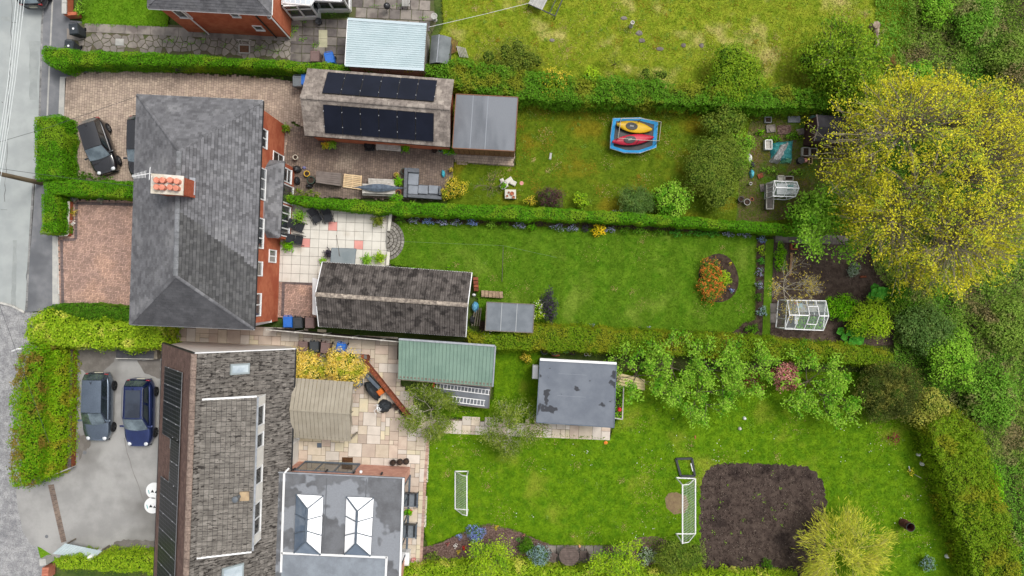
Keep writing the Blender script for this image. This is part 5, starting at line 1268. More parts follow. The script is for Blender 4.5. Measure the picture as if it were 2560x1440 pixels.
# border along the mown lawn: clumps one can count
for i, (x, y, r, ry, kx, h) in enumerate(((1000,546,14,7,'hedge_mix',.4),(1035,548,16,7,'lilac',.35),(1070,549,16,8,'blueflower',.35),(1105,552,16,7,'lilac',.3),(1140,553,15,7,'lilac',.35),(1178,553,14,8,'blueflower',.4),(1228,558,14,8,'fresh',.4),(1262,559,13,7,'hedge_mix',.35),(1300,560,16,8,'lilac',.35),(1330,563,12,9,'bright',.45),(1390,566,20,8,'lilac',.35),(1430,567,14,7,'lilac',.3),(1462,568,10,7,'plum',.3),(1525,570,14,7,'lilac',.35),(1560,572,16,7,'hedge_mix',.4),(1600,574,18,7,'fresh',.35),(1650,577,18,7,'hedge_mix',.35),(1690,579,18,8,'bigleaf',.4),(1735,580,26,7,'bigleaf',.35),(1780,581,24,7,'bigleaf',.3),(1822,582,16,6,'lilac',.3),(1862,584,20,6,'lilac',.3))):
    y += 3; h += .15
    shrub('border_plant', {'lilac': 'grey-lilac flowering clump in the border above the mown lawn', 'blueflower': 'blue flowering clump in the border above the mown lawn', 'plum': 'dark plum clump in the border above the mown lawn', 'fresh': 'light green clump in the border above the mown lawn', 'bright': 'spiky bright green clump in the border above the mown lawn', 'hedge_mix': 'mid green clump in the border above the mown lawn', 'bigleaf': 'glossy green leafy clump in the border above the mown lawn'}[kx], x, y, r, h, LM[kx], .075, 330, ry+3, 6, 'plant', group='border plants above the mown lawn')
for i, (x, y, r, ry, kx) in enumerate(((1904,598,10,12,'blueflower'),(1903,625,11,16,'lime'),(1902,652,10,10,'bigleaf'),(1900,680,10,16,'lilac'),(1898,712,11,14,'lilac'),(1896,742,11,14,'hedge_mix'),(1905,778,16,14,'bluegrey'),(1880,822,18,14,'privet'))):
    shrub('border_plant', {'blueflower': 'small blue flowering clump at the corner of the mown lawn', 'lime': 'yellow-green clump in the border beside the oval bed', 'bigleaf': 'dark green strappy clump in the border beside the oval bed', 'lilac': 'silvery lilac clump in the border beside the oval bed', 'hedge_mix': 'mid green clump in the border beside the oval bed', 'bluegrey': 'blue-green poppy clump at the corner of the mown lawn', 'privet': 'green mound with pink buds at the lower corner of the mown lawn'}[kx], x, y, r, .4, LM[kx], .07, 300, ry, 6, 'plant', group='border plants beside the oval bed')
for i, (x, y) in enumerate(((1440,806),(1480,812),(1600,818),(1620,820),(1690,824),(1500,836),(1540,846))):
    shrub('edge_plant', 'small low plant on the soil edge below the mown lawn', x, y, 12, .3, LM['lilac' if i % 2 else 'hedge_mix'], .06, 260, 5, 4, 'plant', group='small plants below the mown lawn')
# oval bed
shrub('azalea_bush', 'orange flowering azalea filling the oval bed', 1780, 700, 34, .9, LM['orange'], .08, 300, 52, 16, flat=.6)
shrub('azalea_bush', 'lime yellow shrub in the oval bed', 1812, 698, 20, .9, LM['lime'], .09, 260, 20, 8)
shrub('azalea_bush', 'small scarlet flowering azalea in the oval bed', 1797, 686, 10, 1.0, LM['red'], .08, 300, 10, 5)
shrub('bedding_plant', 'round bright yellow cushion plant in the oval bed', 1825, 660, 6, .3, LM['yellow'], .06, 500, 5, 4, 'plant')
shrub('bedding_plant', 'pale blue cushion plant in the oval bed', 1829, 727, 8, .3, LM['blueflower'], .06, 400, 7, 4, 'plant')
# purple and flowering shrubs by the lean-to shed
shrub('smoke_bush', 'dark purple upright smoke bush beside the felt lean-to', 1372, 768, 22, 1.8, LM['plum'], .1, 230, 44, 12)
shrub('camellia_bush', 'yellow-green bush with white blossom against the felt lean-to', 1348, 775, 18, 1.5, LM['lime'], .1, 220, 30, 9, accent=(LM['white_flower'], 40, .08))
for (x, y, lb) in ((1120,668,'small seedling tuft on the mown lawn by the tiled garage'), (1030,672,'weed clump on the mown lawn at the garage wall')): shrub('lawn_weed', lb, x, y, 12, .3, LM['bright'], .07, 150, 7, 4, 'plant')
# vegetable garden
shrub('bean_rows', 'leafy green row of beans between lawn strip and soil bed', 1953, 645, 17, .6, LM['bright'], .09, 280, 40, 12, 'plant')
branch_tree('fruit_tree', 'small ochre-leaved fruit tree over the greenhouse corner', P(1950,722), 2.4, 1.45, LM['ochre'], .09, 900, 21, M_pale, 4, (.1,.1), .05, .22, .16, 4)
shrub('lavender_bush', 'round silver-grey lavender on the vegetable soil', 2134, 674, 17, .6, LM['silver'], .07, 340, 17, 9)
shrub('currant_bush', 'bright green currant bush right of the big greenhouse', 2105, 768, 46, 1.3, LM['bright'], .1, 200, 34, 12)
shrub('currant_bush', 'yellow-lime drooping shrub at the end of the vegetable bed', 2178, 800, 48, 1.9, LM['lime'], .1, 170, 50, 14)
shrub('privet_dome', 'dark green flat shrub under the yellow tree edge', 2250, 752, 50, 1.0, LM['privet_dark'], .09, 260, 40, 8)
def bigleaf(label, px, py, n, r):
    root = thing('rhubarb_plant', label, 'plant', P(px, py)); rs = random.Random(px)
    for i in range(n):
        a = 2.4*i; q = r*math.sqrt((i+.5)/n); x, y = P(px, py).xy; x += q*math.cos(a); y += q*math.sin(a); z = .55-.25*q/r+rs.uniform(0, .1); s = rs.uniform(.22, .32)
        vs = [(x, y, z-.04)]+[(x+s*(1+.12*math.sin(5*t+i))*math.cos(t), y+s*(1+.12*math.sin(5*t+i))*math.sin(t), z+.05*math.sin(3*t)+.03*math.cos(t-a)) for t in [k*math.pi/8 for k in range(16)]]
        G().add(vs, [(0, k+1, (k+1) % 16+1) for k in range(16)]).build('leaf', LM['bigleaf'], root)
        G().tube([P(px, py), Vector((x, y, z-.05))], .015, 5).build('stalk', mat('rhubarb_stalk', c(150,96,80), None), root)
bigleaf('large-leaved rhubarb plant at the top of the currant bushes', 2185, 738, 9, .6); bigleaf('large-leaved rhubarb plant beside the olive hedge', 2122, 838, 10, .75)
# trees at the back
def dome_tree(name, label, base, ctr, R, Rz, nb, m, leaf, nleaf, stemm, seed):
    """wide crown of long branches fanning out to a dome, leaf clumps on their outer parts"""
    rs = random.Random(seed); rng = np.random.default_rng(seed); base = Vector(base); ctr = Vector(ctr); root = thing(name, label, 'tree', base)
    top = Vector((base.x+.3, base.y, 2.2)); G().tube([base, base.lerp(top, .5)+Vector((.08, .05, 0)), top], .32, 10, .26).build('trunk', stemm, root)
    g = G(); limbs = []
    for i in range(11):
        a = 2*math.pi*i/11+rs.uniform(-.2, .2); f = rs.uniform(.3, .55) if i % 3 else .12; e = Vector((ctr.x+R*f*math.cos(a), ctr.y+R*f*math.sin(a), ctr.z+Rz*rs.uniform(-.15, .35))); mid = top.lerp(e, .5)+Vector((rs.uniform(-.3, .3), rs.uniform(-.3, .3), .4))
        g.tube([top, mid, e], .15, 6, .06); limbs += [(mid, 0), (e, 1), (mid.lerp(e, .5), 1)]
    g.build('limbs', stemm, root); g = G(); tips = []
    for i in range(nb):
        z = 1-1.25*(i+.5)/nb; q = math.sqrt(max(0, 1-z*z)); a = i*2.39996; rr = rs.uniform(.72, 1.04)*(1+.06*math.sin(3*a)+.05*math.sin(7*a+1))*(1-.2*max(0, math.cos(a-math.radians(228)))**2)
        e = ctr+Vector((R*q*math.cos(a)*rr, R*q*math.sin(a)*rr, Rz*z*rr)); e.z = max(e.z, 1.0)
        s0 = min(limbs, key=lambda l: (l[0]-e).length*(1+.3*rs.random()))[0]; mid = s0.lerp(e, .5)+Vector((rs.uniform(-.25, .25), rs.uniform(-.25, .25), rs.uniform(.0, .4)))
        g.tube([s0, mid, e], .04, 4, .016); tips += [(e, 1.0), (mid.lerp(e, .6), .7)]
        for k in range(3):
            p = mid.lerp(e, rs.uniform(.15, .95)); t = p+(e-s0).normalized()*rs.uniform(.3, .8)+Vector((rs.uniform(-.5, .5), rs.uniform(-.5, .5), rs.uniform(-.1, .4))); g.tube([p, t], .018, 3, .01); tips.append((t, 1.0))
    g.build('branches', stemm, root, kind='stuff')
    T = np.array([t[0][:] for t in tips]); n = nleaf; w = np.array([t[1] for t in tips]); w *= np.clip(.8+.6*vnoise(T[:, 0], T[:, 1], .7)+.7*vnoise(T[:, 0], T[:, 1], 1.7), .28, 1.5); w /= w.sum()
    idx = rng.choice(len(T), n, p=w); pp = T[idx]+rng.normal(0, 1, (n, 3))*.17*np.array((1, 1, .6)); leaves('crown', pp, np.tile((0, 0, 1.), (n, 1)), leaf, m, root, jit=.6, aspect=.6, rng=rng)
    return root
dome_tree('golden_tree', 'huge yellow-leaved tree with bare grey branches spreading over the right-hand gardens', P(2230,500), (24.3, 6.1, 4.7), 6.6, 5.4, 660, LM['treegold'], .12, 46000, mat('gold_tree_bark', c(164,154,132), c(138,128,108), 4, .9, .2, 10), 5)
branch_tree('sycamore_tree', 'bright green sycamore beside the small greenhouse, below the yellow tree', P(2025,566), 4.0, 1.7, LM['fresh'], .17, 4500, 8, None, 4, (.5,-.2), .1, .3, .26, 4)
shrub('sycamore_bush', 'bright green leafy bush between small greenhouse and garden path', 2030, 540, 62, 2.6, LM['fresh'], .16, 110, 58, 12)
branch_tree('blossom_tree', 'hawthorn with white blossom at the edge of the yellow tree', P(2160,335), 3.4, .8, LM['white_flower'], .09, 420, 13, None, 4, (.2,.2), .08, .3, .22, 4)
# apple trees
for i, (x, y, h, sp, lb) in enumerate(((1600,945,2.8,1.5,'apple tree beside the garden room with light green leaves'), (1690,925,3.0,1.7,'apple tree second from the garden room'), (1790,930,3.0,1.8,'apple tree third from the garden room'), (1760,985,2.6,1.5,'apple tree reaching out over the back lawn'), (1870,930,2.8,1.5,'apple tree next to the pink-leaved shrub'), (2040,960,3.0,1.7,'pale green apple tree right of the pink-leaved shrub'), (2085,1000,2.6,1.5,'pale green apple tree overhanging the back lawn beside the dark yew'))):
    q = P(x, y, 2.0); branch_tree('apple_tree', lb, (q.x, q.y, 0), h, sp*.85, LM['apple'], .14, 2300, 30+i, None, 3, (0, 0), .06, .25, .15, 4, up=.3)
shrub('copper_shrub', 'pink and crimson leaved shrub between the apple trees', 1965, 942, 32, 2.4, LM['pink'], .12, 190, 38, 12)
shrub('copper_shrub', 'small crimson-leaved shrub hidden under the apple trees', 1880, 955, 34, 1.6, LM['crimson'], .12, 70, 30, 8, core=False)
shrub('yew_bush', 'large dark olive yew bush behind the apple trees', 2225, 980, 88, 2.6, LM['conifer'], .14, 150, 72, 20, aspect=.28, jit=1.1)
shrub('pieris_shrub', 'yellow-tan leaved bush beside the dark yew', 2325, 1025, 52, 2.4, LM['tan'], .12, 120, 52, 12)
# birches by the sheds
for x, y, h, sp, s, lb in ((1082,1018,2.5,1.5,41,'weeping birch with white branches beside the log store'), (1278,1050,2.8,1.8,42,'weeping birch with white branches left of the garden room')):
    branch_tree('weeping_birch', lb, P(x, y), h, sp*.72, LM['birch'], .12, 6500, s, M_pale, 4, (0, 0), .04, .35, .2, 4, droop=.15, up=.35, aspect=.4)
shrub('golden_climber', 'golden yellow conifer hanging over the patio wall behind the gazebo', 758, 925, 66, 2.3, LM['golden_thuja'], .11, 240, 50, 16, aspect=.35)
shrub('golden_climber', 'golden yellow conifer beside the diagonal brick wall above the gazebo', 858, 922, 58, 2.3, LM['golden_thuja'], .11, 240, 44, 16, aspect=.35)
shrub('lawn_bush', 'small yellow-green round bush on the grass above the garden room', 1315, 895, 15, .7, LM['gold'], .07, 260, 14, 7)
shrub('hebe_plant', 'low bright green plant row at the foot of the log store', 1160, 1030, 36, .4, LM['lime'], .08, 220, 6, 7, 'plant')
# bottom mulch bed
shrub('forget_me_not', 'cloud of blue flowers in the mulch bed', 1190, 1335, 24, .5, LM['blueflower'], .07, 320, 22, 10, 'plant')
shrub('forget_me_not', 'small clump of blue flowers at the left end of the mulch bed', 1150, 1342, 11, .4, LM['blueflower'], .07, 300, 9, 5, 'plant')
branch_tree('acer_tree', 'bright lime acer over the mulch bed blue flowers', P(1222,1370), 2.0, 1.1, LM['lime'], .12, 2600, 51, None, 4, (0, 0), .05, .25, .18, 4)
branch_tree('acer_tree', 'bright lime acer beside the round wooden table', P(1528,1386), 2.3, 1.2, LM['lime'], .12, 3000, 52, None, 4, (0, 0), .05, .25, .17, 4)
shrub('mahonia_shrub', 'bushy lime shrub under the acer by the round table', 1540, 1405, 44, 1.5, LM['bright'], .1, 200, 24, 10)
shrub('blue_spruce', 'pale blue spruce between mulch bed and round table', 1345, 1390, 28, 1.3, LM['bluegrey'], .12, 190, 26, 12, aspect=.25, jit=1.1)
shrub('juniper_shrub', 'dark green low shrub beside the blue spruce', 1318, 1365, 26, .8, LM['privet_dark'], .08, 260, 22, 8)
shrub('thuja_shrub', 'large mid green conifer beside the bare soil patch', 1700, 1396, 66, 2.2, LM['feather'], .11, 210, 44, 18, aspect=.3)
shrub('hebe_plant', 'pale variegated plant left of the large conifer by the soil patch', 1618, 1390, 24, .9, LM['silver'], .09, 200, 20, 8, 'plant')
shrub('sage_plant', 'scrubby green plant at the left end of the mulch bed', 1080, 1388, 20, .7, LM['feather'], .08, 180, 14, 6, 'plant')
shrub('box_plant', 'small green plant on the bare soil patch', 1918, 1410, 15, .6, LM['privet_dark'], .07, 280, 14, 7, 'plant')
for x, y, m_, lb in ((1117,1362,'pink','peach flowering tuft in the mulch bed'), (1139,1366,'white_flower','white flowering tuft in the mulch bed'), (1160,1370,'red','red flowering tuft in the mulch bed'), (1145,1380,'gold','golden tuft in the mulch bed'), (1240,1320,'yellow','yellow flowering tuft at the top of the mulch bed'), (1310,1340,'pink','pale pink flowering tuft in the mulch bed'), (1182,1392,'white_flower','white flowering tuft below the blue flowers'), (1295,1350,'bigleaf','round green tuft in the mulch bed')):
    shrub('bedding_plant', lb, x, y, 7, .3, LM[m_], .07, 350, 6, 4, 'plant')
branch_tree('weeping_willow', 'yellow weeping willow with pale branches by the bare soil patch', P(2072,1358), 3.4, 2.1, LM['willow'], .36, 7000, 64, mat('willow_bark', c(196,188,112), c(170,160,96), 6, .85, .15, 20), 4, (-.3,.2), .06, .35, .26, 5, droop=.2, up=.45, aspect=.085, radial=True)
shrub('silver_shrub', 'small silver-blue shrub on the back lawn beside the boundary hedge', 2322, 1410, 22, .9, LM['bluegrey'], .1, 160, 20, 8, aspect=.25)
shrub('red_sapling', 'small red and green leaved sapling at the top of the back lawn', 2238, 1096, 16, .8, LM['crimson'], .12, 90, 14, 5, core=False)
shrub('lawn_bush', 'small yellow plant by the garden stake on the back lawn', 2278, 1180, 11, .5, LM['gold'], .09, 120, 10, 4, 'plant')
shrub('lawn_bush', 'pale green tuft at the foot of the rusty barrel', 2282, 1342, 16, .3, LM['lime'], .08, 120, 8, 5, 'plant')
# front garden
shrub('front_shrub', 'bright green shrub against the brick wall of the front lawn', 197, 22, 14, .8, LM['fresh'], .08, 260, 20, 8)
shrub('driveway_shrub', 'green shrub with yellow leaves behind the black city car', 212, 440, 26, .9, LM['privet_dark'], .08, 240, 14, 8)
shrub('driveway_shrub', 'low green bush between the parked cars and the clipped hedge', 262, 448, 40, .8, LM['privet_dark'], .08, 240, 10, 8)
for x, y, m_, lb in ((186,532,'gold','yellow-green potted plant on the red driveway edging'), (182,558,'white_flower','white flowering plant on the red driveway edging'), (186,500,'silver','grey plant at the corner of the red driveway'), (220,495,'bright','small green plant along the red driveway hedge'), (252,500,'silver','grey flowering plant along the red driveway hedge')):
    shrub('edging_plant', lb, x, y, 9, .45, LM[m_], .06, 350, 8, 5, 'plant')
shrub('rose_bush', 'white flowering bush at the hedge beside the black gate frame', 428, 160, 7, 1.3, LM['white_flower'], .06, 260, 9, 5)
for i, (x, y, r, ry) in enumerate(((350,172,16,5),(395,175,18,5),(480,182,20,6),(560,187,22,6),(640,192,22,6),(700,196,18,6))):
    shrub('verge_plant', 'low leafy plant along the driveway foot of the long privet hedge', x, y, r, .35, LM['hedge_mix'], .07, 250, ry, 5, 'plant', group='plants at the privet hedge foot')
for i, (x, y, r, ry) in enumerate(((425,100,20,10),(470,108,26,9),(505,100,14,8),(245,62,10,5),(280,64,9,5),(340,66,9,5),(410,62,10,7),(600,82,10,5),(510,80,9,6),(560,112,12,6),(735,72,13,12),(725,88,14,10),(757,98,12,8),(790,112,10,16),(760,55,10,6),(830,35,20,10),(870,25,12,10),(650,120,18,9),(690,128,20,8),(1000,12,22,6),(940,15,20,6),(1060,45,12,8))):
    shrub('path_weed', 'green weed tuft growing in the joints of the slab path', x, y, r, .16, LM['bright'], .06, 170, ry, 5, 'weed', group='weeds in the slab path joints', core=False)
# ivy over the pale garage eaves and bushes near the sheds
shrub('ivy_mound', 'leafy ivy along the eaves of the pale-roofed garage', 940, 170, 60, 2.6, LM['hedge_mix'], .09, 220, 9, 10)
shrub('ivy_mound', 'yellow-flecked ivy on the corner of the pale-roofed garage', 1030, 172, 26, 2.75, LM['gold'], .09, 200, 10, 7)
shrub('ivy_mound', 'white flowering shrub at the garage end of the olive hedge', 1222, 842, 26, 1.8, LM['hedge_mix'], .08, 250, 16, 8, accent=(LM['white_flower'], 50, .08))
shrub('rose_bush', 'white rose sprays on the olive hedge above the garden room', 1468, 858, 15, 1.9, LM['white_flower'], .07, 160, 12, 6)
shrub('rose_bush', 'white rose sprays at the far end of the olive hedge', 1825, 855, 14, 1.9, LM['white_flower'], .06, 60, 14, 6, core=False)
shrub('laurel_patch', 'glossy dark green patch growing in the olive hedge', 2020, 880, 50, 1.9, LM['bigleaf'], .08, 300, 30, 10)
# patio pot plants are built with their pots

# ---------------------------------------------------------------- wild scrub on the right
poly_px = [(2195,-60),(2700,-60),(2700,1500),(2520,1500),(2430,1160),(2380,1020),(2290,1040),(2180,1060),(2150,930),(2245,900),(2240,840),(2270,760),(2200,690),(2150,560),(2160,300),(2240,220),(2210,120)]
poly = [(p.x, p.y) for p in PP(poly_px, .7)]
def scrub(name, lab, m, dens, leaf, thr, sgn, seed, hh=.9, aspect=.5, zb=0):
    rng = np.random.default_rng(seed); xs = [p[0] for p in poly]; ys = [p[1] for p in poly]
    n = int(dens*(max(xs)-min(xs))*(max(ys)-min(ys))); X = rng.uniform(min(xs), max(xs), n); Y = rng.uniform(min(ys), max(ys), n)
    k = inside_np(poly, X, Y) & (sgn*(vnoise(X, Y, .33)+.5*vnoise(X, Y, .9)) > thr+rng.normal(0, .12, n)); X, Y = X[k], Y[k]
    Z = zb+hh*(.55+.38*vnoise(X, Y, .55)+.3*vnoise(X, Y, 1.4)+.16*vnoise(X, Y, 3.3))*rng.uniform(.35, 1, len(X))**.6+.04
    o = leaves(name, np.c_[X, Y, np.maximum(Z, .02)], np.tile((0, 0, 1.0), (len(X), 1)), leaf, m, None, 'stuff', jit=.75, aspect=aspect)
    props(o, lab, 'undergrowth')
scrub('bramble_scrub', 'tangled olive green bramble scrub covering the wild ground at the right', LM['scrub'], 330, .13, -.25, 1, 71)
scrub('nettle_scrub', 'fresh green nettles among the wild scrub at the right', LM['scrub2'], 300, .12, -.05, -1, 72, .75)
scrub('dead_grass', 'pale dead grass stems among the wild scrub', mat('dead_grass', c(170,158,120), c(142,128,98), 3, .9, rand=.2), 60, .3, .1, 1, 73, .8, .06)
for i, (x, y, r, ry, h, kx, lb) in enumerate(((2440,60,60,60,1.6,'scrub2','mound of mid green bramble at the top of the wild scrub'), (2340,20,40,40,1.5,'fresh','light green bush at the top edge of the wild scrub'), (2300,190,40,40,1.5,'fresh','pale green bush in the scrub above the yellow tree'), (2530,150,60,60,1.6,'scrub','olive bramble mound at the edge of the wild scrub'), (2330,830,60,60,1.8,'deep','dark green elder bush below the yellow tree'), (2380,900,60,70,2.2,'fresh','bright green bush in the scrub behind the dark yew'), (2290,820,50,50,1.7,'deep','dark grey-green bush beside the lime drooping shrub'), (2480,1000,70,70,1.7,'scrub2','green thicket mound right of the tan-leaved bush'), (2520,820,60,60,1.6,'scrub','grey-green bramble mound below the yellow tree'), (2470,1230,46,60,1.8,'bright','bright green mound behind the boundary hedge'), (2540,1380,60,60,1.5,'scrub2','green bramble mound at the bottom of the wild scrub'), (2400,1110,44,44,2.0,'lime','lime green bush in the boundary hedge'))):
    shrub('scrub_bush', lb, x, y, r, h, LM[kx], .12, 130, ry, 12)
for x, y, lb in ((2350,20,'rust-brown dead bracken clump at the top of the wild scrub'), (2228,155,'rusty dead clump beside the grass gully')):
    shrub('bracken_clump', lb, x, y, 18, .9, mat('dead_bracken', c(150,98,62), c(122,80,54), 4, .9, rand=.25), .2, 120, 20, 6, 'plant', aspect=.12, core=False)
r = thing('tree_stump', 'weathered grey tree stump log between dry lawn and wild scrub', 'log', P(2188,85))
G().tube([P(2184,66)+Vector((0,0,.25)), P(2190,95)+Vector((0,0,.22)), P(2188,120)+Vector((0,0,.18))], .2, 9, .13).build('log', mat('stump_wood', c(176,160,142), c(132,114,100), 6, .9, .25, 12), r)
G().cyl(*P(2183,68).xy, 0, .45, .3, .24, 10).build('stump', MATS['stump_wood'], r)
# ================================================================ vehicles
M_tyre = mat('tyre_rubber', c(40,40,42), None, rough=.85); M_rim = mat('alloy_rim', c(140,142,146), None, rough=.3, metal=.7); M_rimd = mat('dark_rim', c(66,68,72), None, rough=.35, metal=.6)
M_cgl = mat('car_glass', c(104,120,128), c(150,166,172), 1.6, .03, metal=.7, spec=1.0, coat=1.0); M_cgs = mat('car_side_glass', c(36,44,48), c(52,62,66), .8, .03, spec=1.0, coat=1.0); M_lamp = mat('lamp_glass', c(220,224,228), None, rough=.15, spec=.8); M_tail = mat('tail_lamp', c(176,30,34), None, rough=.2, spec=.7)  # paler patches in the screen glass paint a cloudy sky reflection
M_plate = mat('number_plate', c(230,226,200), None, rough=.5)
def car(name, label, L, W, Hh, paint, belt=.92, roof_m=None, rim=M_rim, noseh=.72, hatch=True, rails=False, group=None, wb=.6):
    r = thing(name, label, 'car', None, group)
    hw = W/2; n = 17
    def half(x):                                     # half width along the length, -1 rear .. 1 front
        a = abs(x); return hw*(1-.3*max(0, (a-.6)/.4)**2.6)*(1-.02*a)
    def top(x):                                      # shoulder / bonnet height
        if x > .42: t = (x-.42)/.58; return belt*(1-t)+noseh*t-.08*t**5
        if x < -.8: t = (-x-.8)/.2; return belt-.06*t*t
        return belt
    g = G(); ring = 11
    for i in range(n):
        x = -1+2*i/(n-1); X = x*L/2; w = half(x); t = top(x); e = 1 if i not in (0, n-1) else .94
        prof = [(w*.84, .2), (w*.97*e, .3), (w*e, .5), (w*.985*e, t*.78), (w*.93*e, t*.95), (w*.76*e, t+.0)]
        row = [(X, y, z) for y, z in prof]+[(X, 0, t+.035)]+[(X, -y, z) for y, z in prof[::-1]]
        g.v += row; m = len(row)
    for i in range(n-1):
        for j in range(m-1): g.f.append((i*m+j, i*m+j+1, (i+1)*m+j+1, (i+1)*m+j))
    g.f += [tuple(range(m)), tuple(range((n-1)*m+m-1, (n-1)*m-1, -1))]
    g.build('body', paint, r, smooth=True, sub=1)
    # greenhouse: rear base, roof rear, roof front, screen base
    xb, xr, xf, xs = (-L/2+.10 if hatch else -L/2+.75), (-L/2+.42 if hatch else -L/2+1.35), L*.06, L*.24
    wr, wbt = hw*.70, hw*.88
    def surf(p0, p1, w0, w1, k=6, bow=.06, name='roof', m_=paint, inset=0, off=0, bx=0):
        g = G(); rows = 7
        for i in range(rows):
            t = inset+(1-2*inset)*i/(rows-1); x = p0[0]+(p1[0]-p0[0])*t; z = p0[1]+(p1[1]-p0[1])*t; w = w0+(w1-w0)*t
            for j in range(k+1):
                s = -1+2*j/k; s *= (1-inset); xx = x+bx*(1-s*s)*(1-t if bx > 0 else 1-t); g.v.append((xx, w*s, z+bow*(1-s*s)+off))
        for i in range(rows-1):
            for j in range(k): g.f.append((i*(k+1)+j, i*(k+1)+j+1, (i+1)*(k+1)+j+1, (i+1)*(k+1)+j))
        return g.build(name, m_, r, smooth=True)
    zr = Hh-.06
    surf((xr, zr-.05), (xf, zr), wr*.97, wr, name='roof', m_=roof_m or paint)
    # shell: corner pillars and side frames
    g = G()
    base = [(xb, wbt*.92, belt-.02), (xs, wbt, belt-.02)]; tp = [(xr, wr*.97, zr-.05), (xf, wr, zr)]
    for s in (1, -1):
        for i in range(1): g.add([(base[0][0], s*base[0][1], base[0][2]), (base[1][0], s*base[1][1], base[1][2]), (tp[1][0], s*tp[1][1], tp[1][2]), (tp[0][0], s*tp[0][1], tp[0][2])], [(0,1,2,3) if s < 0 else (3,2,1,0)])
    g.add([(xs, -wbt, belt-.02), (xs+.12, 0, belt+.01), (xs, wbt, belt-.02), (xf, wr, zr), (xf, 0, zr+.055), (xf, -wr, zr)], [(0,1,4,5), (1,2,3,4)])
    g.add([(xb, -wbt*.92, belt-.02), (xb-.08, 0, belt), (xb, wbt*.92, belt-.02), (xr, wr*.97, zr-.05), (xr, 0, zr+.005), (xr, -wr*.97, zr-.05)], [(5,4,1,0), (4,3,2,1)])
    g.build('cabin_pillars', paint, r)
    surf((xs+.0, belt+.0), (xf, zr), wbt, wr, name='windscreen', m_=M_cgl, inset=.06, off=.012, bx=.12)
    surf((xb-.0, belt+.0), (xr, zr-.05), wbt*.92, wr*.97, name='rear_window', m_=M_cgl, inset=.1, off=.012, bx=-.08)
    for s in (1, -1):
        for a, b in ((.08, .47), (.53, .9)):
            g = G(); P0 = Vector((xb, s*wbt*.92, belt)); P1 = Vector((xs, s*wbt, belt)); T0 = Vector((xr, s*wr*.97, zr-.05)); T1 = Vector((xf, s*wr, zr)); o = Vector((0, s*.012, .006))
            lo = lambda t: P0.lerp(P1, t); hi = lambda t: T0.lerp(T1, t)
            q = [lo(a).lerp(hi(a), .12)+o, lo(b).lerp(hi(b), .12)+o, lo(b).lerp(hi(b), .88)+o, lo(a).lerp(hi(a), .88)+o]; g.add(q, [(0,1,2,3) if s < 0 else (3,2,1,0)]); g.build('side_window', M_cgs, r)
        G().box(xs-.2, s*(hw-.01), belt+.05, .12, .3, .12).build('mirror', paint, r, bevel=.03)
        for x in (-L*wb/2, L*wb/2+.05):
            w = G(); R = .32; pr = [(.19, -.1), (R-.02, -.105), (R, -.08), (R, .08), (R-.02, .105), (.19, .1)]; nn = 20; vs = []
            for rr, yy in pr: vs += [(x+rr*math.cos(2*math.pi*i/nn), s*(hw-.09)+yy, R+rr*math.sin(2*math.pi*i/nn)) for i in range(nn)]
            w.add(vs, [(j*nn+i, j*nn+(i+1) % nn, (j+1)*nn+(i+1) % nn, (j+1)*nn+i) for j in range(5) for i in range(nn)]); tw = w.build('wheel', M_tyre, r, smooth=True)
            w = G()
            for k in range(5):
                a = k*2*math.pi/5; w.bar((x, s*(hw-.0), R), (x+.2*math.cos(a), s*(hw-.0), R+.2*math.sin(a)), .07, .03)
            w.tube([(x, s*(hw-.06), R), (x, s*(hw+.012), R)], .055, 8); w.tube([(x, s*(hw-.12), R), (x, s*(hw-.07), R)], .2, 16); w.build('rim', rim, tw)
        y = s*half(.93)*.72; G().sphere(L/2*.925, y, noseh-.05, .14, .07, 10, 6).build('headlight', M_lamp, r, smooth=True)
        y = s*half(-.95)*.86; G().box(-L/2*.955, y, belt-.14, .1, .2, .2).build('tail_light', M_tail, r, bevel=.03)
        G().box(-L*.05, s*(hw+.005), belt*.8, .18, .03, .03).build('door_handle', paint, r)
        if rails: G().tube([(xr+.05, s*(wr+.01), zr+.0), (xr+.2, s*(wr+.01), zr+.07), (xf-.2, s*(wr+.02), zr+.1), (xf, s*(wr+.02), zr+.02)], .022, 6).build('roof_rail', M_rim, r)
    G().box(L/2-.02, 0, .42, .03, .5, .11).build('number_plate', M_plate, r); G().box(-L/2+.01, 0, .55, .03, .5, .11).build('number_plate', M_plate, r)
    for s in (-.1, .35): G().bar((xs+.02, s*1.0, belt+.04), (xs-.1, s+.42, belt+.12), .02, .015).build('wiper', M_black, r)
    G().tube([(xr+.25, 0, zr), (xr+.05, 0, zr+.14)], .015, 5).build('aerial', M_black, r)
    G().box(L/2-.03, 0, .28, .1, W*.7, .1).build('bumper_grille', M_black, r, bevel=.02)
    return r
def paint(n, a, b=None, mt=.35, ro=.28): return mat(n, c(*a), c(*b) if b else None, 1, ro, metal=mt, coat=1.0, spec=.6)
pb = paint('black_paint', (28,28,32), None, .1, .2)
r = car('city_car', 'small black city car with learner plate parked on the buff block driveway', 3.55, 1.63, 1.49, pb, .93, None, M_rim, .78); place(r, *P(262,371).xy, 0, math.radians(-72))
G().box(1.28, .18, .845, .18, .18, .006, 0, (0, .1)).build('learner_plate', M_white, r)
G().box(1.28, .16, .853, .03, .1, .004, 0, (0, .1)).box(1.235, .185, .853, .03, .08, .004, math.pi/2, None).build('learner_letter', M_tail, r)
r = car('hatchback_car', 'black car mostly hidden under the eaves of the semi-detached house', 4.0, 1.75, 1.45, pb, .92); place(r, *P(368,373).xy, 0, math.radians(-90))
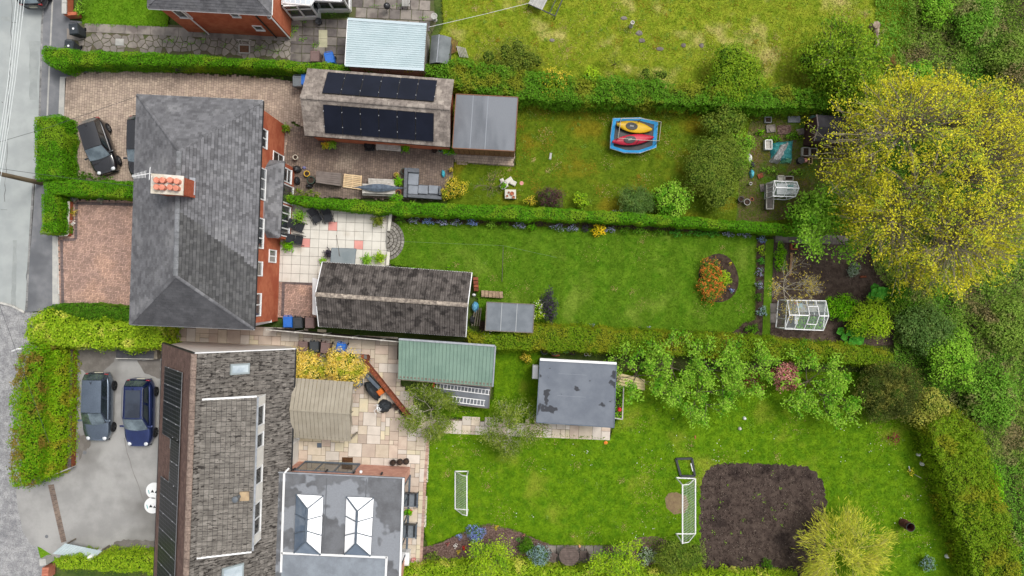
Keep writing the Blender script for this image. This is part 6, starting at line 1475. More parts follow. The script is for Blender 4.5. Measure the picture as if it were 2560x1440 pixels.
r = car('hatchback_car', 'silver-grey hatchback parked beside the hedge on the tarmac drive', 4.35, 1.8, 1.44, paint('silver_blue_paint', (116,130,146), (126,140,156), .8, .22), .9, None, M_rimd, .74); place(r, *P(258,1012).xy, 0, math.radians(-91))
r = car('crossover_car', 'dark blue crossover with silver roof rails parked on the tarmac drive', 4.3, 1.8, 1.56, paint('blue_paint', (36,54,112), (44,64,124), .7, .18), .98, None, M_rimd, .84, rails=True); place(r, *P(362,1026).xy, 0, math.radians(-91))
xr, xf = -4.3/2+.62, 4.3*.05
gg = G(); 
for i in range(5):
    for j in range(5): gg.v.append((xr+(xf-xr)*i/4-0, (-.5+j*.25)*.95, 1.56+.012-.05*(1-i/4)+.05*(1-((j-2)/2*.62)**2)-.05))
gg.f = [(i*5+j, (i+1)*5+j, (i+1)*5+j+1, i*5+j+1) for i in range(4) for j in range(4)]
gg.build('glass_roof', mat('panoramic_glass', c(62,70,84), c(46,52,64), .8, .05, spec=.5), r)
r = car('hatchback_car', 'dark car parked at the kerb beside the front garden wall', 4.2, 1.78, 1.5, paint('charcoal_paint', (52,54,60), None, .3, .25), .93); place(r, *P(98,-54).xy, 0, math.radians(90))

# ================================================================ wheelie bins
def bin_(label, px, py, m, rz=0, group=None, s=1.0):
    r = thing('wheelie_bin', label, 'bin', None, group)
    w, d, h = .56*s, .66*s, 1.0*s
    g = G(); vs = []
    for (a, b, z) in ((w*.39, d*.36, .05), (w*.5, d*.5, h*.9), (w*.52, d*.52, h*.9), (w*.52, d*.52, h*.96)): vs += [(-a,-b,z),(a,-b,z),(a,b,z),(-a,b,z)]
    g.add(vs, [(3,2,1,0)]+[(l*4+i, l*4+(i+1) % 4, l*4+4+(i+1) % 4, l*4+4+i) for l in range(3) for i in range(4)]); g.build('body', m, r)
    g = G(); vs = []
    for (a, b, z) in ((w*.53, d*.54, h*.96), (w*.53, d*.54, h*1.0), (w*.46, d*.47, h*1.06), (w*.34, d*.34, h*1.06), (w*.32, d*.32, h*1.04)): vs += [(-a,-b,z),(a,-b,z),(a,b,z),(-a,b,z)]
    g.add(vs, [(16,17,18,19)]+[(l*4+i, l*4+(i+1) % 4, l*4+4+(i+1) % 4, l*4+4+i) for l in range(4) for i in range(4)]); g.build('lid', m, r)
    G().tube([(-w*.42, d*.5, h*.95), (-w*.42, d*.64, h*.97), (w*.42, d*.64, h*.97), (w*.42, d*.5, h*.95)], .018, 6).build('handle', m, r)
    for x in (-w*.42, w*.42): G().tube([(x-.03, d*.42, .1), (x+.03, d*.42, .1)], .1, 10).build('wheel', M_tyre, r)
    q = P(px, py, h); place(r, q.x, q.y, 0, rz); return r
B = {k: mat('bin_'+k, c(*v), None, rough=.5, fine=.08, fscale=8) for k, v in dict(blue=(44,110,200), brown=(118,96,92), black=(58,62,66), grey=(108,114,118), navy=(52,58,64)).items()}
for a in (('dark grey wheelie bin at the gate of the crazy paving path', 184, 72, 'navy', .1), ('dark grey wheelie bin tucked against the end of the long privet hedge', 172, 115, 'navy', -.1), ('brown wheelie bin beside a blue one on the slab path by the pale-roofed garage', 787, 141, 'brown', 0), ('blue wheelie bin on the slab path by the pale-roofed garage', 823, 145, 'blue', .2), ('grey wheelie bin beside the gable of the solar garage', 743, 203, 'grey', 0), ('blue wheelie bin half hidden by the gable of the solar garage', 764, 199, 'blue', -.05), ('blue wheelie bin at the fence beside the tiled garage', 719, 805, 'blue', 0), ('black wheelie bin at the fence beside the tiled garage', 744, 807, 'black', .05), ('brown wheelie bin at the fence beside the tiled garage', 774, 807, 'brown', 0), ('brown wheelie bin at the bungalow end of the row on the sandstone patio', 757, 867, 'brown', -.05), ('black wheelie bin in the row on the sandstone patio', 785, 867, 'black', 0), ('brown wheelie bin between black and blue bins on the sandstone patio', 813, 870, 'brown', -.1), ('blue wheelie bin set askew on the sandstone patio', 851, 872, 'blue', -.2)):
    r = bin_(a[0], a[1], a[2], B[a[3]], a[4])
    if a[3] in ('navy',): G().cyl(0, 0, 1.045, 1.05, .07, n=12).build('sticker', M_white, r)

# ================================================================ furniture helpers
M_dkm = mat('dark_metal', c(48,50,54), None, rough=.5); M_rat = mat('grey_rattan', c(112,116,122), c(98,102,108), 8, .8, .1, 40); M_cush = mat('grey_cushion', c(146,152,160), c(134,140,148), 2, .9, .06, 20)
M_sling = mat('black_sling', c(46,48,52), c(56,58,62), 5, .85, .1, 40); M_wpaint = mat('worn_white_paint', c(204,200,192), c(176,172,164), 5, .8, .15, 20)
def recliner(label, px, py, rz, group='black reclining chairs on the white patio'):
    r = thing('reclining_chair', label, 'chair', None, group)
    vs = [(-.25,-.28,.42),(-.25,.28,.42),(.25,.28,.36),(.25,-.28,.36)]; o = G().add(vs, [(3,2,1,0)]).build('seat', M_sling, r); o.modifiers.new('t','SOLIDIFY').thickness = .03
    vs = [(.25,-.28,.38),(.25,.28,.38),(.62,.28,.98),(.62,-.28,.98)]; o = G().add(vs, [(3,2,1,0)]).build('backrest', M_sling, r); o.modifiers.new('t','SOLIDIFY').thickness = .03
    for s in (-1, 1):
        G().tube([(-.3, s*.32, .62), (.36, s*.32, .64)], .025, 6).build('armrest', M_dkm, r)
        G().tube([(-.26, s*.31, .62), (-.1, s*.31, .4), (.3, s*.31, .02)], .018, 6).build('leg', M_dkm, r); G().tube([(.3, s*.31, .62), (.1, s*.31, .4), (-.3, s*.31, .02)], .018, 6).build('leg', M_dkm, r)
    place(r, *P(px, py).xy, .045, rz); return r
recliner('black reclining garden chair beside the leafy pot under the hedge', 797, 548, math.radians(118)); recliner('black reclining garden chair on the pink slab under the hedge', 824, 547, math.radians(100))
recliner('black reclining garden chair in front of the bay window', 755, 568, math.radians(158)); recliner('black reclining garden chair beside the pink slab and potted bush', 752, 601, math.radians(170))
M_pott = mat('terracotta', c(190,116,84), c(170,100,72), 4, .85, .1, 20); M_potd = mat('dark_pot', c(58,52,52), None, rough=.6)
def pot(label, px, py, R=.18, h=.3, m=M_pott, plant=None, pr=16, ph=.7, leaf=.09, name='plant_pot', dens=240, group=None, cat='plant pot', z=.02):
    q = P(px, py, h); r = thing(name, label, cat, (q.x, q.y, z), group)
    G().lathe(q.x, q.y, [(.001, z), (R*.75, z), (R*.95, z+h*.8), (R*1.08, z+h*.82), (R*1.08, z+h), (R*.9, z+h), (R*.88, z+h*.85)], 14).build('pot', m, r)
    G().cyl(q.x, q.y, z+h*.7, z+h*.86, R*.88, n=12).build('compost', M_dsoil, r)
    if plant:
        n = 260 if pr < 14 else 520; rr = pr*kk(.5); rng = RNG; v = rng.normal(0, 1, (n, 3)); v /= np.linalg.norm(v, axis=1)[:, None]; v[:, 2] = np.abs(v[:, 2]); pp = v*np.array((rr, rr, ph))*rng.uniform(.35, 1.1, n)[:, None]*(1+.3*np.sin(5*np.arctan2(v[:, 1], v[:, 0])))[:, None]+np.array((q.x, q.y, z+h)); leaves('foliage', pp, v*.6+np.array((0,0,.6)), leaf, LM[plant], r, jit=.6)
    return r
pot('leafy green bush in a pot by the hedge on the white patio', 750, 542, .2, .35, M_pott, 'fresh', 20, .8); pot('leafy pot plant with yellow flowers on the white patio by the low wall', 946, 552, .2, .3, M_pott, 'olive', 16, .6)
pot('bushy green pot plant below the bay window', 722, 613, .2, .3, M_potd, 'bright', 17, .6); pot('dark-leaved pot plant beside the glass table', 822, 634, .18, .3, M_potd, 'plum', 12, .6)
pot('small bright green pot plant at the garage corner by the glass table', 808, 652, .14, .25, M_pott, 'fresh', 9, .4); pot('trailing green pot plant right of the glass table', 918, 650, .18, .25, M_pott, 'fresh', 15, .5); pot('lime potted shrub in the patio corner by the low wall', 950, 644, .22, .35, M_pott, 'lime', 15, .7)
G_ = mat('table_glass', c(150,160,164), c(134,146,150), 1, .08, spec=.7, alpha=.75)
r = thing('glass_table', 'square glass patio table with parasol hole beside the tiled garage', 'table', P(856,642)); q = PP([(829,620),(890,622),(886,662),(826,658)], .72)
G().prism([(p.x, p.y) for p in q], .71, .725).build('table_top', G_, r)
for i in range(4):
    G().bar(offs(q[i], .69), offs(q[(i+1) % 4], .69), .04, .04).build('rail', M_grey, r); G().tube([offs(q[i], .7), offs(q[i].lerp((q[0]+q[2])/2, .15), .04)], .02, 6).build('leg', M_grey, r)
    G().bar(offs(q[i].lerp(q[(i+1) % 4], .5), .68), offs((q[0]+q[2])/2, .68), .02, .02).build('brace', M_grey, r)
p = P(866,640); G().lathe(p.x, p.y, [(.25,.04),(.25,.1),(.06,.14),(.03,.5),(.001,.5)], 16).build('parasol_base', M_dkm, r)
solo(G().tube([P(841,588,2.0), P(849,640,.75)], .018, 6), 'parasol_pole', M_wood, 'thin parasol pole leaning over the glass table', 'pole')

# ---------------------------------------------------------------- north block patio
def rz4(): return math.radians(-4.5)
r = thing('storage_box', 'large grey-brown slatted plastic storage box on the block patio', 'storage box', P(823,445)); q = PP([(790,427),(853,432),(850,465),(789,456)], .75)
G().prism([(p.x, p.y) for p in inset_rect(q, .04)], .02, .6).build('chest', mat('taupe_plastic', c(150,142,134), c(136,128,120), 3, .7, .06, 20), r)
for i in range(6): a, b = q[0].lerp(q[3], (i+.5)/6), q[1].lerp(q[2], (i+.5)/6); G().bar(offs(a, .66+.05*math.sin(math.pi*(i+.5)/6)), offs(b, .66+.05*math.sin(math.pi*(i+.5)/6)), .12, .06).build('lid_slat', mat('taupe_lid', c(128,118,112), c(116,106,100), 3, .7, .06, 20, rand=.06), r)
r = thing('wooden_pallet', 'new pale wooden pallet lying on the block patio', 'pallet', P(880,455)); q = PP([(860,434),(905,439),(903,475),(857,468)], .14); mw = mat('new_pine', c(232,206,166), c(216,186,146), 5, .8, .08, 20, rand=.08)
for i in range(8): a, b = q[0].lerp(q[3], (i+.5)/8), q[1].lerp(q[2], (i+.5)/8); G().bar(offs(a, .15), offs(b, .15), .085, .022).build('slat', mw, r)
for t in (.04, .5, .96): a, b = q[0].lerp(q[1], t), q[3].lerp(q[2], t); G().bar(offs(a, .08), offs(b, .08), .09, .09).build('bearer', mw, r)
r = thing('picnic_table', 'weathered white picnic table with two benches on the block patio', 'table', P(945,466))
for (y, w, z, lb) in ((453,15,.45,'bench_seat'),(471,24,.75,'table_top'),(482,13,.45,'bench_seat')):
    for k in range(3 if lb == 'bench_seat' else 5):
        n = 3 if lb == 'bench_seat' else 5; yy = y-w/2+w*(k+.5)/n
        x0, x1 = (921,985) if y == 453 else (906,988); a, b = P(x0, yy, z), P(x1, yy+3, z); G().bar(a, b, w/n*kk(z)-.008, .035).build(lb, M_wpaint, r)
for x in (922, 972):
    for s in (-1, 1): G().bar(P(x, 467+s*16, .03), P(x, 467+s*4, .72), .07, .05).build('leg', M_wpaint, r)
r = thing('closed_parasol', 'furled blue-grey parasol lying across the picnic table', 'parasol', P(945,466,.78)); a, b = P(885,468,.95), P(1008,470,.95); g = G(); n = 12; pts = []
for i in range(n+1):
    t = i/n; rr = .02+.2*math.sin(math.pi*t)**1.6; p = a.lerp(b, t); pts.append((p, rr))
vs = []; m = 10
for p, rr in pts: vs += [(p.x, p.y+rr*(1+.25*(j % 2))*math.cos(2*math.pi*j/m), p.z+.02+rr*.55*(1+.25*(j % 2))*math.sin(2*math.pi*j/m)) for j in range(m)]
g.add(vs, [(i*m+j, i*m+(j+1) % m, (i+1)*m+(j+1) % m, (i+1)*m+j) for i in range(n) for j in range(m)]).build('canopy', mat('parasol_fabric', c(104,116,130), c(82,92,104), 5, .85, .12, 20), r); G().tube([a-Vector((.12,0,0)), b+Vector((.2,0,0))], .02, 6).build('pole', M_dkm, r)
r = thing('corner_sofa', 'grey rattan corner sofa with pale cushions beside the golden shrub', 'sofa', P(1050,465))
def rbox(x0, y0, x1, y1, z0, z1, nm, m, b=.03, tw=.0):
    q = PP([(x0, y0), (x1, y0+(x1-x0)*.07), (x1-(y1-y0)*.04, y1+(x1-x0)*.07), (x0-(y1-y0)*.04, y1)], (z0+z1)/2); G().prism([(p.x, p.y) for p in q], z0, z1).build(nm, m, r, bevel=b)
rbox(1014,422,1048,494,.02,.3,'base',M_rat); rbox(1049,462,1104,492,.02,.3,'base',M_rat); rbox(1012,420,1020,494,.3,.66,'backrest',M_rat); rbox(1021,486,1104,494,.3,.66,'backrest',M_rat); rbox(1020,420,1048,431,.3,.6,'armrest',M_rat); rbox(1098,468,1104,488,.3,.6,'armrest',M_rat)
rbox(1021,432,1047,462,.3,.44,'cushion',M_cush,.04); rbox(1021,463,1045,485,.3,.44,'cushion',M_cush,.04); rbox(1046,463,1070,484,.3,.44,'cushion',M_cush,.04); rbox(1072,463,1096,484,.3,.44,'cushion',M_cush,.04)
r = thing('garden_bench', 'long weathered grey bench against the solar garage wall', 'bench', P(970,370))
for k in range(4): a, b = P(940,360+k*4,.45), P(1002,365+k*4,.45); G().bar(a, b, .085, .04).build('seat_slat', M_wpaint, r)
for x in (943, 998): G().bar(P(x,363,.02), P(x,363,.42), .08, .08).build('leg', M_wpaint, r); G().bar(P(x,374,.02), P(x,374,.42), .08, .08).build('leg', M_wpaint, r)
for k in range(2): a, b = P(941,356,.62+.16*k), P(1003,361,.62+.16*k); G().bar(a, b, .04, .1).build('back_slat', M_wpaint, r)
r = thing('spare_wheel', 'spare car wheel with dark alloy lying by the bench', 'wheel', P(923,364)); p = P(923,364,.3); G().box(p.x, p.y-.12, .03+.06, .62, .35, .1).build('tray', M_dkm, r)
G().lathe(p.x, p.y, [(.2,.16),(.3,.15),(.34,.2),(.34,.32),(.3,.37),(.22,.36),(.2,.3)], 22).build('tyre', M_tyre, r, smooth=True); g = G(); g.cyl(p.x, p.y, .2, .24, .21, n=20); 
for k in range(10): a = k*math.pi/5; g.bar((p.x, p.y, .33), (p.x+.2*math.cos(a), p.y+.2*math.sin(a), .33), .03, .03)
g.build('rim', M_rimd, r)
pot('yellow plastic bucket pot on the block patio by the bay window', 767, 434, .18, .3, mat('yellow_plastic', c(236,190,50), None, rough=.5)); pot('cream ceramic pot beside the garden door', 738, 393, .15, .4, mat('cream_pot', c(226,218,198), None, rough=.5))
pot('dark green plastic tub by the storage box', 777, 450, .24, .5, mat('green_plastic', c(48,70,58), None, rough=.5)); pot('terracotta pot with orange bulbs by the corner sofa', 991, 437, .17, .3, mat('ochre_pot', c(200,168,104), None, rough=.7), 'ochre', 5, .15, .05)
pot('leafy green pot plant between picnic table and corner sofa', 997, 455, .16, .3, M_potd, 'bright', 13, .5); pot('brown pot at the end of the picnic table', 996, 481, .17, .3, M_pott)
pot('black pot at the patio step below the felt-roofed shed', 1086, 376, .17, .3, M_potd); pot('turquoise pot at the patio step below the felt-roofed shed', 1101, 375, .12, .25, mat('turq_pot', c(70,170,150), None, rough=.4)); pot('green pot of strawberry plants at the patio step', 1115, 378, .2, .3, mat('jade_pot', c(128,150,136), None, rough=.5), 'bright', 8, .25); pot('leafy green pot beside the felt-roofed shed corner', 1132, 377, .22, .35, MATS['jade_pot'], 'bright', 12, .35)
pot('flowering pot against the solar garage wall', 815, 364, .16, .3, M_pott, 'gold', 10, .4); pot('leafy pot against the solar garage wall beside the flowering pot', 833, 362, .16, .3, M_potd, 'fresh', 11, .4); pot('green pot plant at the right end of the long bench', 1015, 372, .18, .3, M_potd, 'bright', 12, .45); pot('bushy pot plant by the brick corner of the semi-detached house', 718, 322, .18, .3, M_potd, 'hedge_mix', 11, .7)
pot('dark green tub beside the corner sofa', 1010, 428, .2, .35, MATS['green_plastic']); pot('small pot at the stone step by the golden shrub', 1128, 425, .12, .25, M_pott, 'ochre', 5, .2)
def lump(name, label, cat, px, py, rx, ry, h, m, z=.02, seed=1, n=14, rings=4):
    rs = random.Random(seed); q = P(px, py, h*.5); g = G(); vs = []
    for i in range(rings+1):
        t = i/rings; f = math.cos(t*math.pi/2)**.7 if i < rings else .02
        for j in range(n): a = 2*math.pi*j/n; k = f*(1+rs.uniform(-.13, .13)); vs.append((q.x+rx*k*math.cos(a), q.y+ry*k*math.sin(a), z+h*math.sin(t*math.pi/2)*(1+rs.uniform(-.06, .06))))
    g.add(vs, [(i*n+j, i*n+(j+1) % n, (i+1)*n+(j+1) % n, (i+1)*n+j) for i in range(rings) for j in range(n)]); return solo(g, name, m, label, cat)
lump('garden_sack', 'black folded chair cover by the garden door on the block patio', 'cover', 741, 423, .27, .24, .5, M_black, seed=2); lump('watering_can', 'turquoise watering can at the stone step by the golden shrub', 'watering can', 1108, 434, .12, .24, .3, mat('turquoise', c(66,176,196), None, rough=.4), seed=3)
lump('crate', 'black crate beside the storage box at the hedge', 'crate', 742, 452, .2, .26, .35, M_black, seed=4); lump('garden_tray', 'dark grey tub at the house end of the clipped hedge', 'tub', 772, 465, .22, .14, .4, M_dkm, seed=5); lump('toy_box', 'small purple-blue box on the block patio', 'box', 760, 419, .12, .09, .15, mat('violet_box', c(120,120,170), None, rough=.5), seed=6)
# stone planter group on the kayak lawn
r = thing('stone_planter', 'cream stone trough with terracotta pots at the hedge by the kayak lawn', 'planter', P(1276,485)); q = PP([(1262,473),(1290,474),(1290,497),(1262,496)], .4); G().prism([(p.x, p.y) for p in q], 0, .4).build('trough', M_cap, r, bevel=.02)
for x, y, R in ((1280,484,.13),(1272,481,.06),(1268,490,.07),(1284,493,.09)): p = P(x, y, .45); G().lathe(p.x, p.y, [(R*.7,.4),(R,.52),(R*.85,.52),(R*.8,.45),(.001,.45)], 12).build('pot', M_pott, r)
r = thing('rockery', 'pale rockery stones and slabs above the cream stone trough', 'stones', P(1270,455))
for x, y, w, d, a in ((1272,452,.5,.3,.6),(1264,462,.3,.35,.2),(1283,458,.3,.4,1.1),(1255,452,.25,.25,.4)): p = P(x, y); G().bbox(p.x, p.y, .1, w, d, .2, .04, a).build('stone', M_cap, r)
pot('round grey pot with green plant left of the rockery', 1258, 464, .22, .3, M_conc, 'bright', 7, .25); solo(G().cyl(*P(1304,458).xy, -.01, .03, .13, n=16), 'stepping_stone', M_slabp, 'round pink stepping stone on the kayak lawn', 'stepping stone')
solo(G().bbox(*P(1376,391).xy, .05, .14, .42, .12, .02, -.15), 'garden_shoe', M_conc, 'small grey boot scraper lying on the kayak lawn', 'scraper')

# ---------------------------------------------------------------- trampoline with two kayaks
r = thing('trampoline', 'rectangular trampoline with blue padding and black net frame on the kayak lawn', 'trampoline', P(1588,340)); TZ = .62
outer = PP([(1533,296),(1600,294),(1645,306),(1640,368),(1600,382),(1560,381),(1526,370),(1527,340)], TZ); cx = sum((p for p in outer), Vector())/len(outer); inner = [p.lerp(cx, .15) for p in outer]; n = len(outer)
m_pad = mat('blue_pad', c(60,164,224), c(50,150,210), 2, .6, .06, 12)
for i in range(n):
    j = (i+1) % n; G().add([outer[i]+Vector((0,0,.02)), outer[j]+Vector((0,0,.02)), inner[j]+Vector((0,0,.03)), inner[i]+Vector((0,0,.03)), outer[i]-Vector((0,0,.04)), outer[j]-Vector((0,0,.04))], [(0,3,2,1) if area2(outer) > 0 else (0,1,2,3), (0,1,5,4)]).build('edge_pad', m_pad, r)
G().add([p for p in inner], [tuple(range(n))]).build('jump_mat', M_black, r)
G().tube([p-Vector((0,0,.06)) for p in outer]+[outer[0]-Vector((0,0,.06))], .03, 6).build('frame', M_white, r)
for p in outer[::2]: G().tube([p-Vector((0,0,.05)), Vector((p.x, p.y, .01))], .025, 6).build('leg', M_rim, r)
up = PP([(1553,296),(1603,296),(1653,305),(1648,352),(1598,350),(1545,345)], 2.0)
ug = [Vector((p.x, p.y, .62)) for p in up]
for p in up: G().tube([Vector((p.x, p.y, .6)), p], .02, 6).build('net_pole', M_black, r)
G().tube(up+[up[0]], .018, 6).build('net_rim', mat('net_rim', c(196,188,176), None, rough=.6), r)
m_net = mat('black_net', c(30,34,40), None, rough=.9, alpha=.32)
for i in range(len(up)): j = (i+1) % len(up); G().quad(Vector((up[i].x, up[i].y, .66)), Vector((up[j].x, up[j].y, .66)), up[j], up[i]).build('net', m_net, r)
def kayak(label, a, b, m, w=.42, z=.72):
    r = thing('kayak', label, 'kayak', P((a[0]+b[0])/2, (a[1]+b[1])/2, z)); A, B_ = P(*a, z), P(*b, z); d = (B_-A).normalized(); s = Vector((-d.y, d.x, 0)); N = 14; m8 = 8; vs = []
    for i in range(N+1):
        t = i/N; q = A.lerp(B_, t); ww = max(.02, w*math.sin(math.pi*min(max(t, .02), .98))**.6); hh = .16+.1*abs(2*t-1)**2
        for j in range(m8): an = 2*math.pi*j/m8; vs.append(q+s*ww*math.cos(an)+Vector((0, 0, .16+(hh if math.sin(an) > 0 else .16)*math.sin(an)*.75)))
    G().add(vs, [(i*m8+j, (i+1)*m8+j, (i+1)*m8+(j+1) % m8, i*m8+(j+1) % m8) for i in range(N) for j in range(m8)]).build('hull', m, r, smooth=True, sub=1)
    q = A.lerp(B_, .42); ck = G(); ang_ = math.atan2(d.y, d.x); vs = [(q.x+.38*math.cos(a_)*d.x+.23*math.sin(a_)*s.x, q.y+.38*math.cos(a_)*d.y+.23*math.sin(a_)*s.y) for a_ in [k*math.pi/10 for k in range(20)]]; ck.prism(vs, z+.26, z+.335).build('cockpit', M_black, r)
    G().box(q.x, q.y, z+.34, .26, .1, .03, ang_).build('seat', M_conc, r); p = A.lerp(B_, .9); G().cyl(p.x, p.y, z+.24, z+.3, .06, n=10).build('hatch', M_dkm, r)
kayak('yellow kayak lying on the trampoline', (1541,312), (1628,326), mat('kayak_yellow', c(240,196,40), c(230,182,30), 2, .4)); kayak('red kayak lying on the trampoline below the yellow one', (1530,356), (1632,345), mat('kayak_red', c(206,40,70), c(190,34,60), 2, .4), .38)

# ---------------------------------------------------------------- gazebo, patio wall, barbecue
r = thing('gazebo', 'taupe hard-top gazebo on the sandstone patio', 'gazebo', P(805,1025)); he, hr_ = 2.25, 2.95; m_can = mat('taupe_canopy', c(168,160,144), c(156,148,132), 1.5, .7, .05, 16)
a, b = P(735,945,he), P(884,955,he); c2, d2 = P(878,1104,he), P(730,1094,he); ra_, rb_ = offs((a+d2)/2, hr_), offs((b+c2)/2, hr_)
for e0, e1 in ((a, b), (d2, c2)):
    n = 15
    for i in range(n):
        t0, t1 = i/n, (i+1)/n-.006; q = [e0.lerp(e1, t0), e0.lerp(e1, t1), ra_.lerp(rb_, t1), ra_.lerp(rb_, t0)]; o = G().add(q, [(0,1,2,3)]).build('roof_panel', m_can, r); md = o.modifiers.new('t','SOLIDIFY'); md.thickness = .03
G().bar(ra_, rb_, .08, .05).build('ridge', m_can, r)
for q in (a, b, c2, d2): p = q.lerp((a+c2)/2, .06); G().box(p.x, p.y, he/2, .1, .1, he).build('post', m_can, r)
for q0, q1 in ((a, b), (b, c2), (c2, d2), (d2, a)): G().bar(q0.lerp((a+c2)/2, .06)+Vector((0,0,-.08)), q1.lerp((a+c2)/2, .06)+Vector((0,0,-.08)), .08, .12).build('beam', m_can, r)
for q0, q1 in ((b, c2),):
    for t in (.25, .5, .75): p = q0.lerp(q1, t); G().bar(offs(p, he-.1), offs(rb_.lerp(p, .15), hr_-.1 if t == .5 else he+.3), .05, .05).build('strut', m_can, r)
M_rb = mat('old_red_brick', c(150,84,60), c(116,70,52), 5, .9, .2, 20, rand=.2)
r = thing('diagonal_wall', 'low diagonal red brick planter wall across the sandstone patio', 'wall', P(975,975)); pa, pb_ = P(918,905), P(1028,1042); n = 34
G().bar(pa+Vector((0,0,.3)), pb_+Vector((0,0,.3)), .2, .58).build('wall_core', M_rb, r)
for i in range(n): q = pa.lerp(pb_, (i+.5)/n); d = pb_-pa; G().bbox(q.x, q.y, .62, d.length/n-.012, .24, .07, .008, math.atan2(d.y, d.x)).build('brick', M_rb, r)
pa, pb_ = P(735,882), P(923,890); G().bar(pa+Vector((0,0,.35)), pb_+Vector((0,0,.35)), .2, .7).build('wall_core', M_rb, r); G().bar(P(922,888)+Vector((0,0,.33)), P(919,908)+Vector((0,0,.33)), .22, .66).build('wall_core', M_rb, r)
for i in range(26): q = pa.lerp(pb_, (i+.5)/26); G().bbox(q.x, q.y, .735, .18, .26, .06, .008, -.03).build('brick', M_slabd if i % 3 else M_rb, r)
a, b = P(908,925), P(950,968); G().bar(a+Vector((0,0,.2)), b+Vector((0,0,.2)), .22, .4).build('side_shelf', M_grey, r)
lump('covered_barbecue', 'barbecue under a long black cover beside the diagonal brick wall', 'barbecue', 930, 978, .3, .72, .95, mat('black_cover', c(62,66,70), c(50,54,58), 3, .6, .08, 10), seed=11).rotation_euler.z = .65
lump('covered_fire_pit', 'round fire pit under a black cover with white rope by the brick wall', 'fire pit', 960, 1016, .46, .42, .8, MATS['black_cover'], seed=12)
g = G(); rs = random.Random(4); p0 = P(945,1020,.85)
for i in range(9): a = rs.uniform(0, 6.28); g.tube([p0+Vector((rs.uniform(-.1,.1), rs.uniform(-.1,.1), .02)), p0+Vector((.25*math.cos(a)-.08, .25*math.sin(a), .03)), p0+Vector((.3*math.cos(a+.7)-.1, .3*math.sin(a+.7)-.12, -.05))], .017, 5)
solo(g, 'white_rope', M_white, 'tangle of white rope on the covered fire pit', 'rope')
solo(G().bbox(*P(955,977).xy, .35, .38, .36, .7, .03, .6), 'orange_box', mat('orange_plastic', c(210,112,48), c(196,98,40), 3, .6, .06, 10), 'orange box on the brick wall beside the covered barbecue', 'box'); solo(G().bbox(*P(900,955).xy, .35, .42, .4, .7, .03, .05), 'grey_box', M_felt, 'grey meter box under the gazebo edge', 'box')
for i, (x, y) in enumerate(((984,1014),(991,1021),(1002,1028),(1006,1033),(1013,1040),(1019,1047))): pot('small dark pot in the row along the diagonal brick wall', x, y, .13, .3, M_potd, None, name='plant_pot', group='dark pots along the diagonal brick wall')
for i, x in enumerate((982, 999, 1015)): pot('black round pot on the patio step beside the brick extension', x, 1157-i*1.5, .19, .4, M_potd, None, group='black pots on the extension step')
solo(G().bbox(*P(869,1149).xy, .06, .7, .32, .03, .008, -.03), 'doormat', mat('coir_mat', c(96,66,42), c(80,54,36), 8, .95, .2, 40), 'brown coir doormat at the extension sliding door', 'doormat'); solo(G().bbox(*P(799,1113).xy, .058, .3, .3, .02, .005), 'drain_cover', M_grey, 'square grey drain cover in the sandstone patio', 'drain cover')
def garden_chair(label, px, py):
    r = thing('patio_chair', label, 'chair', None, 'grey mesh chairs by the extension'); m = mat('mesh_grey', c(128,134,140), c(112,118,124), 4, .8, .08, 30)
    for s in (-1, 1): G().box(s*.36, 0, .42, .07, .95, .1).build('arm', M_grey, r); G().box(s*.36, -.42, .2, .06, .06, .4).build('leg', M_dkm, r); G().box(s*.36, .42, .2, .06, .06, .4).build('leg', M_dkm, r)
    G().box(0, 0, .34, .66, .9, .06).build('seat', m, r); G().box(0, .5, .6, .72, .06, .5, 0, (-.15, 0)).build('backrest', M_dkm, r); G().box(.22, 0, .39, .1, .75, .05).box(-.22, 0, .39, .1, .75, .05).build('cushion_edge', M_sling, r); place(r, *P(px, py).xy, .05, -.04)
garden_chair('grey mesh patio chair beside the extension glazing, above the red pot', 1032, 1245); garden_chair('grey mesh patio chair beside the extension glazing, below the red pot', 1029, 1322)
pot('red window box with seedlings between the mesh chairs', 1024, 1281, .16, .3, mat('red_plastic', c(214,52,44), None, rough=.4), 'bright', 7, .25)
solo(G().bbox(*P(1020,1387).xy, .4, .38, .85, .8, .05, -.02), 'heat_pump', M_white, 'white air conditioning unit outside the extension', 'air conditioner'); lump('garden_toy', 'red and white toy beside the white air conditioning unit', 'toy', 1033, 1402, .16, .18, .4, mat('toy_red', c(190,60,64), c(226,200,190), 6, .5), seed=14)

# ---------------------------------------------------------------- fences, gate, ladders
def fence(name, label, a, b, h, n, m=M_wood, post=M_wpaint, pr=.06):
    r = thing(name, label, 'fence', P(*a)); A, B_ = P(*a), P(*b); d = (B_-A)
    for i in range(n+1): p = A.lerp(B_, i/n); G().box(p.x, p.y, h/2+.04, .1, .1, h+.08, math.atan2(d.y, d.x)).build('post', post, r)
    L = d.length/n; k = max(3, int(L/.16)); rz = math.atan2(d.y, d.x)
    for i in range(n):
        for j in range(k): p = A.lerp(B_, (i+(j+.5)/k)/n); G().box(p.x, p.y, h/2-.02, L/k-.012, .025, h-.1, rz).build('board', m, r)
        p = A.lerp(B_, (i+.5)/n); G().box(p.x, p.y, h-.03, L-.1, .06, .05, rz).build('capping', post, r)
    return r
fence('concrete_post_fence', 'timber fence with pale concrete posts between bins and sandstone patio', (690,820), (1035,852), 1.75, 5, mat('fence_dark', c(86,80,72), c(70,66,60), 4, .9, .15, 20, rand=.12), M_wpaint)
fence('timber_gate', 'brown timber gate with diagonal braces at the bungalow side path', (440,822), (444,860), 1.7, 1, M_wood, M_wood)
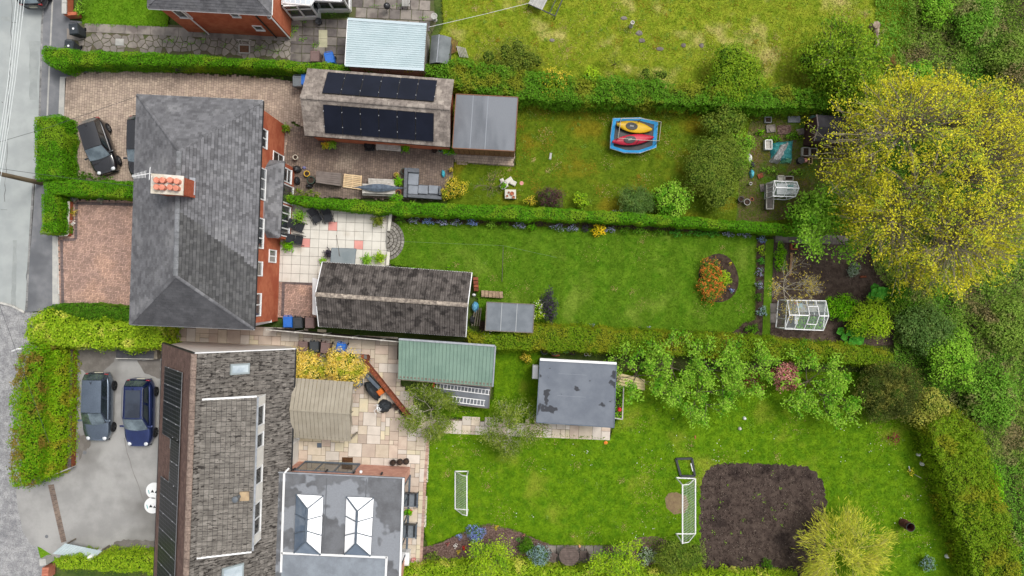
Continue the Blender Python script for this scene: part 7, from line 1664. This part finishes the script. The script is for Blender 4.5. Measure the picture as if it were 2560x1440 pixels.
g_ = bpy.data.objects['timber_gate']; G().bar(P(441,824)+Vector((.04,0,.2)), P(444,858)+Vector((.04,0,1.5)), .04, .09).build('brace', M_wood, g_)
def ladder(label, a, b, w, h, n):
    r = thing('ladder', label, 'ladder', P(*a, h)); A, B_ = P(*a, h), P(*b, h); d = (B_-A).normalized(); s = Vector((-d.y, d.x, 0))*w/2
    for k in (-1, 1): G().bar(A+s*k, B_+s*k, .045, .06).build('rail', M_white, r)
    for i in range(n): p = A.lerp(B_, (i+.7)/n); G().bar(p-s, p+s, .04, .03).build('rung', M_white, r)
    return r
r = ladder('long white ladder with red end lying on the log store roof', (1086,963), (1224,981), .30, 1.24, 16); p = P(1084,962,1.24); G().box(p.x, p.y, 1.26, .12, .34, .08).build('end_cap', mat('red_end', c(214,50,44), None, rough=.5), r)
ladder('short white ladder lying on the log store roof beside the long one', (1118,996), (1212,1008), .34, 1.24, 11)
r = thing('wall_unit', 'white air conditioning box on the garden room side wall', 'air conditioner', P(1338,930)); p = P(1338,929,1.0); G().bbox(p.x, p.y, 1.0, .36, .85, .7, .04, -.04).build('casing', M_white, r, ); G().box(p.x+.02, p.y, .33, .3, .7, .64).build('stand', M_dkm, r)
r = thing('planter_frame', 'white timber raised planter with seedlings on the garden room end', 'planter', P(1546,1005)); 
q = PP([(1538,968),(1559,966),(1556,1048),(1533,1045)], .7)
for i in range(4): G().bar(offs(q[i], .68), offs(q[(i+1) % 4], .68), .07, .09).build('rail', M_wpaint, r); G().bar(offs(q[i], .02), offs(q[i], .7), .07, .07).build('leg', M_wpaint, r)
G().prism([(p.x, p.y) for p in inset_rect(q, .05)], .3, .55).build('trough', M_dsoil, r)
n = 300; t = RNG.uniform(0, 1, (n, 2)); pp = np.array([(q[0].lerp(q[1], u_).lerp(q[3].lerp(q[2], u_), v_)+Vector((0,0,.0)))[:] for u_, v_ in t]); leaves('seedlings', pp, np.tile((0,0,1.), (n,1)), .09, LM['bright'], r)
lump('flower_pot', 'red bedding flowers in the white raised planter', 'flowers', 1545, 1020, .13, .13, .2, mat('red_petals', c(224,60,62), None, rough=.6), .68, seed=15)
lump('fallen_leaves', 'small orange flower clump on the back lawn below the garden room path', 'flowers', 1514, 1107, .16, .12, .14, LM['orange'], .0, seed=16)
r = thing('potting_bench', 'pale yellow timber potting bench half hidden by apple trees', 'bench', P(1580,950))
for k in range(4): a, b = P(1542,934+k*8,.8), P(1612,952+k*7,.8); G().bar(a, b, .16, .04).build('plank', mat('pale_pine', c(214,198,150), c(196,180,136), 4, .8, .08, 20, rand=.08), r)
for x, y in ((1546,936),(1606,952),(1546,956),(1606,974)): G().bar(P(x, y, .02), P(x, y, .78), .07, .07).build('leg', MATS['pale_pine'], r)
# clutter between garden room and hedge
for i, (x, y, m, lb) in enumerate(((1362,876,'green_plastic','dark green water tub behind the garden room'), (1388,878,'green_plastic','second green water tub behind the garden room'))): pot(lb, x, y, .26, .45, MATS[m])
for i, x in enumerate((1465, 1474)): pot('white round pot on the dark ground behind the garden room', x, 886, .1, .2, M_white, group='white pots behind the garden room')
lump('compost_bag', 'bright green compost bag behind the garden room', 'bag', 1417, 876, .3, .2, .3, mat('green_bag', c(70,180,90), c(150,206,150), 5, .5), seed=17); pot('coiled black hose tub behind the garden room', 1432, 878, .24, .4, M_potd); lump('old_pots', 'stack of brown terracotta pots behind the garden room', 'pots', 1390, 888, .28, .1, .25, M_pott, seed=18)
# clutter behind the tiled garage
r = thing('timber_stack', 'stack of weathered timber boards beside the lean-to', 'timber', P(1195,800))
for k in range(4): G().bar(P(1188+k*5,770,.3+.05*k), P(1180+k*6,815,.3), .07, .05).build('board', M_wood, r)
lump('blue_tarp', 'blue tarpaulin bundle behind the tiled garage', 'tarpaulin', 1188, 768, .22, .38, .5, mat('tarp_blue', c(110,176,210), c(80,150,190), 4, .5), seed=19); lump('dark_sack', 'dark sack behind the tiled garage', 'sack', 1181, 800, .18, .3, .5, M_dkm, seed=20); lump('white_bag', 'small white bag at the tiled garage corner', 'bag', 1185, 737, .12, .1, .25, M_white, seed=21)
r = thing('brick_stack', 'stack of old stone blocks above the lean-to', 'bricks', P(1232,735))
for i in range(6): p = P(1208+i*9, 734+i*.6); G().bbox(p.x, p.y, .2, .22, .42, .4, .02, .02*i).build('block', mat('old_stone', c(176,152,126), c(142,120,100), 5, .9, .2, 14, rand=.1), r)
for i in range(4): p = P(1190+i*.5, 697+i*9); G().bbox(p.x, p.y, .3, .3, .2, .6, .02).build('block', M_rb, r)

# ---------------------------------------------------------------- football goals
def goal(name, label, g0, g1, t0, t1, d0, d1, h, net=True, tr=.045):
    """g = feet of the posts, d = feet of the rear frame (ground pixels)"""
    r = thing(name, label, 'goal', P(*g0)); A, B_ = P(*g0), P(*g1); C_, D_ = P(*d0), P(*d1); z = Vector((0, 0, h)); e = Vector((0, 0, tr))
    for a, b, nm in ((A, A+z, 'post'), (B_, B_+z, 'post'), (A+z, B_+z, 'crossbar'), (A+e, C_+e, 'ground_bar'), (B_+e, D_+e, 'ground_bar'), (C_+e, D_+e, 'ground_bar')): G().tube([a, b], tr, 8).build(nm, M_white, r)
    for a, b in ((A, C_), (B_, D_)):
        m = a+z+(b-a)*.35-Vector((0,0,h*.12)); G().tube([a+z, m, b+e], tr*.6, 6).build('net_stay', M_white, r)
    g = G(); n = 22; k = 10; nm = mat('white_net', c(226,230,230), None, rough=.8)
    for i in range(n+1):
        t = i/n; a = (A+z).lerp(B_+z, t); b = C_.lerp(D_, t)+e; m = a+(b-a)*.45+Vector((0,0,h*.02)); g.tube([a, m, b], .006, 3)
    for j in range(1, k):
        t = j/k; a = (A+z).lerp(C_+e, t); b = (B_+z).lerp(D_+e, t); g.tube([a, b], .006, 3)
    g.build('net', nm, r)
goal('football_goal', 'large white football goal with net beside the bare soil patch', (1690,1194), (1690,1334), 0, 0, (1738,1196), (1738,1334), 1.75)
goal('football_goal', 'small white football goal with net on the back lawn by the extension', (1170,1178), (1170,1274), 0, 0, (1138,1178), (1138,1272), 1.2, tr=.04)
r = thing('rebounder', 'black rectangular football rebounder lying above the large goal', 'rebounder', P(1714,1168)); q = PP([(1690,1147),(1730,1146),(1737,1190),(1702,1190)], .12)
for i in range(4): G().bar(q[i], q[(i+1) % 4], .13, .1).build('rail', M_dkm, r)
G().bar(P(1727,1158,.2), P(1732,1178,.2), .05, .03).build('label_strip', M_white, r)
# table and chairs at the bottom
r = thing('round_table', 'round brown slatted garden table at the bottom hedge', 'table', P(1418,1382)); p = P(1423,1390,.74)
for i in range(9):
    y0 = -.62+.138*i; y1 = y0+.128; w = lambda y: math.sqrt(max(.64**2-y*y, .0004)); pts = [(p.x+s_*w(yy), p.y+yy) for yy, s_ in ((y0,-1),(y0,1),(y1,1),(y1,-1))]; G().prism(pts, .7, .74).build('slat', mat('brown_slat', c(112,98,92), c(96,84,78), 4, .75, .1, 20, rand=.08), r)
G().cyl(p.x, p.y, .735, .75, .035, n=10).build('parasol_hole', M_black, r)
for k in range(4): a = k*math.pi/2+.7; G().tube([(p.x+.3*math.cos(a), p.y+.3*math.sin(a), .69), (p.x+.42*math.cos(a), p.y+.42*math.sin(a), .03)], .03, 6).build('leg', MATS['brown_slat'], r)
def dining(label, px, py, rz):
    r = thing('garden_chair', label, 'chair', None); m = MATS['brown_slat']
    for k in range(5): G().box(-.2+.1*k, 0, .43, .085, .46, .03).build('seat_slat', m, r); G().box(-.27-.02*0, -.2+.1*k, .68, .03, .08, .44, 0, (0, -.15)).build('back_slat', m, r)
    for x in (-.22, .2):
        for y in (-.22, .22): G().box(x, y, .21, .045, .045, .42).build('leg', m, r)
    for y in (-.25, .25): G().box(0, y, .62, .46, .05, .03).build('armrest', m, r)
    place(r, *P(px, py).xy, .02, rz)
dining('brown slatted chair between blue spruce and round table', 1381, 1384, -.4); dining('brown slatted chair between round table and lime acer', 1457, 1380, math.pi)
sl = sheet('table_paving', [(1370,1362),(1515,1366),(1515,1440),(1370,1440)], M_jdark, .026)
for i in range(6):
    for j in range(3): q = P(1380+i*23, 1374+j*23); slab(sl, q.x, q.y, 22*kk(), 22*kk(), -.03, M_slabg, .045)
lump('garden_lamp', 'small orange ball lamp beside the round table', 'lamp', 1449, 1366, .09, .09, .18, mat('peach_ball', c(240,180,130), None, rough=.5), seed=22)
# barrel, stakes and lights on the back lawn
r = thing('oil_barrel', 'rusty brown open-topped barrel on the back lawn', 'barrel', P(2256,1306)); p = P(2256,1306); m_b = mat('rusty_barrel', c(112,70,66), c(92,56,54), 4, .7, .12, 12)
G().lathe(p.x, p.y, [(.27,.01),(.27,.3),(.285,.32),(.27,.34),(.27,.62),(.285,.64),(.27,.66),(.27,.95),(.25,.95),(.25,.06),(.001,.06)], 22).build('drum', m_b, r, smooth=False); G().lathe(p.x, p.y, [(.255,.93),(.285,.93),(.285,.97),(.255,.97),(.255,.93)], 22).build('rim', M_dkm, r)
for x, y, lb in ((2297,1136,'white ball light at the boundary hedge, upper of two'), (2306,1160,'white ball light at the boundary hedge, lower of two'), (2368,1391,'white ball light near the silver-blue shrub')): lump('ball_light', lb, 'light', x, y, .13, .13, .25, M_white, .01, seed=x)
solo(G().tube([P(2286,1186), P(2303,1195,.5)], .02, 6), 'garden_stake', M_pale, 'leaning pale stake beside the small yellow lawn plant', 'stake'); solo(G().tube([P(2272,1166,.02), P(2275,1176,.3)], .035, 6), 'white_marker', M_white, 'short white marker post beside the yellow lawn plant', 'post')
for x, y, lb, m in ((1862,1046,'white football lying on the back lawn under the apple trees',M_white),(1850,1072,'small cream ring toy on the back lawn',M_cap)): lump('lawn_ball', lb, 'ball', x, y, .11, .11, .2, m, .012, seed=x)
lump('brick_piece', 'small brown wooden block on the back lawn', 'block', 1738, 1093, .05, .14, .06, M_pott, .012, seed=30)
# clothes lines
r = thing('clothes_prop', 'grey clothes line prop and line over the mown lawn', 'clothes line', P(1258,660)); G().tube([P(1258,617,1.9), P(1255,704,.03)], .02, 6).build('prop', M_wood, r); G().tube([P(1012,604,1.5), P(1130,609,1.45), P(1258,614,1.9), P(1392,644,1.2)], .004, 4).build('line', mat('line', c(140,156,130), None), r)
r = thing('clothes_line', 'white clothes line from the pale-roofed garage across the dry lawn', 'clothes line', P(1072,80)); G().tube([P(1070,68,2.35), P(1200,38,2.15), P(1330,6,2.3)], .012, 4).build('line', M_white, r); G().tube([P(1080,80,.02), P(1072,68,2.4)], .03, 6).build('post', M_rim, r)
for t in (.2,.35,.55,.7,.82): q = P(1070,68,2.3).lerp(P(1330,6,2.2), t); G().box(q.x, q.y, q.z-.08, .04, .02, .1).build('peg', M_wpaint, r)
r = thing('rabbit_hutch', 'grey slatted rabbit run on the dry lawn', 'hutch', P(1362,8)); q = PP([(1340,-18),(1410,-10),(1388,40),(1322,10)], .5)
for i in range(4): G().bar(offs(q[i], .5), offs(q[(i+1) % 4], .5), .06, .06).build('rail', M_dkm, r); G().bar(offs(q[i], .01), offs(q[i], .5), .05, .05).build('leg', M_dkm, r)
for i in range(9): a, b = q[0].lerp(q[1], i*.06), q[3].lerp(q[2], i*.06); G().bar(offs(a, .53), offs(b, .53), .1, .03).build('slat', M_conc, r)
G().bar(offs(q[0].lerp(q[1], .78), .5), offs(q[3].lerp(q[2], .78), .5), .05, .05).build('rail', M_dkm, r)
# top patio things
r = thing('kettle_barbecue', 'small black kettle barbecue on the top patio', 'barbecue', P(972,24)); p = P(972,26); G().sphere(p.x, p.y, .72, .22, .2, 14, 8).build('bowl', M_black, r, smooth=True); G().sphere(p.x, p.y, .92, .05, .03).build('lid_handle', M_rim, r)
for k in range(3): a = k*2.1; G().tube([(p.x+.1*math.cos(a), p.y+.1*math.sin(a), .6), (p.x+.24*math.cos(a), p.y+.24*math.sin(a), .02)], .014, 5).build('leg', M_dkm, r)
r = thing('slatted_chair', 'grey folding slatted chair on the top patio', 'chair', P(1017,14)); p = P(1017,14)
for k in range(6): G().box(p.x-.22+.09*k, p.y, .44, .06, .44, .025).build('seat_slat', M_conc, r)
for sx_ in (-1, 1):
    G().tube([(p.x+sx_*.26, p.y+.3, .02), (p.x+sx_*.26, p.y-.2, .75)], .016, 5).build('leg', M_dkm, r); G().tube([(p.x+sx_*.26, p.y-.3, .02), (p.x+sx_*.26, p.y+.25, .44)], .016, 5).build('leg', M_dkm, r)
r = thing('bird_bath', 'round stone bird bath at the edge of the dry lawn', 'bird bath', P(1088,50)); p = P(1088,50); G().lathe(p.x, p.y, [(.14,0),(.08,.1),(.07,.55),(.2,.62),(.21,.68),(.17,.68),(.1,.63),(.001,.63)], 16).build('basin', M_conc, r)
solo(G().lathe(*P(800,58).xy, [(.16,.03),(.2,.34),(.22,.36),(.22,.4),(.17,.4),(.001,.36)], 14), 'fire_bowl', M_dkm, 'dark metal fire bowl by the conservatory corner', 'fire bowl'); solo(G().lathe(*P(1577,66).xy, [(.14,0),(.09,.3),(.12,.62),(.13,.7),(.08,.7),(.07,.6),(.001,.6)], 14), 'chimney_pot_planter', M_wpaint, 'white chimney pot planter on the dry lawn', 'planter')
r = thing('pallet_scraps', 'broken pallet and planks leaning beside the tin shed', 'scraps', P(1150,122))
for k in range(6): G().bar(P(1142+k*4,115+k,.5), P(1150+k*4,142+k*.4,.1), .07, .03).build('slat', M_wpaint, r)
for k in range(4): G().bar(P(1128+k*5,92+k*4,.6), P(1128+k*4,135-k*2,.2), .08, .05).build('plank', M_timber, r)
for i, (x, y) in enumerate(((1598,82),(1605,101),(1650,122),(1709,113),(1754,113),(1560,45),(1380,100))): lump('lawn_stone', 'small grey stone lying on the dry lawn', 'stone', x, y, random.uniform(.15,.3), random.uniform(.12,.2), .08, M_slabg, -.012, seed=40+i)['group'] = 'stones on the dry lawn'
solo(G().bbox(*P(300,106).xy, .045, .55, .45, .03, .01, -.03), 'manhole_cover', M_conc, 'pale square inspection cover in the crazy paving path', 'manhole cover')
r = thing('old_gate', 'rusty drain frame with white rails on the side path', 'frame', P(612,122)); q = PP([(598,112),(624,113),(624,133),(598,132)], .05)
for i in range(4): G().bar(q[i], q[(i+1) % 4], .06, .07).build('frame_bar', M_conc, r)
G().prism([(p_.x, p_.y) for p_ in q], .02, .045).build('grate', mat('rust_plate', c(110,82,64), c(90,68,54), 5, .9, .2, 20), r)
for x in (596, 604, 622): G().bar(P(x,99,.06), P(x+2,110,.06), .03, .03).build('rail', M_wpaint, r)
G().bar(P(592,99,.06), P(628,101,.06), .03, .03).build('rail', M_wpaint, r)
r = thing('black_gate', 'black barred gate frame leaning in the long privet hedge', 'gate', P(470,180))
for k in range(5): G().bar(P(440,171+k*1.8,1.1-.15*k), P(490,162+k*3.2,1.1-.15*k), .03, .03).build('bar', M_black, r)
for x, y in ((440,172),(490,164)): G().bar(P(x, y+8, .1), P(x, y, 1.15), .04, .04).build('upright', M_black, r)
# front wall of the north garden
r = thing('front_wall', 'low grey coped brick wall along the front lawn', 'wall', P(178,15)); a, b = P(180,-60), P(179,46); G().bar(a+Vector((0,0,.35)), b+Vector((0,0,.35)), .22, .7).build('wall_core', M_brick, r)
for i in range(4): G().bar(a.lerp(b, i/4+.004)+Vector((0,0,.74)), a.lerp(b, (i+1)/4-.004)+Vector((0,0,.74)), .3, .09).build('coping', M_conc, r)
G().bar(P(176,44)+Vector((0,0,.3)), P(205,42)+Vector((0,0,.3)), .2, .6).build('wall_end', M_brick, r)
# low walls by the hedges
r = thing('garden_wall', 'low pale wall edging the red driveway hedge', 'wall', P(182,550))
for a, b in (((181,505),(178,588)), ((178,588),(158,589))): G().bar(P(*a)+Vector((0,0,.18)), P(*b)+Vector((0,0,.18)), .12, .36).build('wall_core', M_brick, r); G().bar(P(*a)+Vector((0,0,.385)), P(*b)+Vector((0,0,.385)), .16, .05).build('coping', M_cap, r)
r = thing('garden_wall', 'low brick wall between hedge and tarmac drive', 'wall', P(190,1000)); A, B_ = P(190,872), P(186,1165); n = 36; G().bar(A+Vector((0,0,.25)), B_+Vector((0,0,.25)), .2, .5).build('wall_core', M_rb, r)
for i in range(n): q = A.lerp(B_, (i+.5)/n); G().bbox(q.x, q.y, .54, .22, .19, .07, .008, .01).build('brick', M_blockC, r)
solo(G().bar(P(152,1180)+Vector((0,0,.7)), P(200,1160)+Vector((0,0,.7)), .06, .5), 'timber_gate_leaf', M_conc, 'pale gate leaf standing open by the tarmac drive hedge', 'gate')
r = thing('coal_bunker', 'low dark felt-topped bunker under the laurel hedge on the tarmac drive', 'bunker', P(345,885)); q = PP([(291,872),(386,874),(384,897),(290,895)], .6); G().prism([(p.x, p.y) for p in inset_rect(q, .03)], .01, .55).build('chest', M_wood, r); G().prism([(p.x, p.y) for p in q], .55, .6).build('lid', mat('dark_felt', c(84,84,88), c(70,70,74), 3, .8, .12, 16), r); G().bar(q[3]+Vector((0,-.02,0)), q[2]+Vector((0,-.02,0)), .04, .06).build('lid_edge', M_wpaint, r)
p = P(396,884); G().box(p.x, p.y, .3, .42, .62, .58).build('side_box', M_wood, r)
# two round white boards against the bungalow
for (x, y, lb) in ((386,1226,'round white board with black triangles by the bungalow, upper of two'), (382,1263,'round white board with black marks and teal scribbles, lower of two')):
    r = thing('round_board', lb, 'board', P(x, y)); p = P(x, y); G().cyl(p.x, p.y, .016, .06, .52, n=26).build('board', M_white, r); tri = lambda cx_, cy_, s: [(p.x+cx_, p.y+cy_+s), (p.x+cx_-s, p.y+cy_-s*.6), (p.x+cx_+s, p.y+cy_-s*.6)]
    g = G(); g.prism(tri(-.1,-.05,.12), .06, .064); g.prism(tri(.14,-.1,.1), .06, .064); g.build('black_mark', M_black, r); G().bar((p.x-.36, p.y+.05, .063), (p.x-.3, p.y-.2, .063), .05, .004).build('teal_mark', mat('teal_ink', c(90,176,180), None), r)
solo(G().tube([P(30,878,1.9), P(45,872,2.1), P(56,872,2.0)], .05, 7), 'street_bracket', M_white, 'white bracket arm sticking out of the bronze hedge over the lane', 'bracket')

# ---------------------------------------------------------------- allotment corner
def greenhouse(name, label, corners, he, hr, n, floor=None, vents=()):
    q = PP(corners, he); r = thing(name, label, 'greenhouse', ((q[0]+q[2])/2).xy.to_3d()); ra_, rb_ = offs((q[0]+q[3])/2, hr), offs((q[1]+q[2])/2, hr); gl = mat('greenhouse_glass', c(196,208,210), None, rough=.03, spec=.8, alpha=.22)
    def fr(a, b, w=.05): G().bar(a, b, w, w).build('frame_bar', M_white, r)
    for i in range(4): fr(q[i], q[(i+1) % 4]); fr(offs(q[i], .02), q[i]); fr(offs(q[i], .05), offs(q[(i+1) % 4], .05))
    fr(ra_, rb_, .06)
    for a, b in ((q[0], ra_), (q[3], ra_), (q[1], rb_), (q[2], rb_)): fr(a, b)
    for i in range(n):
        for e0, e1 in ((q[0], q[1]), (q[3], q[2])):
            t0, t1 = i/n, (i+1)/n; a, b, c_, d_ = e0.lerp(e1, t0), e0.lerp(e1, t1), ra_.lerp(rb_, t1), ra_.lerp(rb_, t0); G().quad(a, b, c_, d_).build('pane', gl, r); G().quad(offs(a, .05), offs(b, .05), b, a).build('pane', gl, r)
            if i: fr(a, d_, .035); fr(offs(a, .05), a, .035)
    for a, b, m_ in ((q[0], q[3], ra_), (q[1], q[2], rb_)): G().quad(offs(a, .05), offs(b, .05), b, m_, a).build('pane', gl, r); fr(offs(a.lerp(b, .35), .05), offs(a.lerp(b, .35), he+.15), .04); fr(offs(a.lerp(b, .65), .05), offs(a.lerp(b, .65), he+.15), .04)
    for (e, i) in vents:
        e0, e1 = ((q[0], q[1]), (q[3], q[2]))[e]; t0, t1 = i/n, (i+1)/n; o = Vector((0,0,.1)); a, b, c_, d_ = e0.lerp(e1, t0).lerp(ra_.lerp(rb_, t0), .4)+o, e0.lerp(e1, t1).lerp(ra_.lerp(rb_, t1), .4)+o, ra_.lerp(rb_, t1)+o*.4, ra_.lerp(rb_, t0)+o*.4
        for u_, v_ in ((a, b), (b, c_), (c_, d_), (d_, a)): fr(u_, v_, .045)
    return r, q
r, q = greenhouse('greenhouse', 'large white framed greenhouse with open roof vents on the vegetable soil', [(1968,751),(2064,752),(2058,826),(1962,822)], 1.55, 2.15, 4, vents=((0,2),(1,2)))
for x, y, w, d, m in ((2020,770,1.9,.5,M_conc),(1985,800,.2,.5,M_white)): p = P(x, y); G().box(p.x, p.y, .35, w, d, .05).build('staging', m, r)
n = 500; pp = np.array([P(RNG.uniform(1985,2055), RNG.uniform(790,822))[:] for i in range(n)]); pp[:, 2] = RNG.uniform(.1, .5, n); leaves('tomato_plants', pp, np.tile((0,0,1.), (n,1)), .12, LM['bright'], r)
p = P(1990,764); G().box(p.x, p.y, .5, .3, .3, .3).build('water_butt', mat('pale_blue_box', c(176,206,212), None), r); G().cyl(*P(1982,757).xy, .37, .55, .12).build('pot', M_pott, r)
r, q = greenhouse('greenhouse', 'small white framed greenhouse beside the bright green sycamore', [(1935,452),(1992,455),(1988,492),(1932,490)], 1.5, 1.95, 2)
n = 150; p = P(1958,475); G().box(p.x, p.y, .5, 1.2, .7, .06).build('staging', M_white, r); G().box(p.x+.2, p.y+.1, .62, .4, .3, .16).build('seed_tray', mat('tray_teal', c(120,170,166), None), r)
r = thing('cold_frame', 'weathered grey cold frame with pale bars below the small greenhouse', 'cold frame', P(1930,505)); q = PP([(1918,458),(1936,456),(1934,522),(1916,522)], .5)
for i in range(4): G().bar(offs(q[i], .5), offs(q[(i+1) % 4], .4), .06, .08).build('frame_bar', M_wpaint, r)
G().prism([(p.x, p.y) for p in inset_rect(q, .04)], 0, .38).build('bed', M_slabd, r)
for x, y, w, d, z, m, lb, rz in ((1917,364,.45,.62,.35,M_white,'white ceramic sink standing in the allotment corner',0), (2011,381,.44,.55,.3,M_wpaint,'white wooden crate of seedlings beside the brown apex shed',-.03), (2030,382,.46,.5,.3,M_wpaint,'white wooden crate with dark pots beside the brown apex shed',-.03), (1984,299,.78,.38,.1,M_lead,'pale grey sheet lying in the allotment',-.05), (1918,301,.42,.36,.2,M_lead,'small pale grey lid in the allotment',0), (2024,402,.2,.44,.2,mat('tan_board', c(196,170,120), None),'tan board below the white crates',0), (1949,446,.4,.3,.25,M_cap,'pale stone block above the small greenhouse',.3), (1970,447,.56,.28,.2,M_wpaint,'white framed seed tray above the small greenhouse',0)):
    p = P(x, y); r = thing('allotment_box', lb, 'box', (p.x, p.y, 0))
    g = G(); 
    for sx_, sy_, ex, ey in ((0,-.5,1,.06),(0,.5,1,.06),(-.5,0,.06,1),(.5,0,.06,1)): g.box(p.x+sx_*w*.95, p.y+sy_*d*.95, z/2, w*ex if ex == 1 else .04, d*ey if ey == 1 else .04, z, rz if abs(rz) < .05 else 0)
    g.build('side', m, r); G().box(p.x, p.y, z*.35, w*.93, d*.93, z*.5).build('base', m if w > .6 or m is M_cap else (M_wpaint if x == 1917 else M_dsoil), r)
def tarp(name, label, corners, m, z=.25, seed=1, cat='tarpaulin'):
    rs = random.Random(seed); q = PP(corners, z); n = 8; g = G()
    for i in range(n+1):
        for j in range(n+1): p = q[0].lerp(q[1], i/n).lerp(q[3].lerp(q[2], i/n), j/n); g.v.append((p.x+rs.uniform(-.03,.03), p.y+rs.uniform(-.03,.03), (.03 if i in (0, n) or j in (0, n) else z+rs.uniform(-.08,.08))))
    g.f = [(i*(n+1)+j, i*(n+1)+j+1, (i+1)*(n+1)+j+1, (i+1)*(n+1)+j) for i in range(n) for j in range(n)]; return solo(g, name, m, label, cat)
tarp('tarpaulin', 'teal tarpaulin under a pale sheet in the allotment corner', [(1930,356),(1985,350),(1982,400),(1928,404)], mat('teal_tarp', c(60,150,150), c(44,124,128), 3, .5), .22, 3); tarp('plastic_sheet', 'crumpled pale grey plastic sheet over the teal tarpaulin', [(1955,358),(1978,350),(1950,408),(1928,402)], mat('clear_sheet', c(190,188,186), c(160,158,158), 4, .4), .42, 4, 'sheet'); tarp('tarpaulin', 'folded green tarpaulin beside the dark round lid', [(1954,396),(1982,394),(1980,408),(1952,407)], mat('green_tarp', c(96,160,130), None, rough=.5), .15, 5); tarp('tarpaulin', 'pale turquoise cover behind the brown apex shed', [(2026,288),(2062,281),(2062,290),(2028,296)], mat('pale_turq', c(150,200,200), None, rough=.5), .5, 6)
solo(G().cyl(*P(1997,403).xy, 0, .4, .2, .22, 16), 'water_butt', M_dkm, 'dark round water butt beside the folded green tarpaulin', 'water butt'); lump('white_sack', 'crumpled white sack at the feathery divider shrub', 'sack', 1874, 396, .16, .3, .3, M_white, seed=51); lump('blue_bag', 'bright blue plastic bag at the feathery divider shrub', 'bag', 1880, 434, .15, .26, .3, mat('bag_blue', c(70,180,210), c(120,206,220), 6, .4), seed=52); lump('dark_sack', 'dark sack above the bright blue bag', 'sack', 1881, 412, .18, .22, .3, M_dkm, seed=53)
for x, y, R, m, lb in ((1868,505,.2,M_conc,'square grey pot by the clipped hedge in the allotment'),(1853,498,.18,M_dkm,'dark seedling pot by the clipped hedge in the allotment'),(1880,498,.11,M_pott,'small round red pot by the clipped hedge in the allotment'),(1877,459,.09,M_white,'small white pot beside the feathery divider shrub'),(1980,620,.0,M_pott,'')): 
    if lb: pot(lb, x, y, R, .3, m)
r = thing('square_planter', 'square terracotta planter at the corner of the vegetable soil', 'planter', P(1981,617)); p = P(1981,617)
for dx, dy, w, d in ((0,.17,.38,.05),(0,-.17,.38,.05),(.17,0,.05,.3),(-.17,0,.05,.3)): G().box(p.x+dx, p.y+dy, .18, w, d, .34).build('side', M_pott, r)
G().box(p.x, p.y, .12, .32, .3, .2).build('compost', M_dsoil, r)
solo(G().bar(P(1978,632)+Vector((0,0,.06)), P(1974,690)+Vector((0,0,.06)), .14, .1), 'bed_edging', mat('pine_edging', c(176,140,110), c(156,122,96), 5, .85, .1, 20), 'brown timber board edging the vegetable soil', 'edging'); solo(G().bbox(*P(2156,692).xy, .08, .4, .14, .14, .02), 'loose_brick', M_rb, 'loose red brick at the edge of the vegetable soil', 'brick')

for i, (x, y, w, d, h, rz, m, lb) in enumerate(((1926,322,.6,.5,.12,.1,M_slabg,'grey paving slab stack in the allotment corner'), (1960,325,.9,.6,.06,.05,M_bark,'brown compost heap board in the allotment corner'), (2000,330,.5,.4,.1,.2,M_slabg,'loose grey slab beside the brown apex shed'), (2008,402,.3,.26,.25,.1,M_slabp,'pinkish brick block below the white crates'), (1905,470,.3,.5,.08,.15,M_slabg,'loose slab on the allotment path'), (1900,440,.35,.3,.1,.4,M_rb,'pile of red bricks on the allotment path'))):
    p = P(x, y); r = thing('allotment_slab', lb, 'slab', (p.x, p.y, 0)); G().bbox(p.x, p.y, h/2, w, d, h, .015, rz).build('slab', m, r); G().bbox(p.x+.05, p.y-.04, h*1.25, w*.6, d*.5, h*.5, .01, rz+.4).build('slab', m, r)
for x, y, r_, m_, lb in ((1935,345,22,'bright','weedy green patch above the teal tarpaulin'), (1925,425,22,'fresh','leafy green clump above the small greenhouse'), (1985,340,24,'hedge_mix','green weeds in front of the brown apex shed'), (1900,330,16,'bright','green weeds by the feathery divider shrub top'), (1990,430,20,'fresh','leafy fern clump beside the small greenhouse roof')): shrub('allotment_weed', lb, x, y, r_, .35, LM[m_], .09, 200, r_*.55, 6, 'weed')
# ---------------------------------------------------------------- telegraph pole and wires
r = thing('telegraph_pole', 'tall brown timber telegraph pole rising from the roadside hedge', 'pole', P(104,458)); p = P(104,458); G().tube([(p.x, p.y, 0), (p.x, p.y, 8.5)], .15, 10, .11).build('shaft', mat('pole_wood', c(136,120,98), c(112,98,80), 6, .9, .15, 14, stretch=(1,1,.2)), r)
for z in (4.2, 5.4): G().box(p.x+.17, p.y+.05, z, .12, .12, .25).build('bracket', M_dkm, r)
mw_ = mat('wire_pale', c(214,220,220), None, rough=.6); mb_ = mat('wire_dark', c(70,72,74), None, rough=.6)
for i in range(4): solo(G().tube([P(44+i*7,-40,8.6), P(20+i*6,200,8.5), P(-6+i*6,380,8.5), P(-40+i*4,620,8.6)], .016, 4), 'overhead_wire', mw_, 'pale overhead wire strung along the road', 'wire', 'overhead wires along the road')
tp_ = Vector((p.x, p.y, 8.3))
for q, lb in ((P(345,240,5.2), 'dark wire from the telegraph pole to the upper roof corner'), (P(338,466,5.2), 'dark wire from the telegraph pole to the house front'), (P(150,760,4.0)+Vector((0,-8,1)), 'dark wire from the telegraph pole over the red driveway edge')):
    solo(G().tube([tp_, tp_.lerp(q, .5)-Vector((0,0,.35)), q], .011, 4), 'service_wire', mb_, lb, 'wire')
